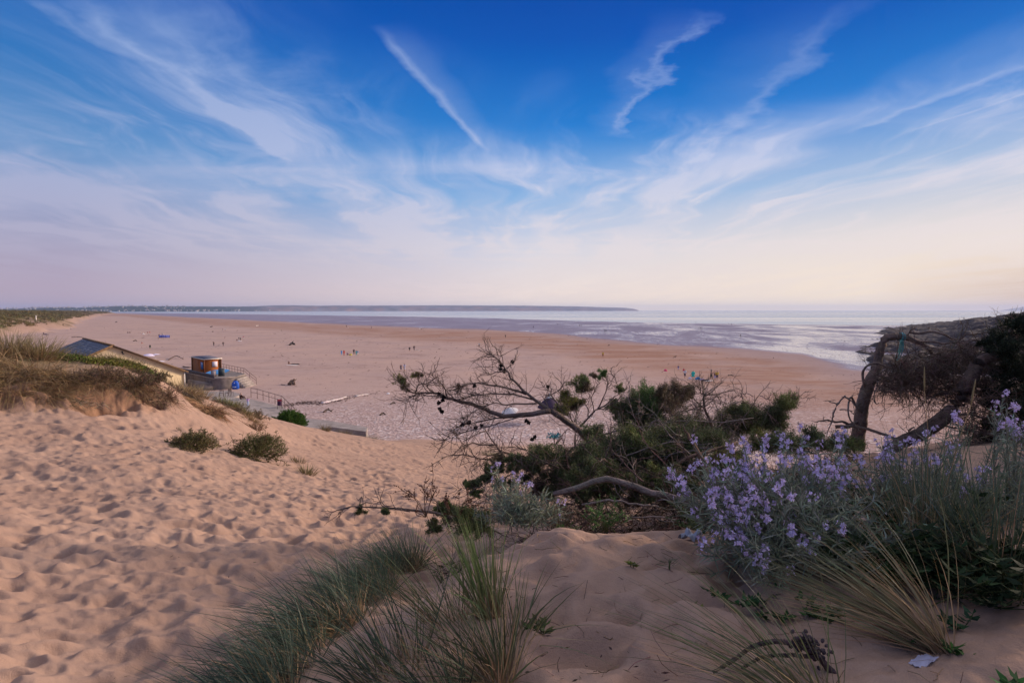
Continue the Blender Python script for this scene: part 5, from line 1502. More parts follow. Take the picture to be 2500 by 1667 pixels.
def stock(label, base, heads, nst, R, H, leafn, lean=(0, 0, .8), fl_group=None, scale=1.0, Y=(3.2, 3.9), extra_dark=0):
    """grey felted stems from one foot, flower heads at given pixels"""
    base = np.asarray(base, float)
    t = thing('lilac_flower_shrub', label, 'flowering shrub', tuple(base), group='grey-leaved shrubs with lilac flowers')
    GL = (.245, .275, .205)
    tips = np.array([at(a, b, y) - base for a, b, y in heads])
    root = np.stack([RNG.normal(0, R * .22, len(tips)), RNG.normal(0, R * .22, len(tips)), np.full(len(tips), 0.0)], 1)
    S = []
    for r0, tp in zip(root, tips):
        midp = r0 * .45 + tp * .55 + np.array([0, 0, -.10 * np.linalg.norm(tp - r0)]) + RNG.normal(0, .03, 3)
        S.append(spline([r0, midp, tp], 8))
    S = np.array(S)
    n = nst
    d = RNG.normal(0, 1, (n, 3)); d[:, 2] = np.abs(d[:, 2]) * .75 + .1
    d = norm(d) * [R, R, H]
    X = grow(np.stack([RNG.normal(0, R * .25, n), RNG.normal(0, R * .2, n), np.zeros(n)], 1), d + np.asarray(lean) * .1, np.linalg.norm(d, axis=1) * RNG.uniform(.6, .98, n), 8, .14, (0, 0, .05))
    g = ground_h(X[..., 0] + base[0], X[..., 1] + base[1]) - base[2]
    X[..., 2] = np.maximum(X[..., 2], g + .02)
    A = np.concatenate([S, X])
    m = MB()
    V, F = tubes(A, np.linspace(1, .6, 8)[None] * np.full((len(A), 1), .0038 * scale), 5); m.add(V, F, np.repeat(jitter((.22, .22, .155), len(A), .15), 40, 0))
    # long curved seed pods
    q, d = along(A, int(len(A) * 1.8), .5)
    pd = grow(q, d * .4 + RNG.normal(0, .8, d.shape), RNG.uniform(.05, .13, len(q)) * scale, 5, .12, (0, 0, .12))
    V, F = tubes(pd, np.full((len(q), 5), .0021 * scale), 4); m.add(V, F, np.repeat(jitter((.24, .25, .17), len(q), .2), 20, 0))
    m.build('stems', M_GREYLEAF, t)
    q, d = along(A, leafn, .25, .98)
    d = norm(d * .8 + RNG.normal(0, .6, d.shape) + np.array([0, 0, .15]))
    ln = RNG.uniform(.04, .095, leafn) * scale
    V, F, tt = blades(q, d, ln, RNG.uniform(.005, .010, leafn) * scale, np.stack([RNG.normal(0, .2, leafn), RNG.normal(0, .2, leafn), RNG.uniform(-.5, .1, leafn)], 1), k=4)
    m = MB(); m.add(V, F, np.repeat(jitter(GL, leafn, .22), 8, 0))
    m.build('leaves', M_GREYLEAF, t)
    rest = MB()
    for i, tp in enumerate(tips):
        if i >= 95:      # beyond a hundred heads the rest are one part
            s = RNG.uniform(.7, 1.1) * scale
            M = Matrix.Translation(Vector(tp)) @ Matrix.Rotation(RNG.uniform(0, 6.28), 4, 'Z') @ Matrix.Rotation(RNG.normal(0, .35), 4, 'X') @ Matrix.Scale(s, 4)
            src = FLW[RNG.integers(0, 6)]
            v = np.zeros(len(src.vertices) * 3); src.vertices.foreach_get('co', v); v = v.reshape(-1, 3)
            c = np.zeros(len(src.vertices) * 4); src.attributes['col'].data.foreach_get('color', c)
            A_ = np.array(M); v = v @ A_[:3, :3].T + A_[:3, 3]
            by = {}
            for p_ in src.polygons: by.setdefault(len(p_.vertices), []).append(list(p_.vertices))
            rest.add(v, [np.array(x) for x in by.values()], c.reshape(-1, 4)[:, :3])
            continue
        o = bpy.data.objects.new('flower_head', FLW[RNG.integers(0, 6)])
        COL.objects.link(o)
        o.parent = t
        o.location = tp
        o.rotation_euler = (RNG.normal(0, .35), RNG.normal(0, .35), RNG.uniform(0, 6.28))
        s = RNG.uniform(.55, .95) * scale
        o.scale = (s, s, s)
    if rest.n: tag(rest.build('flower_heads', M_PETAL, t), kind='stuff')
    return t

def rnd_heads(spec):
    out = []
    for cx, cy, sx, sy, n, y0, y1 in spec:
        for i in range(n):
            out.append((cx + RNG.normal(0, sx), cy + RNG.normal(0, sy), RNG.uniform(y0, y1)))
    return out
hd = [(1902, 1065, 3.9), (1910, 1078, 3.9), (1958, 1056, 4.0), (1962, 1085, 4.0), (1815, 1092, 3.7), (1820, 1108, 3.7), (2042, 1072, 4.0), (2050, 1085, 4.0), (2065, 1070, 4.0), (1680, 1158, 3.5), (1700, 1150, 3.5),
      (1720, 1218, 3.3), (1745, 1325, 3.0), (1880, 1280, 2.95), (1925, 1225, 2.95), (1985, 1355, 2.9), (1998, 1328, 2.9), (2018, 1295, 2.9), (2050, 1310, 2.9), (1830, 1335, 2.9), (1845, 1380, 2.85), (1868, 1360, 2.85), (1930, 1412, 2.8),
      (1780, 1260, 3.0), (1800, 1268, 3.0), (1862, 1300, 2.95), (1990, 1220, 3.05), (1900, 1200, 3.1), (1955, 1345, 2.9), (1832, 1358, 2.9), (1850, 1395, 2.85)]
hd += rnd_heads([(1790, 1195, 52, 32, 28, 3.1, 3.5), (1840, 1150, 52, 28, 22, 3.3, 3.7), (1930, 1140, 60, 30, 26, 3.4, 3.8), (2010, 1150, 50, 22, 14, 3.4, 3.8), (1790, 1250, 45, 26, 16, 2.95, 3.25), (1860, 1230, 60, 40, 14, 2.95, 3.2), (1780, 1330, 45, 35, 12, 2.85, 3.05), (1985, 1180, 40, 18, 8, 3.2, 3.5), (1660, 1210, 18, 26, 5, 3.4, 3.6)])
stock('big dome of grey leaves crowded with lilac flowers at the edge of the bare sand', at(1925, 1345, 3.35), hd, 300, .60, .50, 15000, scale=1.05)
hd = rnd_heads([(2165, 1135, 40, 24, 18, 3.5, 3.9), (2250, 1120, 35, 30, 16, 3.5, 3.9), (2310, 1130, 30, 24, 12, 3.5, 3.9)]) + [(2325, 1020, 3.8), (2340, 1030, 3.8), (2352, 1040, 3.8), (2262, 1070, 3.8), (2275, 1060, 3.8), (2240, 1085, 3.8), (2170, 1090, 3.9), (2180, 1065, 3.9)]
stock('lilac flowering shrub with thin grey stems behind the tall grass on the right', at(2240, 1300, 3.85), hd, 140, .48, .52, 5200)
hd = rnd_heads([(2470, 1020, 22, 26, 12, 3.6, 3.9), (2390, 1180, 22, 18, 7, 3.5, 3.7), (2480, 1060, 16, 20, 5, 3.6, 3.8)])
stock('shaded lilac flowering shrub at the right edge below the cypress', at(2450, 1290, 3.75), hd, 80, .40, .55, 3000)
hd = rnd_heads([(1235, 1170, 26, 16, 9, 4.9, 5.2), (1290, 1210, 18, 12, 4, 4.8, 5.1)]) + [(1213, 1140, 5.0), (1362, 1232, 4.8), (1376, 1235, 4.8), (1370, 1262, 4.7)]
stock('small greyish shrub with few lilac flowers left of the long log', at(1270, 1278, 4.75), hd, 90, .34, .36, 2600)

# ---- broad-leaved seedlings and undergrowth
def leafy(label, base, R, H, n, col=(.035, .085, .03), L=.06, W=.024, group='green seedlings on the bare sand', name='leafy_seedling', cat='seedling', nst=None):
    base = np.asarray(base, float)
    t = thing(name, label, cat, tuple(base), group=group)
    ns = nst or max(2, n // 9)
    a = RNG.uniform(0, 6.28, ns)
    d = np.stack([np.cos(a) * R, np.sin(a) * R, np.full(ns, H)], 1) * RNG.uniform(.5, 1, (ns, 1))
    S = grow(np.stack([RNG.normal(0, R * .2, ns), RNG.normal(0, R * .2, ns), np.full(ns, -.02)], 1), d, np.linalg.norm(d, axis=1) + .02, 5, .12)
    m = MB(); V, F = tubes(S, np.linspace(1, .6, 5)[None] * np.full((ns, 1), .0035), 5); m.add(V, F, (.10, .12, .05)); m.build('stems', M_LEAF, t)
    q, dd = along(S, n, .45, 1)
    b = RNG.uniform(0, 6.28, n)
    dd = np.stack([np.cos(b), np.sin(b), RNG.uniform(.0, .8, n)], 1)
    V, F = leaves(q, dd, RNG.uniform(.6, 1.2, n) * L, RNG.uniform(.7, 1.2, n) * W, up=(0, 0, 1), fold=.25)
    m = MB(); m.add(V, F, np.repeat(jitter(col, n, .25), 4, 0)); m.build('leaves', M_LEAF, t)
leafy('leafy green seedling at the left foot of the lilac flower dome', G(1850, 1470), .16, .07, 80)
leafy('leafy green seedling below the lilac flower dome with leaves in whorls', G(2000, 1500), .11, .08, 60, (.05, .115, .035))
leafy('tiny green seedling between the two leafy ones below the flowers', G(1902, 1503), .03, .03, 16)
leafy('bright green seedling in the foot of the flattened straw grass', G(2215, 1570), .07, .10, 46, (.055, .13, .035))
leafy('dark green seedling alone on bare sand right of the straw grass', G(2348, 1535), .06, .07, 40, (.035, .08, .035))
leafy('small green seedling near the torn white paper', G(2345, 1600), .03, .03, 16, (.05, .12, .03))
leafy('green seedling cut by the bottom edge at the right', G(2440, 1668), .04, .04, 18, (.04, .10, .03))
leafy('withered seedling with dry stems right of the lime green tuft', G(1325, 1560), .05, .08, 26, (.09, .10, .035))
leafy('small green seedling next to the withered one', G(1300, 1545), .03, .05, 16, (.07, .11, .03))
leafy('yellow-green sprout on the bare sand in the middle of the mound', G(1548, 1385), .02, .06, 14, (.14, .15, .03), .035)
leafy('little green sprout on the crest of the mound', G(1385, 1325), .02, .03, 12, (.09, .14, .03), .03)
leafy('tiny sprout on the sand below the plastic scrap', G(1703, 1482), .02, .03, 10, (.12, .14, .03), .03)
leafy('thin grass-like sprout in the middle of the bare sand', G(1632, 1395), .02, .12, 14, (.10, .12, .07), .10, .006)
UG = 'dark leafy undergrowth at the foot of the shrubs'
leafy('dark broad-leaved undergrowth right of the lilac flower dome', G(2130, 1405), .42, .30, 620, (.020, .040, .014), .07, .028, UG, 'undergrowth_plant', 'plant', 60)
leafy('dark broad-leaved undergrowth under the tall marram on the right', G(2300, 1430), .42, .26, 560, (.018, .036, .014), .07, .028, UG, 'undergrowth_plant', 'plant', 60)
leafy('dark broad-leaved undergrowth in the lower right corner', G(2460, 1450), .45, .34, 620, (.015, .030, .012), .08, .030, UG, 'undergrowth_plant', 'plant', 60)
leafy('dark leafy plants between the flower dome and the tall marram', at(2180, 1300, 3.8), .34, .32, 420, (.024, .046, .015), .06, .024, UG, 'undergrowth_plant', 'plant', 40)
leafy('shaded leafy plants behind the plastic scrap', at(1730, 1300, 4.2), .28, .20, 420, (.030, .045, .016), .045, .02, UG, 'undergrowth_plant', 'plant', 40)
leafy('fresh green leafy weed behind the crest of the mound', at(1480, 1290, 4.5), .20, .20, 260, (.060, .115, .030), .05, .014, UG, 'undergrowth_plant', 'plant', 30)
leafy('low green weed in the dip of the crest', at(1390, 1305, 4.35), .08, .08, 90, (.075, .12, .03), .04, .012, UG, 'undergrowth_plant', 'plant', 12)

# ---- dry brown dock stalks
def dock(label, base, tips, Y):
    base = np.asarray(base, float)
    t = thing('dry_weed_stalks', label, 'weed', tuple(base), group='dry reddish weeds')
    m = MB(); S = np.array([spline([np.zeros(3), (at(a, b, Y) - base) * .5 + RNG.normal(0, .02, 3), at(a, b, Y) - base], 8) for a, b in tips])
    V, F = tubes(S, np.linspace(1, .5, 8)[None] * np.full((len(S), 1), .0035), 4); m.add(V, F, (.14, .075, .05))
    q, d = along(S, len(S) * 6, .4); s = grow(q, d + RNG.normal(0, .6, d.shape), RNG.uniform(.04, .14, len(q)), 4, .2)
    V, F = tubes(s, np.full((len(q), 4), .0018), 3); m.add(V, F, (.15, .08, .055))
    m.build('stalks', M_TWIG, t)
    q, d = along(np.concatenate([s]), 420, .3, 1)
    V, F = leaves(q, RNG.normal(0, 1, (420, 3)), .014, .012); m = MB(); m.add(V, F, jitter((.15, .07, .045), len(V), .3)); m.build('seeds', M_TWIG, t)
dock('reddish brown dried weed stalks standing before the sand slope', at(1040, 1262, 5.2), [(980, 1195), (1000, 1210), (1020, 1225), (1035, 1180), (1058, 1155), (1068, 1190), (1045, 1215), (990, 1240)], 5.2)
dock('dry brown weed stalks rising above the trailing conifer branch', at(1120, 1262, 5.1), [(1090, 1225), (1120, 1205), (1150, 1225)], 5.1)

# needle litter, dead sprigs and bark on the ground under the thicket
def litter():
    n = 9000
    px = RNG.uniform(1060, 2120, n); Y = RNG.uniform(4.5, 10.5, n)
    X = (px - 1250) / FPX * Y
    keep = vnoise(X / .7, Y / .7, 401) + .25 * np.exp(-((px - 1600) / 330) ** 2) > .52
    X, Y = X[keep], Y[keep]; n = len(X)
    P = np.stack([X, Y, ground_h(X, Y) + RNG.random(n) * .05], 1)
    V, F = leaves(P, RNG.normal(0, 1, (n, 3)) * [1, 1, .35], RNG.uniform(.03, .12, n), RNG.uniform(.01, .03, n))
    m = MB(); m.add(V, F, np.repeat(jitter((.085, .052, .035), n, .4), 4, 0))
    k = 2200
    i = RNG.integers(0, n, k)
    s = grow(P[i], RNG.normal(0, 1, (k, 3)) * [1, 1, .5] + [0, 0, .3], RNG.uniform(.12, .5, k), 5, .3)
    s[..., 2] = np.maximum(s[..., 2], ground_h(s[..., 0], s[..., 1]) + .01)
    V, F = tubes(s, np.linspace(1, .4, 5)[None] * RNG.uniform(.002, .005, (k, 1)), 3)
    m.add(V, F, np.repeat(jitter((.105, .07, .055), k, .3), 15, 0))
    tag(m.build('needle_litter', M_TWIG), kind='stuff')
litter()

base = at(2790, 1330, 5.6)  # cypress added beyond the right edge to keep sun off the near mound
base[2] = gh(base[0], base[1])
t = thing('added_shade_cypress', 'added dense dark cypress, mostly unseen, its fringe closing the right edge beside the lilac flowers', 'tree', tuple(base))
T0 = np.array(t.location)
m = MB()
for e in ((-.3, .2, 3.2), (.5, .3, 3.6), (1.1, -.2, 3.3), (.2, -.3, 2.6)):
    Q = spline([[0, 0, -.2], [e[0] * .4, e[1] * .5, e[2] * .45], e], 10)
    limb(m, Q, .11, .02, DEAD, 8)
m.build('trunk', M_BARK, t, smooth_shade=True)
f = MB()
for px in range(2478, 3500, 62):
    for py in range(480, 1420, 66):
        left = np.interp(py, [230, 500, 760, 950, 1120, 1420], [2960, 2800, 2580, 2495, 2475, 2500])
        if px < left: continue
        yy = RNG.uniform(4.9, 6.3)
        r_ = 46 if px > 2540 else 26
        c_ = at(px + RNG.uniform(-22, 22), py + RNG.uniform(-22, 22), yy)
        if c_[2] < gh(c_[0], c_[1]) + .05: continue
        needles(f, loc(c_), pm(r_, yy), 1900, DK if RNG.random() < .8 else (.040, .055, .022), .036)
f.build('crown', M_NEEDLE, t)
# ================================================================== things on the beach
_mc = {}
def cm_(col, rough=.8, name='fabric'):
    k = (tuple(col), rough, name)
    if k not in _mc: _mc[k] = simple(name, col, rough, .12, 6.0, spec=.2)
    return _mc[k]
M_CONC = simple('concrete', (.30, .25, .225), .9, .28, 1.2, bump=1, bscale=14)
M_CONCD = simple('stained_concrete', (.20, .165, .15), .9, .4, .9, bump=1.5, bscale=9)
M_STEEL = simple('rusty_rail', (.12, .075, .06), .6, .25, 8, spec=.4)
M_DRIFT = simple('driftwood', None, .95, .3, 6, bump=1.5, bscale=30, attr=True)

# ------------------------------------------------------------------ people
def skin_mesh(name, joints, bones, root, sub=1):
    bm = bmesh.new()
    lay = bm.verts.layers.skin.verify()
    vs = {}
    for k, (p, r) in joints.items():
        v = bm.verts.new(p)
        r = r if isinstance(r, tuple) else (r, r)
        v[lay].radius = r
        v[lay].use_root = (k == root)
        vs[k] = v
    for a, b in bones: bm.edges.new((vs[a], vs[b]))
    me = bpy.data.meshes.new(name + '_skeleton')
    bm.to_mesh(me); bm.free()
    ob = bpy.data.objects.new(name + '_skeleton', me)
    COL.objects.link(ob)
    s = ob.modifiers.new('skin', 'SKIN'); s.use_smooth_shade = True
    u = ob.modifiers.new('smooth', 'SUBSURF'); u.levels = sub; u.render_levels = sub
    dg = bpy.context.evaluated_depsgraph_get()
    out = bpy.data.meshes.new_from_object(ob.evaluated_get(dg))
    bpy.data.objects.remove(ob); bpy.data.meshes.remove(me)
    out.name = name
    return out

def mirror(d):
    return {k + '_r': ((-p[0], p[1], p[2]), r) for k, (p, r) in d.items()}

def skeleton(pose):
    """joints of a 1.75 m figure facing -y"""
    hip, sh = .92, 1.42
    J = {}
    leg = {'L': [(.10, 0, .86), (.11, -.01, .48), (.11, .02, .09), (.12, -.15, .035)], 'R': [(-.10, 0, .86), (-.11, -.01, .48), (-.11, .02, .09), (-.12, -.15, .035)]}
    arm = {'L': [(.19, 0, 1.42), (.25, .02, 1.13), (.26, -.06, .88), (.26, -.09, .80)], 'R': [(-.19, 0, 1.42), (-.25, .02, 1.13), (-.26, -.06, .88), (-.26, -.09, .80)]}
    tor = [(0, 0, .93), (0, .01, 1.12), (0, 0, 1.33), (0, 0, 1.50), (0, -.02, 1.60), (0, -.02, 1.70)]
    if pose == 'walk':
        leg = {'L': [(.09, 0, .86), (.10, -.16, .50), (.10, -.26, .10), (.11, -.42, .06)], 'R': [(-.09, 0, .86), (-.10, .06, .47), (-.10, .30, .14), (-.11, .20, .03)]}
        arm = {'L': [(.19, 0, 1.42), (.25, .12, 1.16), (.26, .14, .90), (.26, .13, .82)], 'R': [(-.19, 0, 1.42), (-.25, -.08, 1.15), (-.25, -.25, .97), (-.25, -.31, .92)]}
    elif pose == 'reach':
        arm['R'] = [(-.19, 0, 1.42), (-.28, -.08, 1.20), (-.16, -.28, 1.34), (-.12, -.34, 1.40)]
        arm['L'] = [(.19, 0, 1.42), (.27, -.08, 1.18), (.14, -.28, 1.30), (.10, -.34, 1.36)]
    elif pose == 'hold':
        arm['R'] = [(-.19, 0, 1.42), (-.32, .02, 1.18), (-.46, -.05, 1.02), (-.52, -.07, .98)]
    elif pose == 'sit':
        tor = [(0, .10, .12), (0, .10, .32), (0, .06, .52), (0, .03, .70), (0, 0, .80), (0, 0, .90)]
        leg = {'L': [(.10, .06, .12), (.14, -.32, .44), (.13, -.52, .09), (.13, -.68, .04)], 'R': [(-.10, .06, .12), (-.14, -.34, .42), (-.13, -.55, .09), (-.13, -.70, .04)]}
        arm = {'L': [(.19, .05, .62), (.26, -.08, .40), (.16, -.28, .42), (.12, -.35, .43)], 'R': [(-.19, .05, .62), (-.26, -.08, .40), (-.16, -.28, .42), (-.12, -.35, .43)]}
    elif pose == 'lie':
        tor = [(0, 0, .12), (0, .20, .13), (0, .42, .17), (0, .58, .22), (0, .68, .27), (0, .77, .30)]
        leg = {'L': [(.10, -.06, .11), (.12, -.45, .22), (.11, -.84, .06), (.12, -.92, .16)], 'R': [(-.10, -.06, .11), (-.12, -.47, .10), (-.11, -.88, .06), (-.12, -.94, .17)]}
        arm = {'L': [(.19, .48, .18), (.33, .40, .05), (.34, .15, .05), (.34, .07, .05)], 'R': [(-.19, .48, .18), (-.33, .40, .05), (-.34, .15, .05), (-.34, .07, .05)]}
    J['pelvis'] = (tor[0], (.15, .115)); J['waist'] = (tor[1], (.125, .10)); J['chest'] = (tor[2], (.15, .115)); J['neck'] = (tor[3], .052); J['head'] = (tor[4], (.080, .092)); J['crown'] = (tor[5], (.070, .080))
    B = [('pelvis', 'waist'), ('waist', 'chest'), ('chest', 'neck'), ('neck', 'head'), ('head', 'crown')]
    hd = np.array(tor[4]); upv = norm(np.array(tor[5]) - hd)
    fw = np.array([0, -1, 0]) if pose != 'lie' else np.array([0, -.35, .94])
    J['nose'] = (tuple(hd + fw * .115 + upv * .01), .014); B.append(('head', 'nose'))
    for s in 'LR':
        sx = 1 if s == 'L' else -1
        h, kn, an, to = leg[s]
        J['hip' + s], J['knee' + s], J['ankle' + s], J['toe' + s] = (h, .085), (kn, .058), (an, .040), (to, (.036, .026))
        B += [('pelvis', 'hip' + s), ('hip' + s, 'knee' + s), ('knee' + s, 'ankle' + s), ('ankle' + s, 'toe' + s)]
        a, el, wr, pa = arm[s]
        J['shoulder' + s], J['elbow' + s], J['wrist' + s], J['palm' + s] = (a, .058), (el, .042), (wr, .028), (pa, (.034, .018))
        B += [('chest', 'shoulder' + s), ('shoulder' + s, 'elbow' + s), ('elbow' + s, 'wrist' + s), ('wrist' + s, 'palm' + s)]
        d = norm(np.array(pa) - np.array(wr)); side = norm(np.cross(d, [sx, 0.2, 0.1])); inn = np.cross(side, d)
        for q, (o, ln) in enumerate(((-.026, .070), (-.009, .082), (.009, .078), (.026, .060))):
            st_ = np.array(pa) + side * o + d * .035
            J[f'f{q}a{s}'] = (tuple(st_), .0095); J[f'f{q}b{s}'] = (tuple(st_ + d * ln * .5 + inn * .004), .0085); J[f'f{q}c{s}'] = (tuple(st_ + d * ln * .85 + inn * .022 * -sx), .007)
            B += [('palm' + s, f'f{q}a{s}'), (f'f{q}a{s}', f'f{q}b{s}'), (f'f{q}b{s}', f'f{q}c{s}')]
        th = np.array(wr) + d * .03 - side * .032
        J['t0' + s] = (tuple(th), .011); J['t1' + s] = (tuple(th + d * .03 - side * .018), .009)
        B += [('palm' + s, 't0' + s), ('t0' + s, 't1' + s)]
    return J, B

def bone_of(V, J, B):
    best = np.full(len(V), 1e9); idx = np.zeros(len(V), int)
    for i, (a, b) in enumerate(B):
        p, q = np.array(J[a][0]), np.array(J[b][0])
        d = q - p
        t = np.clip(((V - p) @ d) / (d @ d), 0, 1)
        ds = np.linalg.norm(V - (p + t[:, None] * d), axis=1) - 0.5 * (np.mean(J[a][1]) + np.mean(J[b][1])) * .8
        m = ds < best
        best[m] = ds[m]; idx[m] = i
    return idx

_bodies = {}
M_SKIN = simple('skin', (.46, .27, .19), .6, .06, 8, spec=.3)
def body(pose):
    if pose in _bodies: return _bodies[pose]
    J, B = skeleton(pose)
    me = skin_mesh('body', J, B, 'pelvis')
    me.materials.clear(); me.materials.append(M_SKIN)
    n = len(me.vertices)
    V = np.zeros(n * 3, np.float32); me.vertices.foreach_get('co', V); V = V.reshape(-1, 3).astype(float)
    N = np.zeros(n * 3, np.float32); me.vertices.foreach_get('normal', N); N = N.reshape(-1, 3)
    F = np.array([list(p.vertices) if len(p.vertices) == 4 else list(p.vertices) + [p.vertices[-1]] for p in me.polygons])
    bi = bone_of(V, J, B)
    names = [b for b in B]
    def has(*ks):
        return np.array([any(x[1].startswith(k) for k in ks) for x in names])[bi]
    hd, cr = np.array(J['head'][0]), np.array(J['crown'][0])
    upv = norm(cr - hd); fw = norm(np.array(J['nose'][0]) - hd - upv * .01)
    inhead = has('head', 'crown', 'nose')
    face = ((V - hd) @ fw > .035) & ((V - hd) @ upv < .075)
    reg = {'shirt': has('waist', 'chest', 'shoulder', 'elbow') | (has('pelvis')), 'vest': has('waist', 'chest', 'shoulder'), 'shorts': has('hip', 'knee') | has('pelvis'), 'trousers': has('hip', 'knee', 'ankle'),
           'dress': has('waist', 'chest', 'shoulder', 'hip', 'knee'), 'suit': has('waist', 'chest', 'shoulder', 'elbow', 'wrist', 'hip', 'knee', 'ankle'),
           'hair': inhead & ~face & ((V - hd) @ upv > -.03), 'jacket': has('waist', 'chest', 'shoulder', 'elbow', 'wrist')}
    near_p = np.linalg.norm(V - np.array(J['pelvis'][0]), axis=1) < .2
    for k in ('shorts', 'trousers', 'suit', 'dress'): reg[k] = reg[k] | (near_p & has('waist', 'hip'))
    _bodies[pose] = (me, V, N, F, reg, {})
    return _bodies[pose]

def shell(pose, region):
    me, V, N, F, reg, cache = body(pose)
    if region in cache: return cache[region]
    off = {'hair': .014, 'shirt': .016, 'jacket': .022, 'vest': .014}.get(region, .011)
    keep = reg[region][F].all(1)
    Fk = F[keep]
    used, inv = np.unique(Fk, return_inverse=True)
    m = mesh_from(region, V[used] + N[used] * off, [inv.reshape(-1, 4)], M_SKIN, smooth_shade=True) if len(used) else None
    cache[region] = m
    return m

HAIR = {'dark': (.03, .022, .018), 'brown': (.09, .05, .03), 'fair': (.38, .26, .13), 'grey': (.3, .28, .27)}
def person(label, p, pose='stand', face=0, h=1.72, wear=(), hair='dark', group='people on the beach', z=None, cat='person'):
    x, y = p[0], p[1]
    zz = gh(x, y) if z is None else z
    t = thing('person', label, cat, (x, y, zz), math.radians(face), group)
    s = h / 1.77
    me = body(pose)[0]
    o = link('body', me, t); o.scale = (s, s, s)
    hm = shell(pose, 'hair')
    if hm:
        q = link('hair', hm, t); q.scale = (s, s, s)
        q.material_slots[0].link = 'OBJECT'; q.material_slots[0].material = cm_(HAIR[hair], .7, 'hair')
    for reg, col in wear:
        sm = shell(pose, reg)
        if sm is None: continue
        q = link(reg, sm, t); q.scale = (s, s, s)
        q.material_slots[0].link = 'OBJECT'; q.material_slots[0].material = cm_(col)
    return t

def dog(label, p, face=0, h=.55, col=(.05, .04, .035), lying=False):
    J = {'rump': ((0, .30, .52), (.11, .12)), 'belly': ((0, .05, .50), (.10, .11)), 'chest': ((0, -.24, .53), (.12, .15)), 'neck': ((0, -.40, .68), (.07, .08)), 'head': ((0, -.50, .76), (.07, .075)), 'muzzle': ((0, -.66, .71), .036),
         'ear1': ((.06, -.48, .84), .018), 'ear2': ((-.06, -.48, .84), .018), 'tail1': ((0, .44, .55), .03), 'tail2': ((0, .66, .66), .016)}
    B = [('rump', 'belly'), ('belly', 'chest'), ('chest', 'neck'), ('neck', 'head'), ('head', 'muzzle'), ('head', 'ear1'), ('head', 'ear2'), ('rump', 'tail1'), ('tail1', 'tail2')]
    for s, sx in (('a', 1), ('b', -1)):
        J['el' + s] = ((.09 * sx, -.24, .36), .05); J['wr' + s] = ((.09 * sx, -.26 + .06 * sx, .18), .032); J['pw' + s] = ((.09 * sx, -.30 + .10 * sx, .03), .032)
        J['kn' + s] = ((.09 * sx, .22, .36), .07); J['hk' + s] = ((.09 * sx, .40 - .05 * sx, .21), .032); J['ft' + s] = ((.09 * sx, .33 - .08 * sx, .03), .032)
        B += [('chest', 'el' + s), ('el' + s, 'wr' + s), ('wr' + s, 'pw' + s), ('rump', 'kn' + s), ('kn' + s, 'hk' + s), ('hk' + s, 'ft' + s)]
    if 'dog' not in _bodies: _bodies['dog'] = skin_mesh('dog', J, B, 'belly')
    me = _bodies['dog']
    if not me.materials: me.materials.append(M_SKIN)
    o = bpy.data.objects.new('dog', me)
    COL.objects.link(o)
    o.location = (p[0], p[1], gh(p[0], p[1]))
    o.rotation_euler = (0, 0, math.radians(face))
    s = h / .85
    o.scale = (s, s, s)
    o.material_slots[0].link = 'OBJECT'; o.material_slots[0].material = cm_(col, .8, 'fur')
    return tag(o, label, 'dog', 'dogs on the beach', 'thing')

W, NV, BK, RD, BL, TL, YL, PK, LI, GY, GN = (.75, .73, .72), (.03, .04, .09), (.02, .02, .022), (.62, .05, .04), (.05, .22, .55), (.02, .48, .42), (.75, .52, .04), (.8, .2, .25), (.5, .45, .72), (.25, .24, .25), (.05, .15, .07)
bp = beach_at
# the couple
person('person in short dark dress with long dark hair walking beside one in white shirt', bp(979, 907), 'walk', 170, 1.66, [('dress', (.05, .04, .08))], 'dark')
person('person in white shirt and pale shorts walking next to the one in dark dress', bp(988, 907), 'walk', 175, 1.78, [('shirt', (.62, .64, .78)), ('shorts', (.55, .52, .62))], 'dark')
# colourful group
person('person wrapped in sky blue towel robe, leftmost of the colourful group in mid beach', bp(834, 867), 'stand', 150, 1.6, [('suit', (.08, .36, .75))], 'fair')
person('person wrapped in a bright red robe in the colourful group', bp(840, 868), 'stand', 200, 1.7, [('suit', RD)], 'dark')
person('person in dark blue sitting on the sand between red robe and yellow bag', bp(848, 867), 'sit', 120, 1.7, [('shirt', (.10, .08, .25)), ('shorts', NV)], 'brown')
person('person in dark clothes standing at the back of the colourful group', bp(864, 865), 'stand', 180, 1.7, [('jacket', (.07, .04, .05)), ('trousers', BK)], 'dark')
person('person in teal robe at the right of the colourful group', bp(870, 867.5), 'stand', 190, 1.6, [('suit', (.01, .38, .40))], 'dark')
person('person in pale blue top at the right end of the colourful group', bp(874, 868), 'stand', 160, 1.55, [('shirt', (.25, .42, .75)), ('shorts', W)], 'brown')
# lying trio
person('person lying on a towel, left one of three sunbathers near the hut', bp(705, 889), 'sit', 30, 1.6, [('shorts', BK), ('vest', BK)], 'dark')
person('person lying on white towel, middle one of three sunbathers', bp(713, 890), 'lie', 80, 1.7, [('shorts', BK)], 'dark')
person('person lying face up, right one of three sunbathers', bp(723, 890), 'lie', 95, 1.7, [('suit', BK)], 'dark')
# dog walkers right of the couple
person('person in black at left of two people with white dogs beyond the couple', bp(1000, 858), 'stand', 180, 1.65, [('jacket', BK), ('shorts', BK)], 'dark')
person('taller person in dark brown beside the white dogs beyond the couple', bp(1011, 856), 'walk', 170, 1.8, [('jacket', (.06, .03, .03)), ('trousers', BK)], 'dark')
dog('white dog standing next to the taller dark walker', bp(1015, 856), 70, .55, (.7, .66, .6))
dog('white dog trotting off right of the dark walkers', bp(1022, 857), 250, .5, (.72, .68, .62))
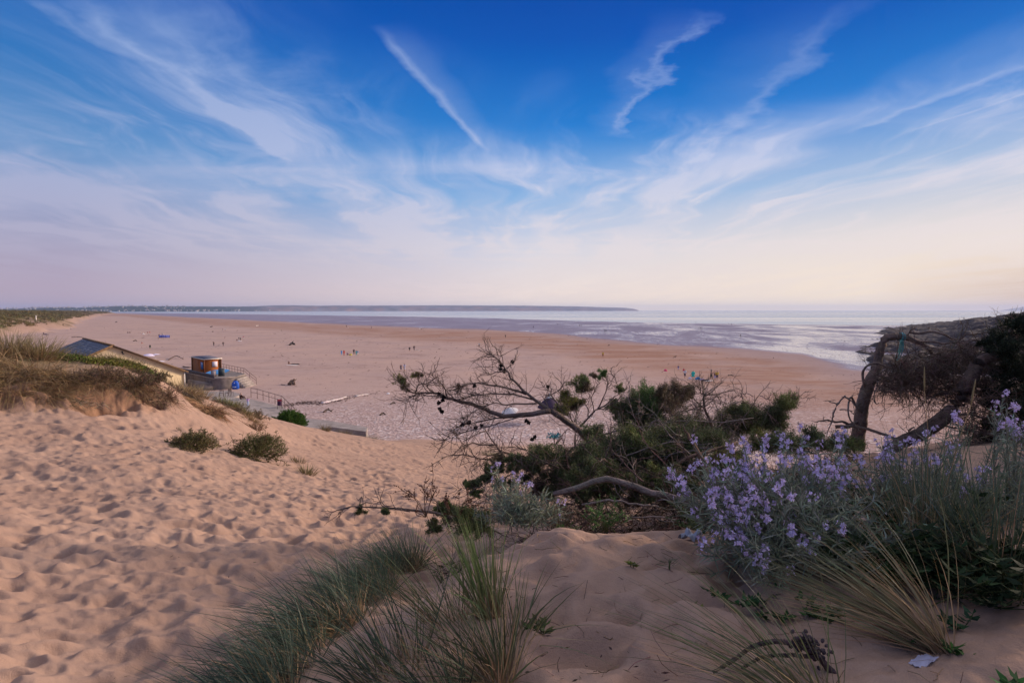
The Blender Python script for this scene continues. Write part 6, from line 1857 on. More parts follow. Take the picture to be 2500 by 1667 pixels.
# dark walkers by the hut
person('walker in black with bare arms, left one of two behind the wooden hut', bp(522, 845), 'walk', 200, 1.75, [('vest', BK), ('trousers', BK)], 'dark')
person('walker in black wetsuit, right one of two behind the wooden hut', bp(545, 845), 'walk', 170, 1.75, [('suit', BK)], 'dark')
dog('pale dog between the two dark walkers', bp(535, 845), 80, .55, (.55, .45, .38))
dog('white dog close to the right dark walker', bp(540, 844.5), 260, .5, (.7, .65, .6))
person('person in dark jacket and green top standing alone before the white parasols', bp(366.5, 853), 'stand', 180, 1.7, [('jacket', (.03, .05, .03)), ('shorts', GN)], 'dark')
# standing group
person('seated dark figure at the left of the standing trio far beyond the hut', bp(578.5, 832), 'sit', 180, 1.6, [('jacket', BK)], 'dark')
person('person in navy standing, left one of the trio far beyond the hut', bp(583.5, 832), 'stand', 150, 1.75, [('shirt', NV), ('trousers', GY)], 'dark')
person('person in grey standing, middle one of the trio far beyond the hut', bp(587.5, 832.5), 'stand', 200, 1.7, [('shirt', GY), ('shorts', BK)], 'dark')
person('person in pink top standing a little right of the trio far beyond the hut', bp(594.5, 829), 'stand', 190, 1.7, [('shirt', PK), ('shorts', W)], 'brown')
# left family
person('dark seated figure, left one of two on the sand near the dune bend', bp(312, 813), 'sit', 180, 1.7, [('jacket', BK), ('trousers', BK)], 'dark')
person('dark seated figure, right one of two on the sand near the dune bend', bp(317, 813), 'sit', 200, 1.7, [('jacket', (.04, .02, .02)), ('trousers', BK)], 'dark')
person('person in white top sitting left in the family before the dunes', bp(344, 814), 'sit', 180, 1.7, [('shirt', W)], 'brown')
person('person in grey kneeling in the middle of the family before the dunes', bp(354.5, 815), 'sit', 150, 1.7, [('shirt', GY), ('shorts', W)], 'dark')
person('person in dark red sitting in the family before the dunes', bp(360.5, 813), 'sit', 200, 1.7, [('shirt', (.30, .03, .04))], 'dark')
person('person in bright red standing at the right of the family before the dunes', bp(366, 814.5), 'stand', 170, 1.5, [('shirt', RD), ('shorts', PK)], 'fair')
person('dark person standing left of the blue windbreak', bp(388.5, 824), 'stand', 180, 1.75, [('jacket', (.08, .05, .05)), ('trousers', BK)], 'dark')
person('person in white standing behind the blue windbreak', bp(396.5, 820), 'stand', 180, 1.75, [('shirt', W), ('shorts', GY)], 'brown')
person('person in orange swimwear sitting on the sand left of the lone dark figure', bp(346, 839), 'sit', 120, 1.7, [('shorts', RD)], 'brown')
# foot of the dunes
person('person in dark blue reclining on a lounger at the foot of the dunes', bp(106, 815), 'sit', 70, 1.75, [('jacket', NV), ('trousers', BK)], 'dark')
person('dark standing figure at the bend of the dune foot', bp(154.5, 803), 'stand', 180, 1.75, [('jacket', BK), ('trousers', BK)], 'dark')
person('person lying on the sand near the dune foot', bp(163, 807), 'lie', 85, 1.75, [('shorts', W)], 'dark')
person('person in white top standing near the dune foot', bp(173.5, 806), 'stand', 180, 1.75, [('shirt', W), ('shorts', GY)], 'dark')
# mid distance
person('person in pale trunks, left one of a pair on the dark sand band', bp(543.5, 809), 'stand', 180, 1.75, [('shorts', W)], 'brown')
person('person in white shirt, right one of a pair on the dark sand band', bp(550, 809), 'walk', 150, 1.75, [('shirt', W), ('shorts', GY)], 'brown')
person('tiny dark figure beside a white dog far out before the wet sand', bp(846, 799), 'stand', 180, 1.75, [('suit', BK)], 'dark')
dog('tiny white dog beside the dark figure far out before the wet sand', bp(850, 801), 40, .7, (.75, .72, .68))
person('tiny dark figure alone on the damp sand left of the bright pool', bp(907, 802), 'walk', 100, 1.75, [('suit', BK)], 'dark')
person('person in white, left one of a pair at the edge of the bright pool', bp(1025, 806), 'walk', 60, 1.7, [('shirt', W), ('shorts', W)], 'brown')
person('person in white, right one of a pair at the edge of the bright pool', bp(1029, 806), 'walk', 280, 1.7, [('shirt', W), ('shorts', BK)], 'dark')
person('person in white top and black shorts alone above the bare branch', bp(1170, 848), 'stand', 180, 1.7, [('shirt', W), ('shorts', BK)], 'dark')
person('small dark figure with pale cap alone on the damp sand in mid beach', bp(1234, 825), 'walk', 150, 1.75, [('suit', BK)], 'fair')
person('person in yellow top alone on the damp sand right of middle', bp(1472, 873), 'stand', 170, 1.7, [('shirt', YL), ('shorts', (.3, .12, .03))], 'dark')
dog('dark dog on the damp sand beyond the person in yellow', bp(1486, 845), 80, .6, BK)
dog('black dog trotting on the damp sand above the surfers', bp(1647.5, 873.5), 85, .62, BK)
for i, (px, py, lb) in enumerate([(1302, 801, 'dark figure crouching at the near edge of the shining wet sand'), (1337.5, 784, 'wading figure, left one of the farthest pair on the left'), (1341, 784, 'wading figure, right one of the farthest pair on the left'), (1361, 793, 'single wading figure just right of the farthest pair'),
        (1415, 797, 'figure in dark clothes, left one of the pair on the silver sand'), (1419, 797, 'figure in dark clothes, right one of the pair on the silver sand'), (1475.5, 811, 'dark walker, left one of the near pair on the wet sand'), (1479.5, 811, 'dark walker, right one of the near pair on the wet sand'),
        (1614, 792, 'lone tiny figure at the waterline right of the walking pair'), (1699, 788, 'lone figure at the waterline above the three walkers'), (1706, 804, 'dark walker, left one of three on the wet sand'), (1710, 804, 'dark walker, middle one of three on the wet sand'), (1713.5, 804, 'dark walker, right one of three on the wet sand'),
        (1779, 793, 'paler wading figure, left one of the rightmost pair at the waterline'), (1786, 794, 'stooping wading figure, right one of the rightmost pair at the waterline'), (1808, 823, 'single dark figure standing in the glittering wet sand')]):
    person(lb, bp(px, py), ['walk', 'stand', 'walk'][i % 3], (i * 77) % 360, 1.75, [('suit', BK if i < 13 or i > 14 else (.3, .22, .2))], 'dark')
# surfers and children
person('child in blue standing farthest back in the surf group', bp(1656, 905), 'stand', 190, 1.25, [('shirt', (.08, .10, .28)), ('shorts', LI)], 'dark')
person('small child in red behind the person in white shirt', bp(1669, 906), 'sit', 160, 1.3, [('shirt', (.75, .06, .10)), ('shorts', RD)], 'dark')
person('person in white shirt and navy shorts at the left of the surf group', bp(1672, 924), 'walk', 150, 1.8, [('shirt', (.68, .72, .82)), ('shorts', NV)], 'dark')
tp = bp(1692, 926)
t = person('person in loose turquoise changing robe in the surf group', tp, 'stand', 175, 1.75, [], 'brown')
m = MB()
a = np.arange(20) * 2 * math.pi / 20
rings = []
for z, rx, ry in ((.52, .30, .24), (.70, .29, .23), (1.0, .25, .19), (1.25, .24, .17), (1.38, .23, .15), (1.45, .16, .12), (1.50, .09, .09)):
    k = 1 + .05 * np.sin(a * 5 + z * 3)
    rings.append(np.stack([np.cos(a) * rx * k, np.sin(a) * ry * k, np.full(20, z)], 1))
V = np.concatenate(rings); i, j = np.meshgrid(np.arange(6), np.arange(20), indexing='ij')
b0 = (i * 20 + j).ravel(); b1 = (i * 20 + (j + 1) % 20).ravel()
m.add(V, np.stack([b0, b1, b1 + 20, b0 + 20], 1))
for sx in (1, -1):
    S_ = np.array([[[sx * .17, 0, 1.42], [sx * .26, .02, 1.2], [sx * .28, -.02, .98]]]); V, F = tubes(S_, np.array([[.085, .095, .10]]), 10); m.add(V, F)
m.build('robe', cm_((.02, .50, .42)), t, smooth_shade=True)
person('person holding a dark surfboard upright in the surf group', bp(1737, 926), 'hold', 185, 1.7, [('shorts', (.05, .06, .03))], 'brown')
person('bare-chested person in lilac shorts in the surf group', bp(1745.5, 928.5), 'stand', 200, 1.68, [('shorts', LI), ('vest', (.10, .05, .06))], 'dark')
person('tall person in yellow shirt and navy shorts at the right of the surf group', bp(1750.5, 929), 'stand', 160, 1.9, [('shirt', YL), ('shorts', NV)], 'brown')
# slipway
person('small child in lilac top and pale trousers standing on the slipway', (-30.2, 64.6), 'reach', 190, 1.08, [('shirt', (.60, .40, .70)), ('trousers', (.55, .66, .85))], 'brown', z=2.0)
person('figure in dark clothes sitting at the top of the slipway by the railing', (-32.9, 68.6), 'sit', 150, 1.6, [('jacket', (.06, .03, .025)), ('trousers', (.05, .03, .03))], 'dark', z=2.16)

# ------------------------------------------------------------------ small beach things
def board(label, p, L, Wd, rot, tilt, col, name='surfboard', z=None, roll=0):
    n = 15
    tt = np.linspace(-1, 1, n)
    w = Wd / 2 * np.maximum(1e-3, 1 - np.abs(tt) ** 2.4) ** .75
    th = .035 * np.maximum(.08, 1 - np.abs(tt) ** 3)
    a = np.arange(10) * 2 * math.pi / 10
    V = np.stack([np.repeat(tt * L / 2, 10), (w[:, None] * np.cos(a)).ravel(), (th[:, None] * np.sin(a)).ravel() + np.repeat(.10 * np.maximum(0, tt - .3) ** 2, 10) * L / 2], 1)
    i, j = np.meshgrid(np.arange(n - 1), np.arange(10), indexing='ij')
    q0 = (i * 10 + j).ravel(); q1 = (i * 10 + (j + 1) % 10).ravel()
    m = MB(); m.add(V, np.stack([q0, q1, q1 + 10, q0 + 10], 1))
    m.add(V[:10], [np.arange(10)[None, ::-1]]); m.add(V[-10:], [np.arange(10)[None]])
    o = m.build(name, cm_(col, .35, 'gloss_board'), smooth_shade=True)
    o.location = (p[0], p[1], (gh(p[0], p[1]) if z is None else z))
    o.rotation_euler = (roll, tilt, rot)
    f = MB()
    for dy in (-.1, .1): f.add(np.array([[-L * .42, dy, -.03], [-L * .34, dy, -.03], [-L * .42, dy, -.13], [-L * .42, dy + .012, -.03], [-L * .34, dy + .012, -.03], [-L * .42, dy + .012, -.13]]), [np.array([[0, 1, 2], [3, 5, 4]]), np.array([[0, 3, 4, 1], [1, 4, 5, 2], [2, 5, 3, 0]])])
    f.build('fins', cm_((.05, .05, .05), .5, 'fin'), o)
    return tag(o, label, 'surfboard', None, 'thing')
board('white surfboard lying on the sand before the surf group', bp(1732, 931.5), 2.1, .55, .35, 0, (.85, .83, .84), z=.16)
board('dark green surfboard held upright in the surf group', bp(1736, 925.6), 1.9, .5, .2, -1.45, (.05, .055, .03), z=.98)

def heap(label, p, sx, sy, sz, col, name='towel_heap', cat='towel', seed=0, z=None):
    """crumpled cloth"""
    n = 18
    g_ = np.linspace(-1, 1, n)
    A, B_ = np.meshgrid(g_, g_)
    r = np.hypot(A, B_)
    H = np.maximum(0, 1 - r ** 2) ** .6 * (0.65 + .55 * fbm(A * 2.4 + seed, B_ * 2.4, seed, 3)) + .03
    k = 1 + .18 * fbm(A * 1.5 + 9, B_ * 1.5 + seed, seed + 3, 2)
    V = np.stack([A * sx / 2 * k, B_ * sy / 2 * k, H * sz], -1).reshape(-1, 3)
    V2 = V.copy(); V2[:, 2] = -.02
    i, j = np.meshgrid(np.arange(n - 1), np.arange(n - 1), indexing='ij')
    a = (i * n + j).ravel()
    m = MB(); F = np.stack([a, a + 1, a + n + 1, a + n], 1)
    m.add(np.concatenate([V, V2]), np.concatenate([F, F[:, ::-1] + n * n]))
    o = m.build(name, cm_(col), smooth_shade=True)
    o.location = (p[0], p[1], gh(p[0], p[1]) if z is None else z)
    return tag(o, label, cat, None, 'thing')
heap('white and lilac bag on the sand left of the turquoise robe', bp(1685, 924.5), .8, .5, .4, (.6, .5, .66), 'beach_bag', 'bag', 1)
heap('bright blue towel heap right of the turquoise robe', bp(1703.5, 926), 1.1, .7, .62, (.05, .25, .55), seed=2)
heap('pale lilac towel heap in the middle of the surf group belongings', bp(1714.5, 928.5), 1.0, .6, .5, (.62, .45, .60), seed=3)
heap('black wetsuit heap next to the white surfboard', bp(1723, 929.5), 1.5, .7, .33, (.03, .02, .025), 'wetsuit_heap', 'wetsuit', 4)
heap('pink towel heap by itself left of the surf group', bp(1625, 906), .8, .6, .55, (.75, .10, .18), seed=5)
heap('yellow bag on the sand in the colourful group', bp(856, 867), 1.0, .8, .55, (.55, .45, .08), 'beach_bag', 'bag', 6)
heap('white towel under the middle sunbather', bp(713, 891), 2.4, 1.4, .05, (.7, .64, .6), 'beach_towel', 'towel', 7)
heap('white towel beside the low parasols', bp(386, 882.5), 3.2, 1.4, .25, (.8, .74, .78), 'beach_towel', 'towel', 8)
heap('pale towel at the feet of the standing trio', bp(585, 833), 1.8, .8, .3, (.75, .7, .7), 'beach_towel', 'towel', 9)
heap('white plastic scrap lying on the shingle', bp(948, 961), .5, .4, .2, (.85, .83, .83), 'plastic_scrap', 'litter', 10)
heap('dark lounger cloth at the dune foot under the reclining person', bp(112, 817), 3.0, 1.2, .55, (.05, .04, .08), 'lounger', 'lounger', 11)
heap('white cool box and towels in the family before the dunes', bp(350.5, 815.5), 1.2, .8, .6, (.8, .76, .72), 'beach_bag', 'bag', 12)

def windbreak(label, p, rot):
    t = thing('windbreak', label, 'windbreak', (p[0], p[1], gh(p[0], p[1])), rot)
    m = MB()
    pts = [(-2.4, .5), (-.9, 0), (.9, 0), (2.4, .6)]
    for (x0, y0), (x1, y1) in zip(pts[:-1], pts[1:]):
        for s in range(5):
            u0, u1 = s / 5, (s + 1) / 5
            c = (.10, .12, .55) if s % 2 == 0 else (.35, .38, .75)
            X0, Y0, X1, Y1 = x0 + (x1 - x0) * u0, y0 + (y1 - y0) * u0, x0 + (x1 - x0) * u1, y0 + (y1 - y0) * u1
            m.obox((X0, Y0, .10), (X1 - X0, Y1 - Y0, 0), (0, .03, 0), (0, 0, 1.2), c)
    m.build('cloth', simple('striped_cloth', None, .8, .1, 5, attr=True), t)
    for x0, y0 in pts:
        m = MB(); V, F = tubes(np.array([[[x0, y0, -.1], [x0, y0, 1.45]]]), np.full((1, 2), .03), 6); m.add(V, F); m.build('pole', cm_((.3, .2, .12), .8, 'pole_wood'), t)
windbreak('blue striped windbreak standing on the sand before the dunes', bp(400, 825), .1)

def parasol(label, p, R, H, drop, col, rib=10, tilt=(0, 0), pole=(.7, .68, .66), fin=None, valance=0.0, group=None):
    t = thing('parasol', label, 'parasol', (p[0], p[1], gh(p[0], p[1])), group=group)
    t.rotation_euler = (tilt[0], tilt[1], 0)
    m = MB()
    n = rib * 2
    a = np.arange(n) * 2 * math.pi / n
    rings = []
    for f in (0.04, .3, .6, .85, 1.0):
        k = R * f * np.where(np.arange(n) % 2 == 0, 1, 1 - .035 * f)
        rings.append(np.stack([np.cos(a) * k, np.sin(a) * k, np.full(n, H - drop * f ** 1.6)], 1))
    if valance:
        q = rings[-1].copy(); q[:, 2] -= valance; rings.append(q)
    V = np.concatenate(rings); nr = len(rings)
    i, j = np.meshgrid(np.arange(nr - 1), np.arange(n), indexing='ij')
    b0 = (i * n + j).ravel(); b1 = (i * n + (j + 1) % n).ravel()
    F = np.stack([b0, b0 + n, b1 + n, b1], 1)
    U = V - [0, 0, .03]
    m.add(np.concatenate([V, U]), np.concatenate([F, F[:, ::-1] + len(V)]))
    m.build('canopy', cm_(col, .8, 'canopy_cloth'), t)
    m = MB(); V, F = tubes(np.array([[[0, 0, -.3], [0, 0, H + .05]]]), np.full((1, 2), .03), 8); m.add(V, F); m.build('pole', cm_(pole, .4, 'pole_metal'), t)
    if fin:
        m = MB(); V, F = tubes(np.array([[[0, 0, H - .12], [0, 0, H - .02], [0, 0, H + .05], [0, 0, H + .1], [0, 0, H + .45], [0, 0, H + .6]]]), np.array([[.42, .3, .12, .05, .04, .03]]), 12); m.add(V, F); m.build('cap', cm_(fin, .6, 'cap_cloth'), t, smooth_shade=True)
        m = MB()
        for q in range(8):
            th = q * math.pi / 4
            V, F = tubes(np.array([[[0, 0, H - 1.0], [math.cos(th) * R * .9, math.sin(th) * R * .9, H - drop * .85 - .05]]]), np.full((1, 2), .012), 5); m.add(V, F)
        m.build('stays', cm_(pole, .4, 'pole_metal'), t)
    return t
Yp = 66.0
pp = at(1342, 985, Yp)
parasol('dark purple domed parasol with white cap seen through the bare branches', (pp[0], pp[1]), 1.42, CAMZ + ray(1342, 969)[1] * Yp - gh(pp[0], pp[1]), 1.15, (.055, .035, .065), fin=(.75, .72, .72), valance=.1)
pp = at(1252, 1000, 64.0)
parasol('white tilted parasol seen through the bare branches left of the dark one', (pp[0], pp[1]), .95, 2.1, .4, (.60, .57, .58), tilt=(.25, -.2))
parasol('left one of two low pale lilac parasols beyond the cream gable', bp(364, 880), 1.35, 1.75, .38, (.70, .62, .78), tilt=(.05, .1), group='low pale parasols')
parasol('right one of two low pale lilac parasols beyond the cream gable', bp(381, 879), 1.25, 1.65, .32, (.76, .68, .80), tilt=(-.05, -.12), group='low pale parasols')

# driftwood
def drift(label, pts, r, col=(.10, .07, .055), twigs=0, name='driftwood', z0=.05):
    P = []
    for q in pts:
        b = bp(q[0], q[1]); P.append([b[0], b[1], gh(b[0], b[1]) + z0 + (q[2] if len(q) > 2 else 0)])
    P = spline(np.array(P), 12)
    m = MB(); R = r * (1 - .6 * np.linspace(0, 1, 12) ** 2) * (1 + .25 * (RNG.random(12) - .5))
    V, F = tubes(P[None], R[None], 8, .25); m.add(V, F, jitter(col, len(V), .15))
    if twigs:
        q, d = along(P[None], twigs, .2); s = grow(q, d + RNG.normal(0, .7, d.shape) + [0, 0, .5], RNG.uniform(.5, 1.4, twigs) * r * 3, 5, .25)
        V, F = tubes(s, np.linspace(1, .4, 5)[None] * np.full((twigs, 1), r * .45), 5); m.add(V, F, jitter(col, len(V), .15))
    o = m.build(name, M_DRIFT, smooth_shade=True)
    tag(o, label, 'driftwood', 'driftwood on the beach', 'thing')
drift('arched driftwood branch left of the wooden hut', [(412, 879), (420, 876, .3), (432, 874, .5), (448, 878, .1)], .16, twigs=3)
drift('dark driftwood log sticking out left behind the wooden hut', [(448, 896), (460, 898), (478, 897)], .22)
drift('weathered root stump on the beach below the sunbathers', [(706, 940, .1), (713, 938, .5), (718, 941, .1)], .30, (.13, .085, .06), twigs=14)
drift('short grey stick left of the root stump', [(686, 939), (696, 940)], .07, (.14, .10, .08))
drift('dark driftwood heap on the orange sand beyond the sunbathers', [(707, 843), (712, 841, .5), (719, 842, .1)], .38, (.03, .022, .02), twigs=10)
drift('long dark driftwood pole lying before the dunes', [(176, 824), (190, 823), (204, 824)], .28, (.07, .05, .04))
drift('short dark driftwood left of the person in orange swimwear', [(326, 833), (331, 832.5, .3), (335, 833)], .22)
drift('dark lump of driftwood far out on the left near the dune bend', [(283, 787), (286, 786.5, .5)], .6, (.05, .04, .035))
drift('dark lump of driftwood far out on the sand above the walkers', [(514, 798.5), (519, 798, .4)], .5, (.04, .03, .03))
drift('low dark driftwood left of the paired figures on the sand band', [(518, 810), (521, 810, .2)], .3, (.05, .04, .035))
drift('faint pale driftwood far out before the wet sand on the left', [(624, 796), (631, 795.5, .3), (635, 795.5)], .25, (.45, .38, .35))
drift('pale pole made in place of the white foam line along the seaweed', [(786, 985), (812, 979), (832, 974), (846, 969)], .16, (.62, .55, .55))  # this pole and the next stand in for a line of foam
drift('shorter pale pole made in place of foam at the right end of the seaweed', [(868, 968), (884, 965), (902, 962)], .12, (.60, .53, .52))
drift('dark bough on the shingle below the seaweed line', [(790, 1007), (800, 1004, .2), (810, 1005)], .12, twigs=5)
drift('dark bough on the shingle in mid beach left of the hanging cones', [(928, 1014), (935, 1012, .15), (942, 1013)], .12, twigs=3)
drift('small dark wood on the shingle above the slab', [(954, 987), (960, 985, .1), (966, 986)], .10, twigs=3)
drift('dark driftwood near the right of the surf group', [(1778, 917), (1786, 916), (1790, 918)], .12)

def wrack():
    pts = np.array([bp(a, b)[:2] for a, b in [(640, 998), (700, 990), (745, 983), (780, 985), (820, 979), (850, 971), (890, 964), (930, 958)]])
    c = spline(np.column_stack([pts, np.zeros(len(pts))]), 200)
    n = 1500
    i = np.clip(RNG.normal(70, 55, n).astype(int), 0, 199)
    w = np.interp(i, [0, 60, 90, 140, 199], [.3, .9, 1.1, .9, .5])
    P = c[i] + np.stack([RNG.normal(0, .6, n), RNG.normal(0, 1, n) * w, np.zeros(n)], 1)
    P[:, 2] = ground_h(P[:, 0], P[:, 1]) + .02
    V, F = leaves(P, RNG.normal(0, 1, (n, 3)) * [1, 1, .25], RNG.uniform(.10, .40, n), RNG.uniform(.04, .10, n))
    me = mesh_from('seaweed', V, [F], M_DRIFT, cols=np.repeat(jitter((.075, .045, .038), n, .35), 4, 0))
    tag(link('seaweed', me), kind='stuff')
    # scraps strewn over the whole beach
    n = 5200
    th = RNG.uniform(-.72, .66, n); Y = np.exp(RNG.uniform(math.log(56), math.log(420), n))
    P = np.stack([th * Y, Y, ground_h(th * Y, Y) + .02], 1)
    keep = (P[:, 2] > -.05) & (P[:, 2] < .4) & (vnoise(P[:, 0] / 25, P[:, 1] / 12, 77) > .42)
    P = P[keep]; n = len(P)
    D = np.stack([RNG.normal(0, 1, n), RNG.normal(0, .35, n), RNG.normal(0, .12, n)], 1)
    sc = np.clip(Y[keep] / 120, .5, 2.2)
    V, F = leaves(P, D, RNG.uniform(.15, .75, n) * sc, RNG.uniform(.05, .14, n) * sc, up=(0, 0, 1))
    me = mesh_from('beach_debris', V, [F], M_DRIFT, cols=np.repeat(jitter((.11, .068, .055), n, .35), 4, 0))
    tag(link('beach_debris', me), kind='stuff')
    # twig bits and dry leaves on the loose sand
    n = 2600
    rr = np.exp(RNG.uniform(math.log(2.3), math.log(26), n)); aa = RNG.uniform(-.75, .65, n)
    X, Yv = rr * np.sin(aa), rr * np.cos(aa)
    keep = vnoise(X / 1.1, Yv / 1.1, 31) > .55
    X, Yv = X[keep], Yv[keep]; n = len(X)
    P = np.stack([X, Yv, ground_h(X, Yv) + .012], 1)
    D = np.stack([RNG.normal(0, 1, n), RNG.normal(0, 1, n), RNG.normal(0, .1, n)], 1)
    V, F = leaves(P, D, RNG.uniform(.012, .05, n), RNG.uniform(.004, .012, n), up=(0, 0, 1))
    C = np.repeat(jitter((.10, .06, .04), n, .4), 4, 0)
    n2 = 240
    rr = RNG.uniform(2.2, 4.0, n2); aa = RNG.uniform(-.1, .7, n2)
    X, Yv = rr * np.sin(aa), rr * np.cos(aa)
    P = np.stack([X, Yv, ground_h(X, Yv) + .012], 1)
    s = grow(P, np.stack([RNG.normal(0, 1, n2), RNG.normal(0, 1, n2), RNG.normal(0, .12, n2)], 1), RNG.uniform(.03, .16, n2), 4, .25)
    s[..., 2] = np.maximum(s[..., 2], ground_h(s[..., 0], s[..., 1]) + .004)
    V2, F2 = tubes(s, np.full((n2, 4), .0016), 3)
    m = MB(); m.add(V, F, C); m.add(V2, F2, np.repeat(jitter((.24, .155, .10), n2, .35), 12, 0))
    tag(m.build('sand_debris', M_DRIFT), kind='stuff')
wrack()

# ------------------------------------------------------------------ gabled building
def building():
    D = 85.0
    A = np.array([-.704 * D, D, CAMZ - .0648 * D])
    d, r = np.array([-.69, .724, 0]), np.array([.724, .69, 0])
    d, r = norm(d), norm(r)
    w, h, L = .113 * D, .0524 * D, 29.0
    t = thing('gabled_building', 'cream rendered building with dark slate gable roof behind the dune', 'building', (A[0], A[1], 0))
    o = np.array([A[0], A[1], 0])
    M_CREAM = simple('cream_render', (.62, .50, .32), .9, .10, .7, bump=.6, bscale=20)
    m = MB()
    Z = np.array([0, 0, 1.0])
    za, ze = A[2], A[2] - h
    g0 = [A - o - r * w - Z * (za - ze), A - o + r * w - Z * (za - ze)]
    P = np.array([-r * w, r * w, r * w + Z * ze, Z * za, -r * w + Z * ze])
    Q = P + d * L
    V = np.concatenate([P, Q])
    m.add(V, [np.array([[0, 1, 2, 3, 4], [9, 8, 7, 6, 5]]), np.array([[1, 6, 7, 2], [5, 0, 4, 9], [0, 5, 6, 1]])])
    m.build('wall', M_CREAM, t)
    # slate roof slabs
    M_SLATE = simple('slate', (.050, .048, .068), .55, .35, .6, bump=1.5, bscale=3.5, spec=.45)
    def slab(sgn):
        e = r * sgn
        n_ = norm(np.cross(d, e * w - Z * (za - ze))) * -sgn
        if n_[2] < 0: n_ = -n_
        m = MB()
        s0 = Z * za + n_ * .02 - d * .25
        s1 = e * (w + .35) + Z * (ze - .35 * (za - ze) / w) + n_ * .02 - d * .25
        m.obox(s0, s1 - s0, d * (L + .5), n_ * .14)
        return m.build('roof', M_SLATE, t)
    rl, rr_ = slab(-1), slab(1)
    # slates: courses of slightly lifted rows on the side that shows
    e = -r; fall = e * w - Z * (za - ze); nn = np.cross(d, fall); nn = norm(nn if nn[2] > 0 else -nn)
    m = MB(); rows = 22
    for k in range(rows):
        a0 = Z * za + fall * (k / rows) + nn * .165 - d * .2
        x = 0.0
        while x < L + .4:
            wd = RNG.uniform(.5, .9)
            c = np.array([.052, .050, .072]) * RNG.uniform(.7, 1.5)
            if RNG.random() < .10: c = np.array([.20, .18, .18]) * RNG.uniform(.6, 1.2)
            m.obox(a0 + d * x + nn * RNG.uniform(0, .012), d * min(wd - .02, L + .4 - x), fall / rows * 1.04, nn * .02, c)
            x += wd
    m.build('slates', simple('slate_tile', None, .5, .2, 2, attr=True, spec=.5), rl)
    M_VERGE = simple('mossy_verge', (.16, .095, .05), .9, .4, 2, bump=2, bscale=8)
    for sgn in (-1, 1):
        e = r * sgn
        m = MB()
        a0 = Z * (za + .02) - d * .42
        a1 = e * (w + .4) + Z * (ze + .02 - .4 * (za - ze) / w) - d * .42
        m.obox(a0, a1 - a0, d * .36, Z * .30)
        m.build('verge', M_VERGE, t)
    m = MB(); m.obox(Z * (za + .14) - r * .22 - d * .40, r * .44, d * (L + .7), Z * .20); m.build('ridge', M_VERGE, t)
    m = MB(); V, F = tubes(np.array([[r * (w - .12) - d * .10 + Z * .0, r * (w - .12) - d * .10 + Z * (ze - .15)]]), np.full((1, 2), .07), 8); m.add(V, F); m.build('downpipe', cm_((.75, .72, .68), .5, 'white_plastic'), t)
    m = MB(); c = r * 1.2 + Z * (za - 1.0) - d * .05
    m.obox(c - r * .08, r * .16, -d * .12, Z * .3)
    V, F = tubes(np.array([[c, c - d * .5 + Z * .1, c - d * .8]]), np.full((1, 3), .03), 6); m.add(V, F)
    m.obox(c - d * 1.0 - r * .12 - Z * .12, r * .24, d * .3, Z * .16)
    m.build('wall_lamp', cm_((.06, .05, .05), .5, 'lamp_metal'), t)
    # sloping wall running on from the corner
    c0 = np.array([A[0], A[1], 0]) + r * w
    m = MB()
    p0, p1 = c0 + np.array([.2, .4, 0]), np.array([-48.7, 92.1, 0])
    dn = norm(p1 - p0); sd = np.array([-dn[1], dn[0], 0]) * .35
    zz = (1.75, 1.0)
    V = np.array([p0, p1, p1 + sd, p0 + sd, p0 + Z * zz[0], p1 + Z * zz[1], p1 + sd + Z * zz[1], p0 + sd + Z * zz[0]])
    V[:4, 2] = -.3
    m.add(V, BOXF)
    m2 = m.build('retaining_wall', M_CONCD)
    tag(m2, 'low stained concrete wall sloping from the cream building to the hut terrace', 'wall', None, 'thing')
building()

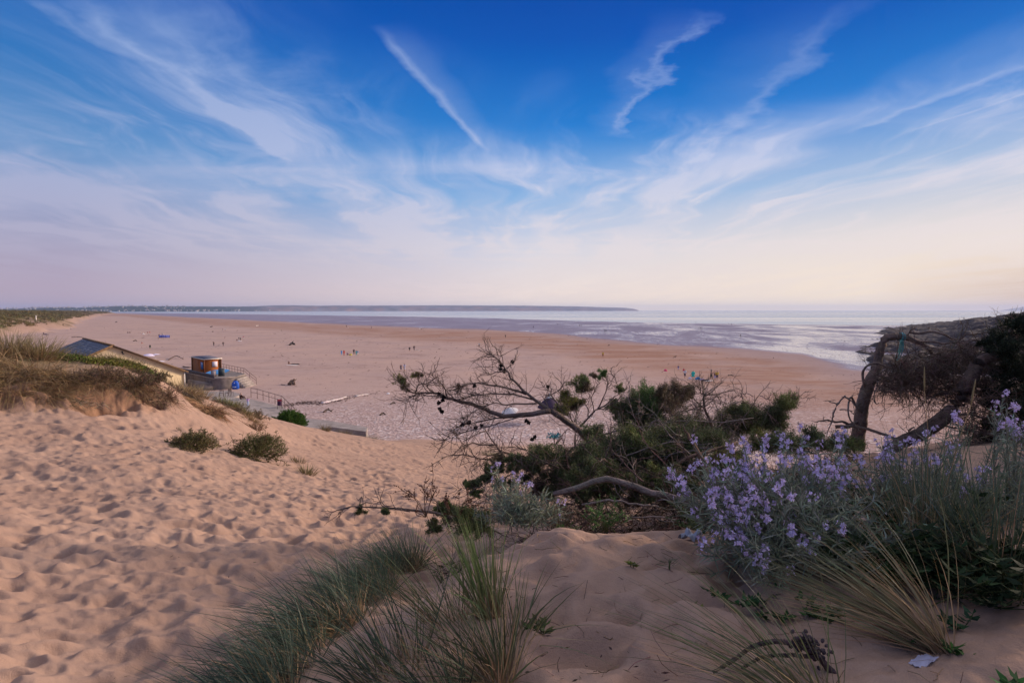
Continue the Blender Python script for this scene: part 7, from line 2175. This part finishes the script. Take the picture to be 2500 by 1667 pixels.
# ------------------------------------------------------------------ terrace, hut, steps
def terrace():
    C0 = np.array([-48.5, 92.0]); u = norm(np.array([.68, .73])); v = norm(np.array([-.73, .68]))
    top = 1.9
    W_ = lambda a, b: C0 + u * a + v * b
    pts = [W_(0, 0), W_(3.4, 0), W_(6.2, 2.7), W_(6.8, 18.2), W_(0, 18.2)]
    t = thing('hut_terrace', 'raised concrete terrace with steps carrying the wooden hut', 'terrace', (C0[0], C0[1], 0))
    P = np.array(pts) - C0
    n = len(P)
    V = np.concatenate([np.column_stack([P, np.full(n, -.3)]), np.column_stack([P, np.full(n, top)])])
    m = MB(); m.add(V, [np.arange(n)[None, ::-1], (np.arange(n) + n)[None], ]); m.add(V, np.array([[i, (i + 1) % n, (i + 1) % n + n, i + n] for i in range(n)]))
    m.build('platform', M_CONCD, t)
    # coping
    m = MB()
    for i in range(n):
        a, b = P[i], P[(i + 1) % n]
        dn = norm(b - a); nn = np.array([dn[1], -dn[0]])
        m.obox((*(a + nn * .05), top - .12), (*(b - a), 0), (*(-nn * .30), 0), (0, 0, .16))
    m.build('coping', M_CONC, t)
    a, b = P[1], P[2]
    dn = norm(b - a); out_ = np.array([dn[1], -dn[0]])
    m = MB()
    for k in range(5):
        m.obox((*(a + out_ * (.06 + .32 * k)), -.2), (*((b - a) * .98), 0), (*(out_ * .32), 0), (0, 0, top - .33 * (k + 1) + .2))
    m.build('steps', M_CONC, t)
    # parapet at the left with a sloping rail
    m = MB(); m.obox((*(P[0] + v * .1 + u * .06), top + .04), (*(v * 17.6), 0), (*(u * .12), 0), (0, 0, .55)); m.build('parapet', simple('dark_panel', (.085, .075, .09), .8, .2, 2), t)
    def rail(label, line, hgt, step=1.4):
        r0 = thing('railing', label, 'railing', tuple(line[0]))
        L0 = np.array(line[0])
        q = np.array(line) - L0
        seg = np.linalg.norm(np.diff(q, axis=0), axis=1); s = np.concatenate([[0], np.cumsum(seg)])
        npst = max(2, int(s[-1] / step) + 1)
        for a in np.linspace(0, s[-1], npst):
            p = np.array([np.interp(a, s, q[:, i]) for i in range(3)])
            m = MB(); V, F = tubes(np.array([[p - [0, 0, .1], p + [0, 0, hgt]]]), np.full((1, 2), .032), 6); m.add(V, F); m.build('post', M_STEEL, r0)
        for hh, rr in ((hgt, .035), (hgt * .52, .026)):
            m = MB(); V, F = tubes((q + [0, 0, hh])[None], np.full((1, len(q)), rr), 6); m.add(V, F); m.build('rail', M_STEEL, r0)
    T = lambda a, b, z=top: np.array([*W_(a, b), z])
    s0 = W_(6.2, 2.7) ; so = np.array([*(s0 + out_ * 1.65), .1])
    rail('rusty railing along the sea side of the hut terrace and down its steps', [T(6.7, 17.8), T(6.1, 3.0), so + [0, .3, .1]], 1.0)
    rail('rusty railing running down beside the slipway', [np.array([-32.6, 70.6, 2.2]), np.array([-31.9, 70.2, 2.2]), np.array([-27.3, 67.0, 1.75]), np.array([-24.3, 63.2, .9])], 1.08, 1.25)
    # hut
    hp = np.array([-54.1, 99.5]); hu = norm(np.array([.724, .69])); hv = norm(np.array([-.69, .724]))
    lu, lv, hh = 2.75, 7.2, 2.40
    t = thing('wooden_hut', 'orange wooden lifeguard hut with flat slate roof on the concrete terrace', 'hut', (hp[0], hp[1], top))
    E = lambda x: np.array([x[0], x[1], 0.0])
    Z = np.array([0, 0, 1.0])
    M_WOOD = simple('stained_boards', (.42, .125, .022), .6, .22, 2.0, bump=.6, bscale=8, spec=.3)
    m = MB()
    nb = 11
    for k in range(nb):
        z0 = .04 + k * hh / nb
        m.obox(Z * z0, E(hu) * lu, E(hv) * lv, Z * (hh / nb - .018))
    m.obox(E(hu) * .03 + E(hv) * .03, E(hu) * (lu - .06), E(hv) * (lv - .06), Z * hh)
    m.build('wall', M_WOOD, t)
    for a, b in ((0, 0), (lu, 0), (0, lv), (lu, lv)):
        m = MB(); m.obox(E(hu) * (a - .12) + E(hv) * (b - .12), E(hu) * .24, E(hv) * .24, Z * hh); m.build('corner_post', cm_((.11, .04, .016), .7, 'dark_post'), t)
    m = MB(); m.obox(Z * hh - E(hu) * .2 - E(hv) * .2, E(hu) * (lu + .4), E(hv) * (lv + .4), Z * .15); rf = m.build('roof', cm_((.74, .66, .58), .6, 'pale_fascia'), t)
    m = MB(); m.obox(Z * (hh + .153) - E(hu) * .08 - E(hv) * .08, E(hu) * (lu + .16), E(hv) * (lv + .16), Z * .04); m.build('roof_felt', cm_((.10, .10, .135), .7, 'roof_felt'), rf)
    # the long face looks right (normal -hv) ; the short end looks left (normal -hu)
    m = MB(); m.obox(E(hu) * 1.35 - E(hv) * .05 + Z * 1.05, E(hu) * .85, -E(hv) * .03, Z * .95); m.build('notice', cm_((.72, .66, .72), .5, 'white_notice'), t)
    m = MB(); m.obox(-E(hu) * .05 + E(hv) * .25 + Z * .65, E(hv) * 1.35, -E(hu) * .03, Z * 1.25); nb_ = m.build('blue_sign', cm_((.03, .20, .60), .5, 'blue_sign'), t)
    m = MB()
    for q in ((.60, 1.50, .12, .30), (.92, 1.50, .12, .30), (.60, 1.61, .40, .08)):
        m.obox(-E(hu) * .085 + E(hv) * q[0] + Z * q[1], E(hv) * q[2], -E(hu) * .02, Z * q[3])
    m.build('sign_mark', cm_((.8, .8, .85), .5, 'white_paint'), nb_)
    # kayaks, boards and notices on the terrace
    k = at(528, 914, 97.0)
    def onT(px, py):
        b = ray(px, py); Y = (top - CAMZ) / b[1]; return np.array([b[0] * Y, Y, top])
    a = onT(531, 915)
    board('pale blue rescue board on its edge in front of the wooden hut', (a[0], a[1]), 3.9, .85, .50, -.10, (.13, .42, .80), 'rescue_board', z=top + .50, roll=1.2)
    a = onT(506, 915)
    board('white and orange surfboard lying at the corner of the wooden hut', (a[0], a[1]), 2.4, .6, .45, -.08, (.80, .55, .45), 'surfboard', z=top + .22, roll=.5)
    def aboard(label, px, py, w, h, face, frame, marks):
        p = onT(px, py)
        t = thing('notice_stand', label, 'sign', tuple(p), .35, 'notice stands on the terrace')
        for s, nm in ((-1, 'front_panel'), (1, 'rear_panel')):
            m = MB(); m.obox((-w / 2, s * .30, 0), (w, 0, 0), (0, -s * .03, 0), (0, -s * .26, h)); o = m.build(nm, cm_(frame, .6, 'stand_frame'), t)
            m = MB(); m.obox((-w / 2 + .06, s * .305 - s * .02, .10), (w - .12, 0, 0), (0, s * .03, 0), (0, -s * .22, h - .2)); m.build('face', cm_(face, .5, 'stand_face'), o)
            if marks:
                m = MB()
                for i in range(marks): m.obox((-w / 2 + .14, s * .335 - s * (.10 + .17 * (i + 1) / (marks + 1)), .2 + (h - .4) * i / marks), (w * RNG.uniform(.35, .65), 0, 0), (0, s * .02, 0), (0, 0, .05))
                m.build('writing', cm_((.55, .55, .58), .6, 'chalk'), o)
    aboard('dark chalkboard stand in front of the pale blue board', 541, 918, .95, 1.35, (.035, .05, .06), (.12, .12, .13), 0)
    aboard('smaller notice stand with pictures left of the chalkboard', 521.5, 919, .75, 1.0, (.30, .25, .26), (.14, .10, .10), 3)
    # blue sack at the steps
    b0 = np.array([-45.6, 93.3])
    t = thing('blue_sack', 'big bright blue sack with white print standing by the terrace steps', 'sack', (b0[0], b0[1], gh(*b0)))
    a_ = np.arange(16) * 2 * math.pi / 16
    rings = []
    for z, q in ((-.02, .36), (.05, .52), (.4, .58), (.9, .55), (1.15, .46), (1.32, .30), (1.38, .12)):
        kx = q * (1 + .05 * np.sin(a_ * 3 + z * 4))
        rings.append(np.stack([np.cos(a_) * kx, np.sin(a_) * kx * .75, np.full(16, z)], 1))
    V = np.concatenate(rings); i, j = np.meshgrid(np.arange(6), np.arange(16), indexing='ij')
    q0 = (i * 16 + j).ravel(); q1 = (i * 16 + (j + 1) % 16).ravel()
    m = MB(); m.add(V, np.stack([q0, q1, q1 + 16, q0 + 16], 1)); m.add(rings[-1], [np.arange(16)[None]])
    m.build('sack_body', cm_((.02, .10, .50), .5, 'blue_tarpaulin'), t, smooth_shade=True)
    m = MB()
    for q in ((-.28, .35, .16, .10), (-.06, .33, .10, .13), (.08, .35, .14, .10), (.24, .34, .06, .12), (-.08, 1.0, .16, .12)):
        m.obox((q[0], -.46 if q[1] < .8 else -.40, q[1]), (q[2], .02, 0), (0, -.02, 0), (0, .0, q[3]))
    m.build('print', cm_((.7, .75, .85), .6, 'white_print'), t)
    # metal chairs on the promenade
    def chair(label, px, py, z, rz):
        b = ray(px, py); Y = (z - CAMZ) / b[1]
        t = thing('metal_chair', label, 'chair', (b[0] * Y, Y, z), rz, 'metal chairs on the promenade')
        for sx in (-.22, .22):
            for y0, y1, zt in ((-.22, -.20, .45), (.22, .28, .9)):
                m = MB(); V, F = tubes(np.array([[[sx, y0, 0], [sx, (y0 + y1) / 2, zt * .5], [sx, y1, zt]]]), np.full((1, 3), .02), 5); m.add(V, F); m.build('leg', M_STEEL, t)
        m = MB(); m.box(0, 0, .46, .50, .48, .03); m.build('seat', M_STEEL, t)
        m = MB()
        for zz in (.62, .74, .86): m.box(0, .27, zz, .44, .025, .06)
        m.build('backrest', M_STEEL, t)
    chair('metal chair, leftmost of three on the promenade above the hummocks', 541, 968, 2.1, .4)
    chair('metal chair, middle one of three on the promenade above the hummocks', 557, 967, 2.1, -.5)
    chair('metal chair, rightmost of three on the promenade above the hummocks', 564, 966, 2.1, .9)
terrace()

def slipway():
    def pz(px, py, z):
        b = ray(px, py); Y = (z - CAMZ) / b[1]; return np.array([b[0] * Y, Y, z])
    def prism(name, label, P, zb, mat, cat):
        P = np.array(P); n = len(P)
        o = P[0].copy(); o[2] = 0
        V = np.concatenate([np.column_stack([P[:, :2], np.full(n, zb)]), P]) - o
        m = MB(); m.add(V, [np.arange(n)[None, ::-1], (np.arange(n) + n)[None]]); m.add(V, np.array([[i, (i + 1) % n, (i + 1) % n + n, i + n] for i in range(n)]))
        ob = m.build(name, mat, loc=tuple(o))
        tag(ob, label, cat, None, 'thing')
    prism('slipway', 'grey concrete slipway sloping down behind the hummocks beside the railing', [pz(525, 968, 2.1), pz(560, 1010, 2.1), pz(650, 1036, 1.7), pz(735, 1022, 1.2), pz(690, 993, 1.7), pz(604, 972, 2.18)], -.5, M_CONC, 'ramp')
    prism('concrete_slab', 'flat pale concrete slab ending in a dark edge above the shingle', [pz(735, 1048, 1.3), pz(815, 1043, 1.35), pz(893, 1053, 1.3), pz(898, 1043, 1.3), pz(800, 1026, 1.4), pz(735, 1020, 1.45)], -.3, M_CONC, 'slab')
    prism('promenade', 'paved promenade below the hut terrace', [pz(470, 958, 2.05), pz(500, 985, 2.05), pz(535, 985, 2.08), pz(590, 962, 2.05), pz(560, 953, 2.0)], -.4, M_CONC, 'pavement')
    # pushchair
    p = pz(683, 997, 1.6)
    t = thing('pushchair', 'dark pushchair with pink hood parked on the slipway by the railing', 'pushchair', tuple(p), .4)
    for sx in (-.24, .24):
        for y0 in (-.3, .3):
            a = np.linspace(0, 2 * math.pi, 13); ring = np.stack([np.full(13, sx), y0 + .11 * np.cos(a), .12 + .11 * np.sin(a)], 1)
            m = MB(); V, F = tubes(ring[None], np.full((1, 13), .022), 5); m.add(V, F); m.build('wheel', cm_(BK, .7, 'rubber'), t)
        m = MB()
        for q in ([[sx, -.3, .12], [sx, .1, .55], [sx, .42, 1.0]], [[sx, .3, .12], [sx, .05, .45], [sx, -.2, .7]]):
            V, F = tubes(np.array([q]), np.full((1, 3), .018), 6); m.add(V, F)
        m.build('frame', M_STEEL, t)
    m = MB(); V, F = tubes(np.array([[[-.24, .42, 1.0], [.24, .42, 1.0]]]), np.full((1, 2), .022), 6); m.add(V, F); m.build('handle', cm_(BK, .6, 'rubber'), t)
    m = MB(); m.obox((-.22, -.28, .40), (.44, 0, 0), (0, .45, -.05), (0, -.02, .12)); m.obox((-.22, .14, .38), (.44, 0, 0), (0, .08, .02), (0, .12, .5)); m.build('seat', cm_((.09, .04, .09)), t)
    th = np.linspace(.1, 1.7, 7); m = MB()
    prof = np.stack([np.zeros(7), .22 - .42 * np.sin(th) * .9 + .1, .72 + .30 * np.sin(th + .2)], 1)
    prof = np.stack([np.zeros(7), .26 - .36 * (1 - np.cos(th)), .74 + .30 * np.sin(th)], 1)
    V = np.concatenate([prof - [.24, 0, 0], prof + [.24, 0, 0]]); m.add(V, np.array([[i, i + 1, i + 8, i + 7] for i in range(6)])); m.add(V + [0, .012, .012], np.array([[i + 7, i + 8, i + 1, i] for i in range(6)])); m.build('hood', cm_((.62, .12, .16)), t)
slipway()

# ------------------------------------------------------------------ odds and ends
p = at(1404, 1085, 50); z = gh(p[0], p[1])
m = MB(); V, F = tubes(np.array([[[0, 0, -.3], [0, 0, .5], [.01, 0, 1.25], [.01, 0, 1.3]]]), np.array([[.10, .10, .095, .06]]), 8, .1); m.add(V, F, (.20, .15, .12))
tag(m.build('wooden_post', M_DRIFT, loc=(p[0], p[1], z)), 'short grey wooden post behind the thin upright conifer', 'post', None, 'thing')
p = at(1354, 1072, 52)
m = MB(); q = RNG.normal(0, 1, (60, 3)) * [.28, .2, .12] + [0, 0, .95]
s = grow(q, RNG.normal(0, 1, (60, 3)), RNG.uniform(.2, .5, 60), 6, .6, (0, 0, -.12)); s[..., 2] = np.maximum(s[..., 2], .03); V, F = tubes(s, np.full((60, 6), .030), 5); m.add(V, F, jitter((.03, .22, .27), len(V), .2))
s = grow(np.zeros((8, 3)), RNG.normal(0, .4, (8, 3)) + [.2, 0, 1], np.full(8, 1.1), 5, .12); V, F = tubes(s, np.full((8, 5), .03), 5); m.add(V, F, (.12, .09, .08))
tag(m.build('tangled_net', M_DRIFT, loc=(p[0], p[1], gh(p[0], p[1]))), 'tangle of teal fishing net on a stake behind the bare branches', 'net', None, 'thing')
p = at(87.5, 768, 380); z = gh(p[0], p[1])
m = MB(); V, F = tubes(np.array([[[0, 0, -1], [0, 0, 3.4], [0, 0, 3.5]]]), np.array([[.35, .33, .1]]), 8); m.add(V, F, (.75, .68, .6)); m.box(0, 0, 3.0, 1.0, .2, .6, 0, (.75, .68, .6))
tag(m.build('marker_post', M_DRIFT, loc=(p[0], p[1], z)), 'white marker post standing on the far vegetated dunes', 'post', None, 'thing')

def scrap(label, p, w, h, rot, col, lift, seed, name, cat):
    n = 14
    A, B_ = np.meshgrid(np.linspace(-1, 1, n), np.linspace(-1, 1, n))
    ed = 1 + .16 * fbm(A * 3 + seed, B_ * 3, seed, 3)
    V = np.stack([A * w / 2 * ed, B_ * h / 2 * ed, lift * (.5 + fbm(A * 1.6 + seed, B_ * 1.6, seed + 2, 3)) + .004], -1).reshape(-1, 3)
    c, s = math.cos(rot), math.sin(rot)
    V[:, :2] = V[:, :2] @ np.array([[c, s], [-s, c]])
    V[:, 2] += ground_h(V[:, 0] + p[0], V[:, 1] + p[1]) - p[2]
    i, j = np.meshgrid(np.arange(n - 1), np.arange(n - 1), indexing='ij'); a = (i * n + j).ravel()
    F = np.stack([a, a + 1, a + n + 1, a + n], 1)
    keep = RNG.random(len(F)) > .0
    cx = (A.ravel()[F].mean(1)); cy = (B_.ravel()[F].mean(1))
    keep = np.abs(cx * .8 + cy * .55) + .25 * fbm(cx * 2 + seed, cy * 2, seed, 2) < .95
    F = F[keep]
    m = MB(); m.add(np.concatenate([V, V - [0, 0, .0015]]), np.concatenate([F, F[:, ::-1] + n * n]))
    tag(m.build(name, cm_(col, .6, 'litter'), loc=tuple(p), smooth_shade=True), label, cat, None, 'thing')
scrap('torn white paper lying on the sand in the lower right', G(2252, 1618), .125, .055, .5, (.42, .40, .52), .012, 3, 'torn_paper', 'litter')
scrap('crumpled grey-blue plastic scrap at the edge of the crest under the shrubs', G(1685, 1320), .13, .10, .2, (.25, .27, .35), .07, 8, 'plastic_scrap', 'litter')

# charred branch with a cluster of cones, bottom right
p0 = G(1960, 1640)
t = thing('charred_branch', 'charred curved branch tipped with a dense cluster of dark cones at the bottom edge', 'branch', tuple(p0))
Yc = p0[1]
m = MB(); CH = (.085, .055, .058)
for pts, r0, r1 in (([(1740, 1640), (1790, 1610), (1840, 1578), (1890, 1566), (1940, 1572), (1985, 1590)], .007, .013), ([(1800, 1640), (1850, 1608), (1900, 1598), (1950, 1600), (1990, 1605)], .006, .010), ([(1990, 1590), (2010, 1615), (2035, 1645), (2065, 1690), (2100, 1740)], .014, .016)):
    Q = poly3(pts, (Yc, Yc), 14, .002) - p0
    V, F = tubes(Q[None], np.linspace(r0, r1, 14)[None], 8, .2); m.add(V, F, jitter(CH, len(V), .15))
m.build('wood', M_BARK, t, smooth_shade=True)
m = MB()
for i in range(120):
    f = RNG.random()
    c = at(np.interp(f, [0, .5, 1], [1940, 1975, 2005]) + RNG.normal(0, 12), np.interp(f, [0, .5, 1], [1568, 1566, 1600]) + RNG.normal(0, 11), Yc + RNG.normal(0, .02)) - p0
    d = norm(RNG.normal(0, 1, 3) + [0, 0, .3])
    V, F = tubes(np.array([[c, c + d * .007, c + d * .014, c + d * .018]]), np.array([[.004, .0075, .0065, .002]]), 6); m.add(V, F, jitter((.075, .055, .062), len(V), .25))
m.build('cones', M_BARK, t, smooth_shade=True)

# ------------------------------------------------------------------ the town across the bay
def town():
    mw = [cm_((.46, .43, .43), .8, 'white_render'), cm_((.24, .13, .11), .8, 'tile_roof'), cm_((.14, .14, .17), .8, 'grey_roof')]
    def house(w, dp, h, rf, mi):
        m = MB()
        m.box(0, 0, h / 2 - 2, w, dp, h + 4, mi=0)
        V = np.array([[-w / 2 - .4, -dp / 2 - .4, h], [w / 2 + .4, -dp / 2 - .4, h], [w / 2 + .4, dp / 2 + .4, h], [-w / 2 - .4, dp / 2 + .4, h], [-w / 2 - .4, 0, h + rf], [w / 2 + .4, 0, h + rf]])
        m.add(V, [np.array([[0, 1, 5, 4], [2, 3, 4, 5], [0, 3, 2, 1]]), np.array([[1, 2, 5], [3, 0, 4]])], mi=mi)
        o = m.build('far_house', mw)
        me = o.data
        bpy.data.objects.remove(o)
        return me
    ms = [house(11, 8, 5.5, 3, 1), house(15, 9, 6, 3.5, 2), house(9, 8, 8, 3, 2), house(22, 10, 7, 3, 1)]
    pts = [(-900, 752, 4200), (-300, 752, 4400), (0, 753.5, 4800), (60, 752.5, 4900), (110, 750.5, 5000), (150, 749.5, 5100), (182, 749.5, 5200), (186, 751, 5200), (230, 748.5, 5300), (300, 746.5, 5500), (400, 747, 5600), (480, 747.5, 5700), (560, 748, 5900), (620, 747.5, 6200), (700, 745, 6600)]
    Pp = np.array(pts, float)
    k = 0
    g_ = np.random.default_rng(77)
    while k < 190:
        px = g_.uniform(-60, 660)
        low = g_.random() < .55
        q = g_.uniform(.02, .16) if low else g_.uniform(.45, .98)
        if not low and px > 470 and g_.random() < .8: continue
        if low and px < 190 and g_.random() < .5: continue
        if low and px > 500 and g_.random() < .4: continue
        top = np.interp(px, Pp[:, 0], Pp[:, 1]); D = np.interp(px, Pp[:, 0], Pp[:, 2])
        ht = CAMZ + (HOR - top) / FPX * D
        dd = D - 900 * (1 - q) * np.interp(px, [0, 700, 1560], [1, .7, .35])
        h = ht * q ** .75
        o = bpy.data.objects.new('far_house', ms[g_.integers(0, 3) if g_.random() < .9 else 3])
        COL.objects.link(o)
        o.location = ((px - 1250) / FPX * dd, dd - 6, h)
        o.rotation_euler = (0, 0, g_.uniform(-.9, .9))
        s = g_.uniform(.65, 1.15)
        o.scale = (s, s, s)
        tag(o, 'small white house on the far hillside across the bay' if not low else 'small white house on the far shore below the hill', 'house', 'houses on the hillside across the bay' if not low else 'houses along the far shore', 'thing')
        k += 1
    # the long pale hotel on the far shore
    t = thing('far_hotel', 'long pale hotel on the far shore under the wooded hill', 'building', ((395 - 1250) / FPX * 5150, 5150, 8))
    m = MB(); m.box(0, 0, 9, 80, 14, 22); m.box(-28, 0, 22, 14, 14, 6); m.box(24, 0, 21.5, 18, 14, 5); m.build('wall', mw[0], t)
    m = MB(); m.box(0, 0, 20.4, 82, 15, .8); m.build('roof', mw[2], t)
    m = MB()
    for i in range(14):
        for j in range(3): m.box(-36 + i * 5.5, -7.05, 6 + j * 5, 2.4, .2, 2.2)
    m.build('windows', cm_((.06, .07, .09), .2, 'dark_glass'), t)
town()
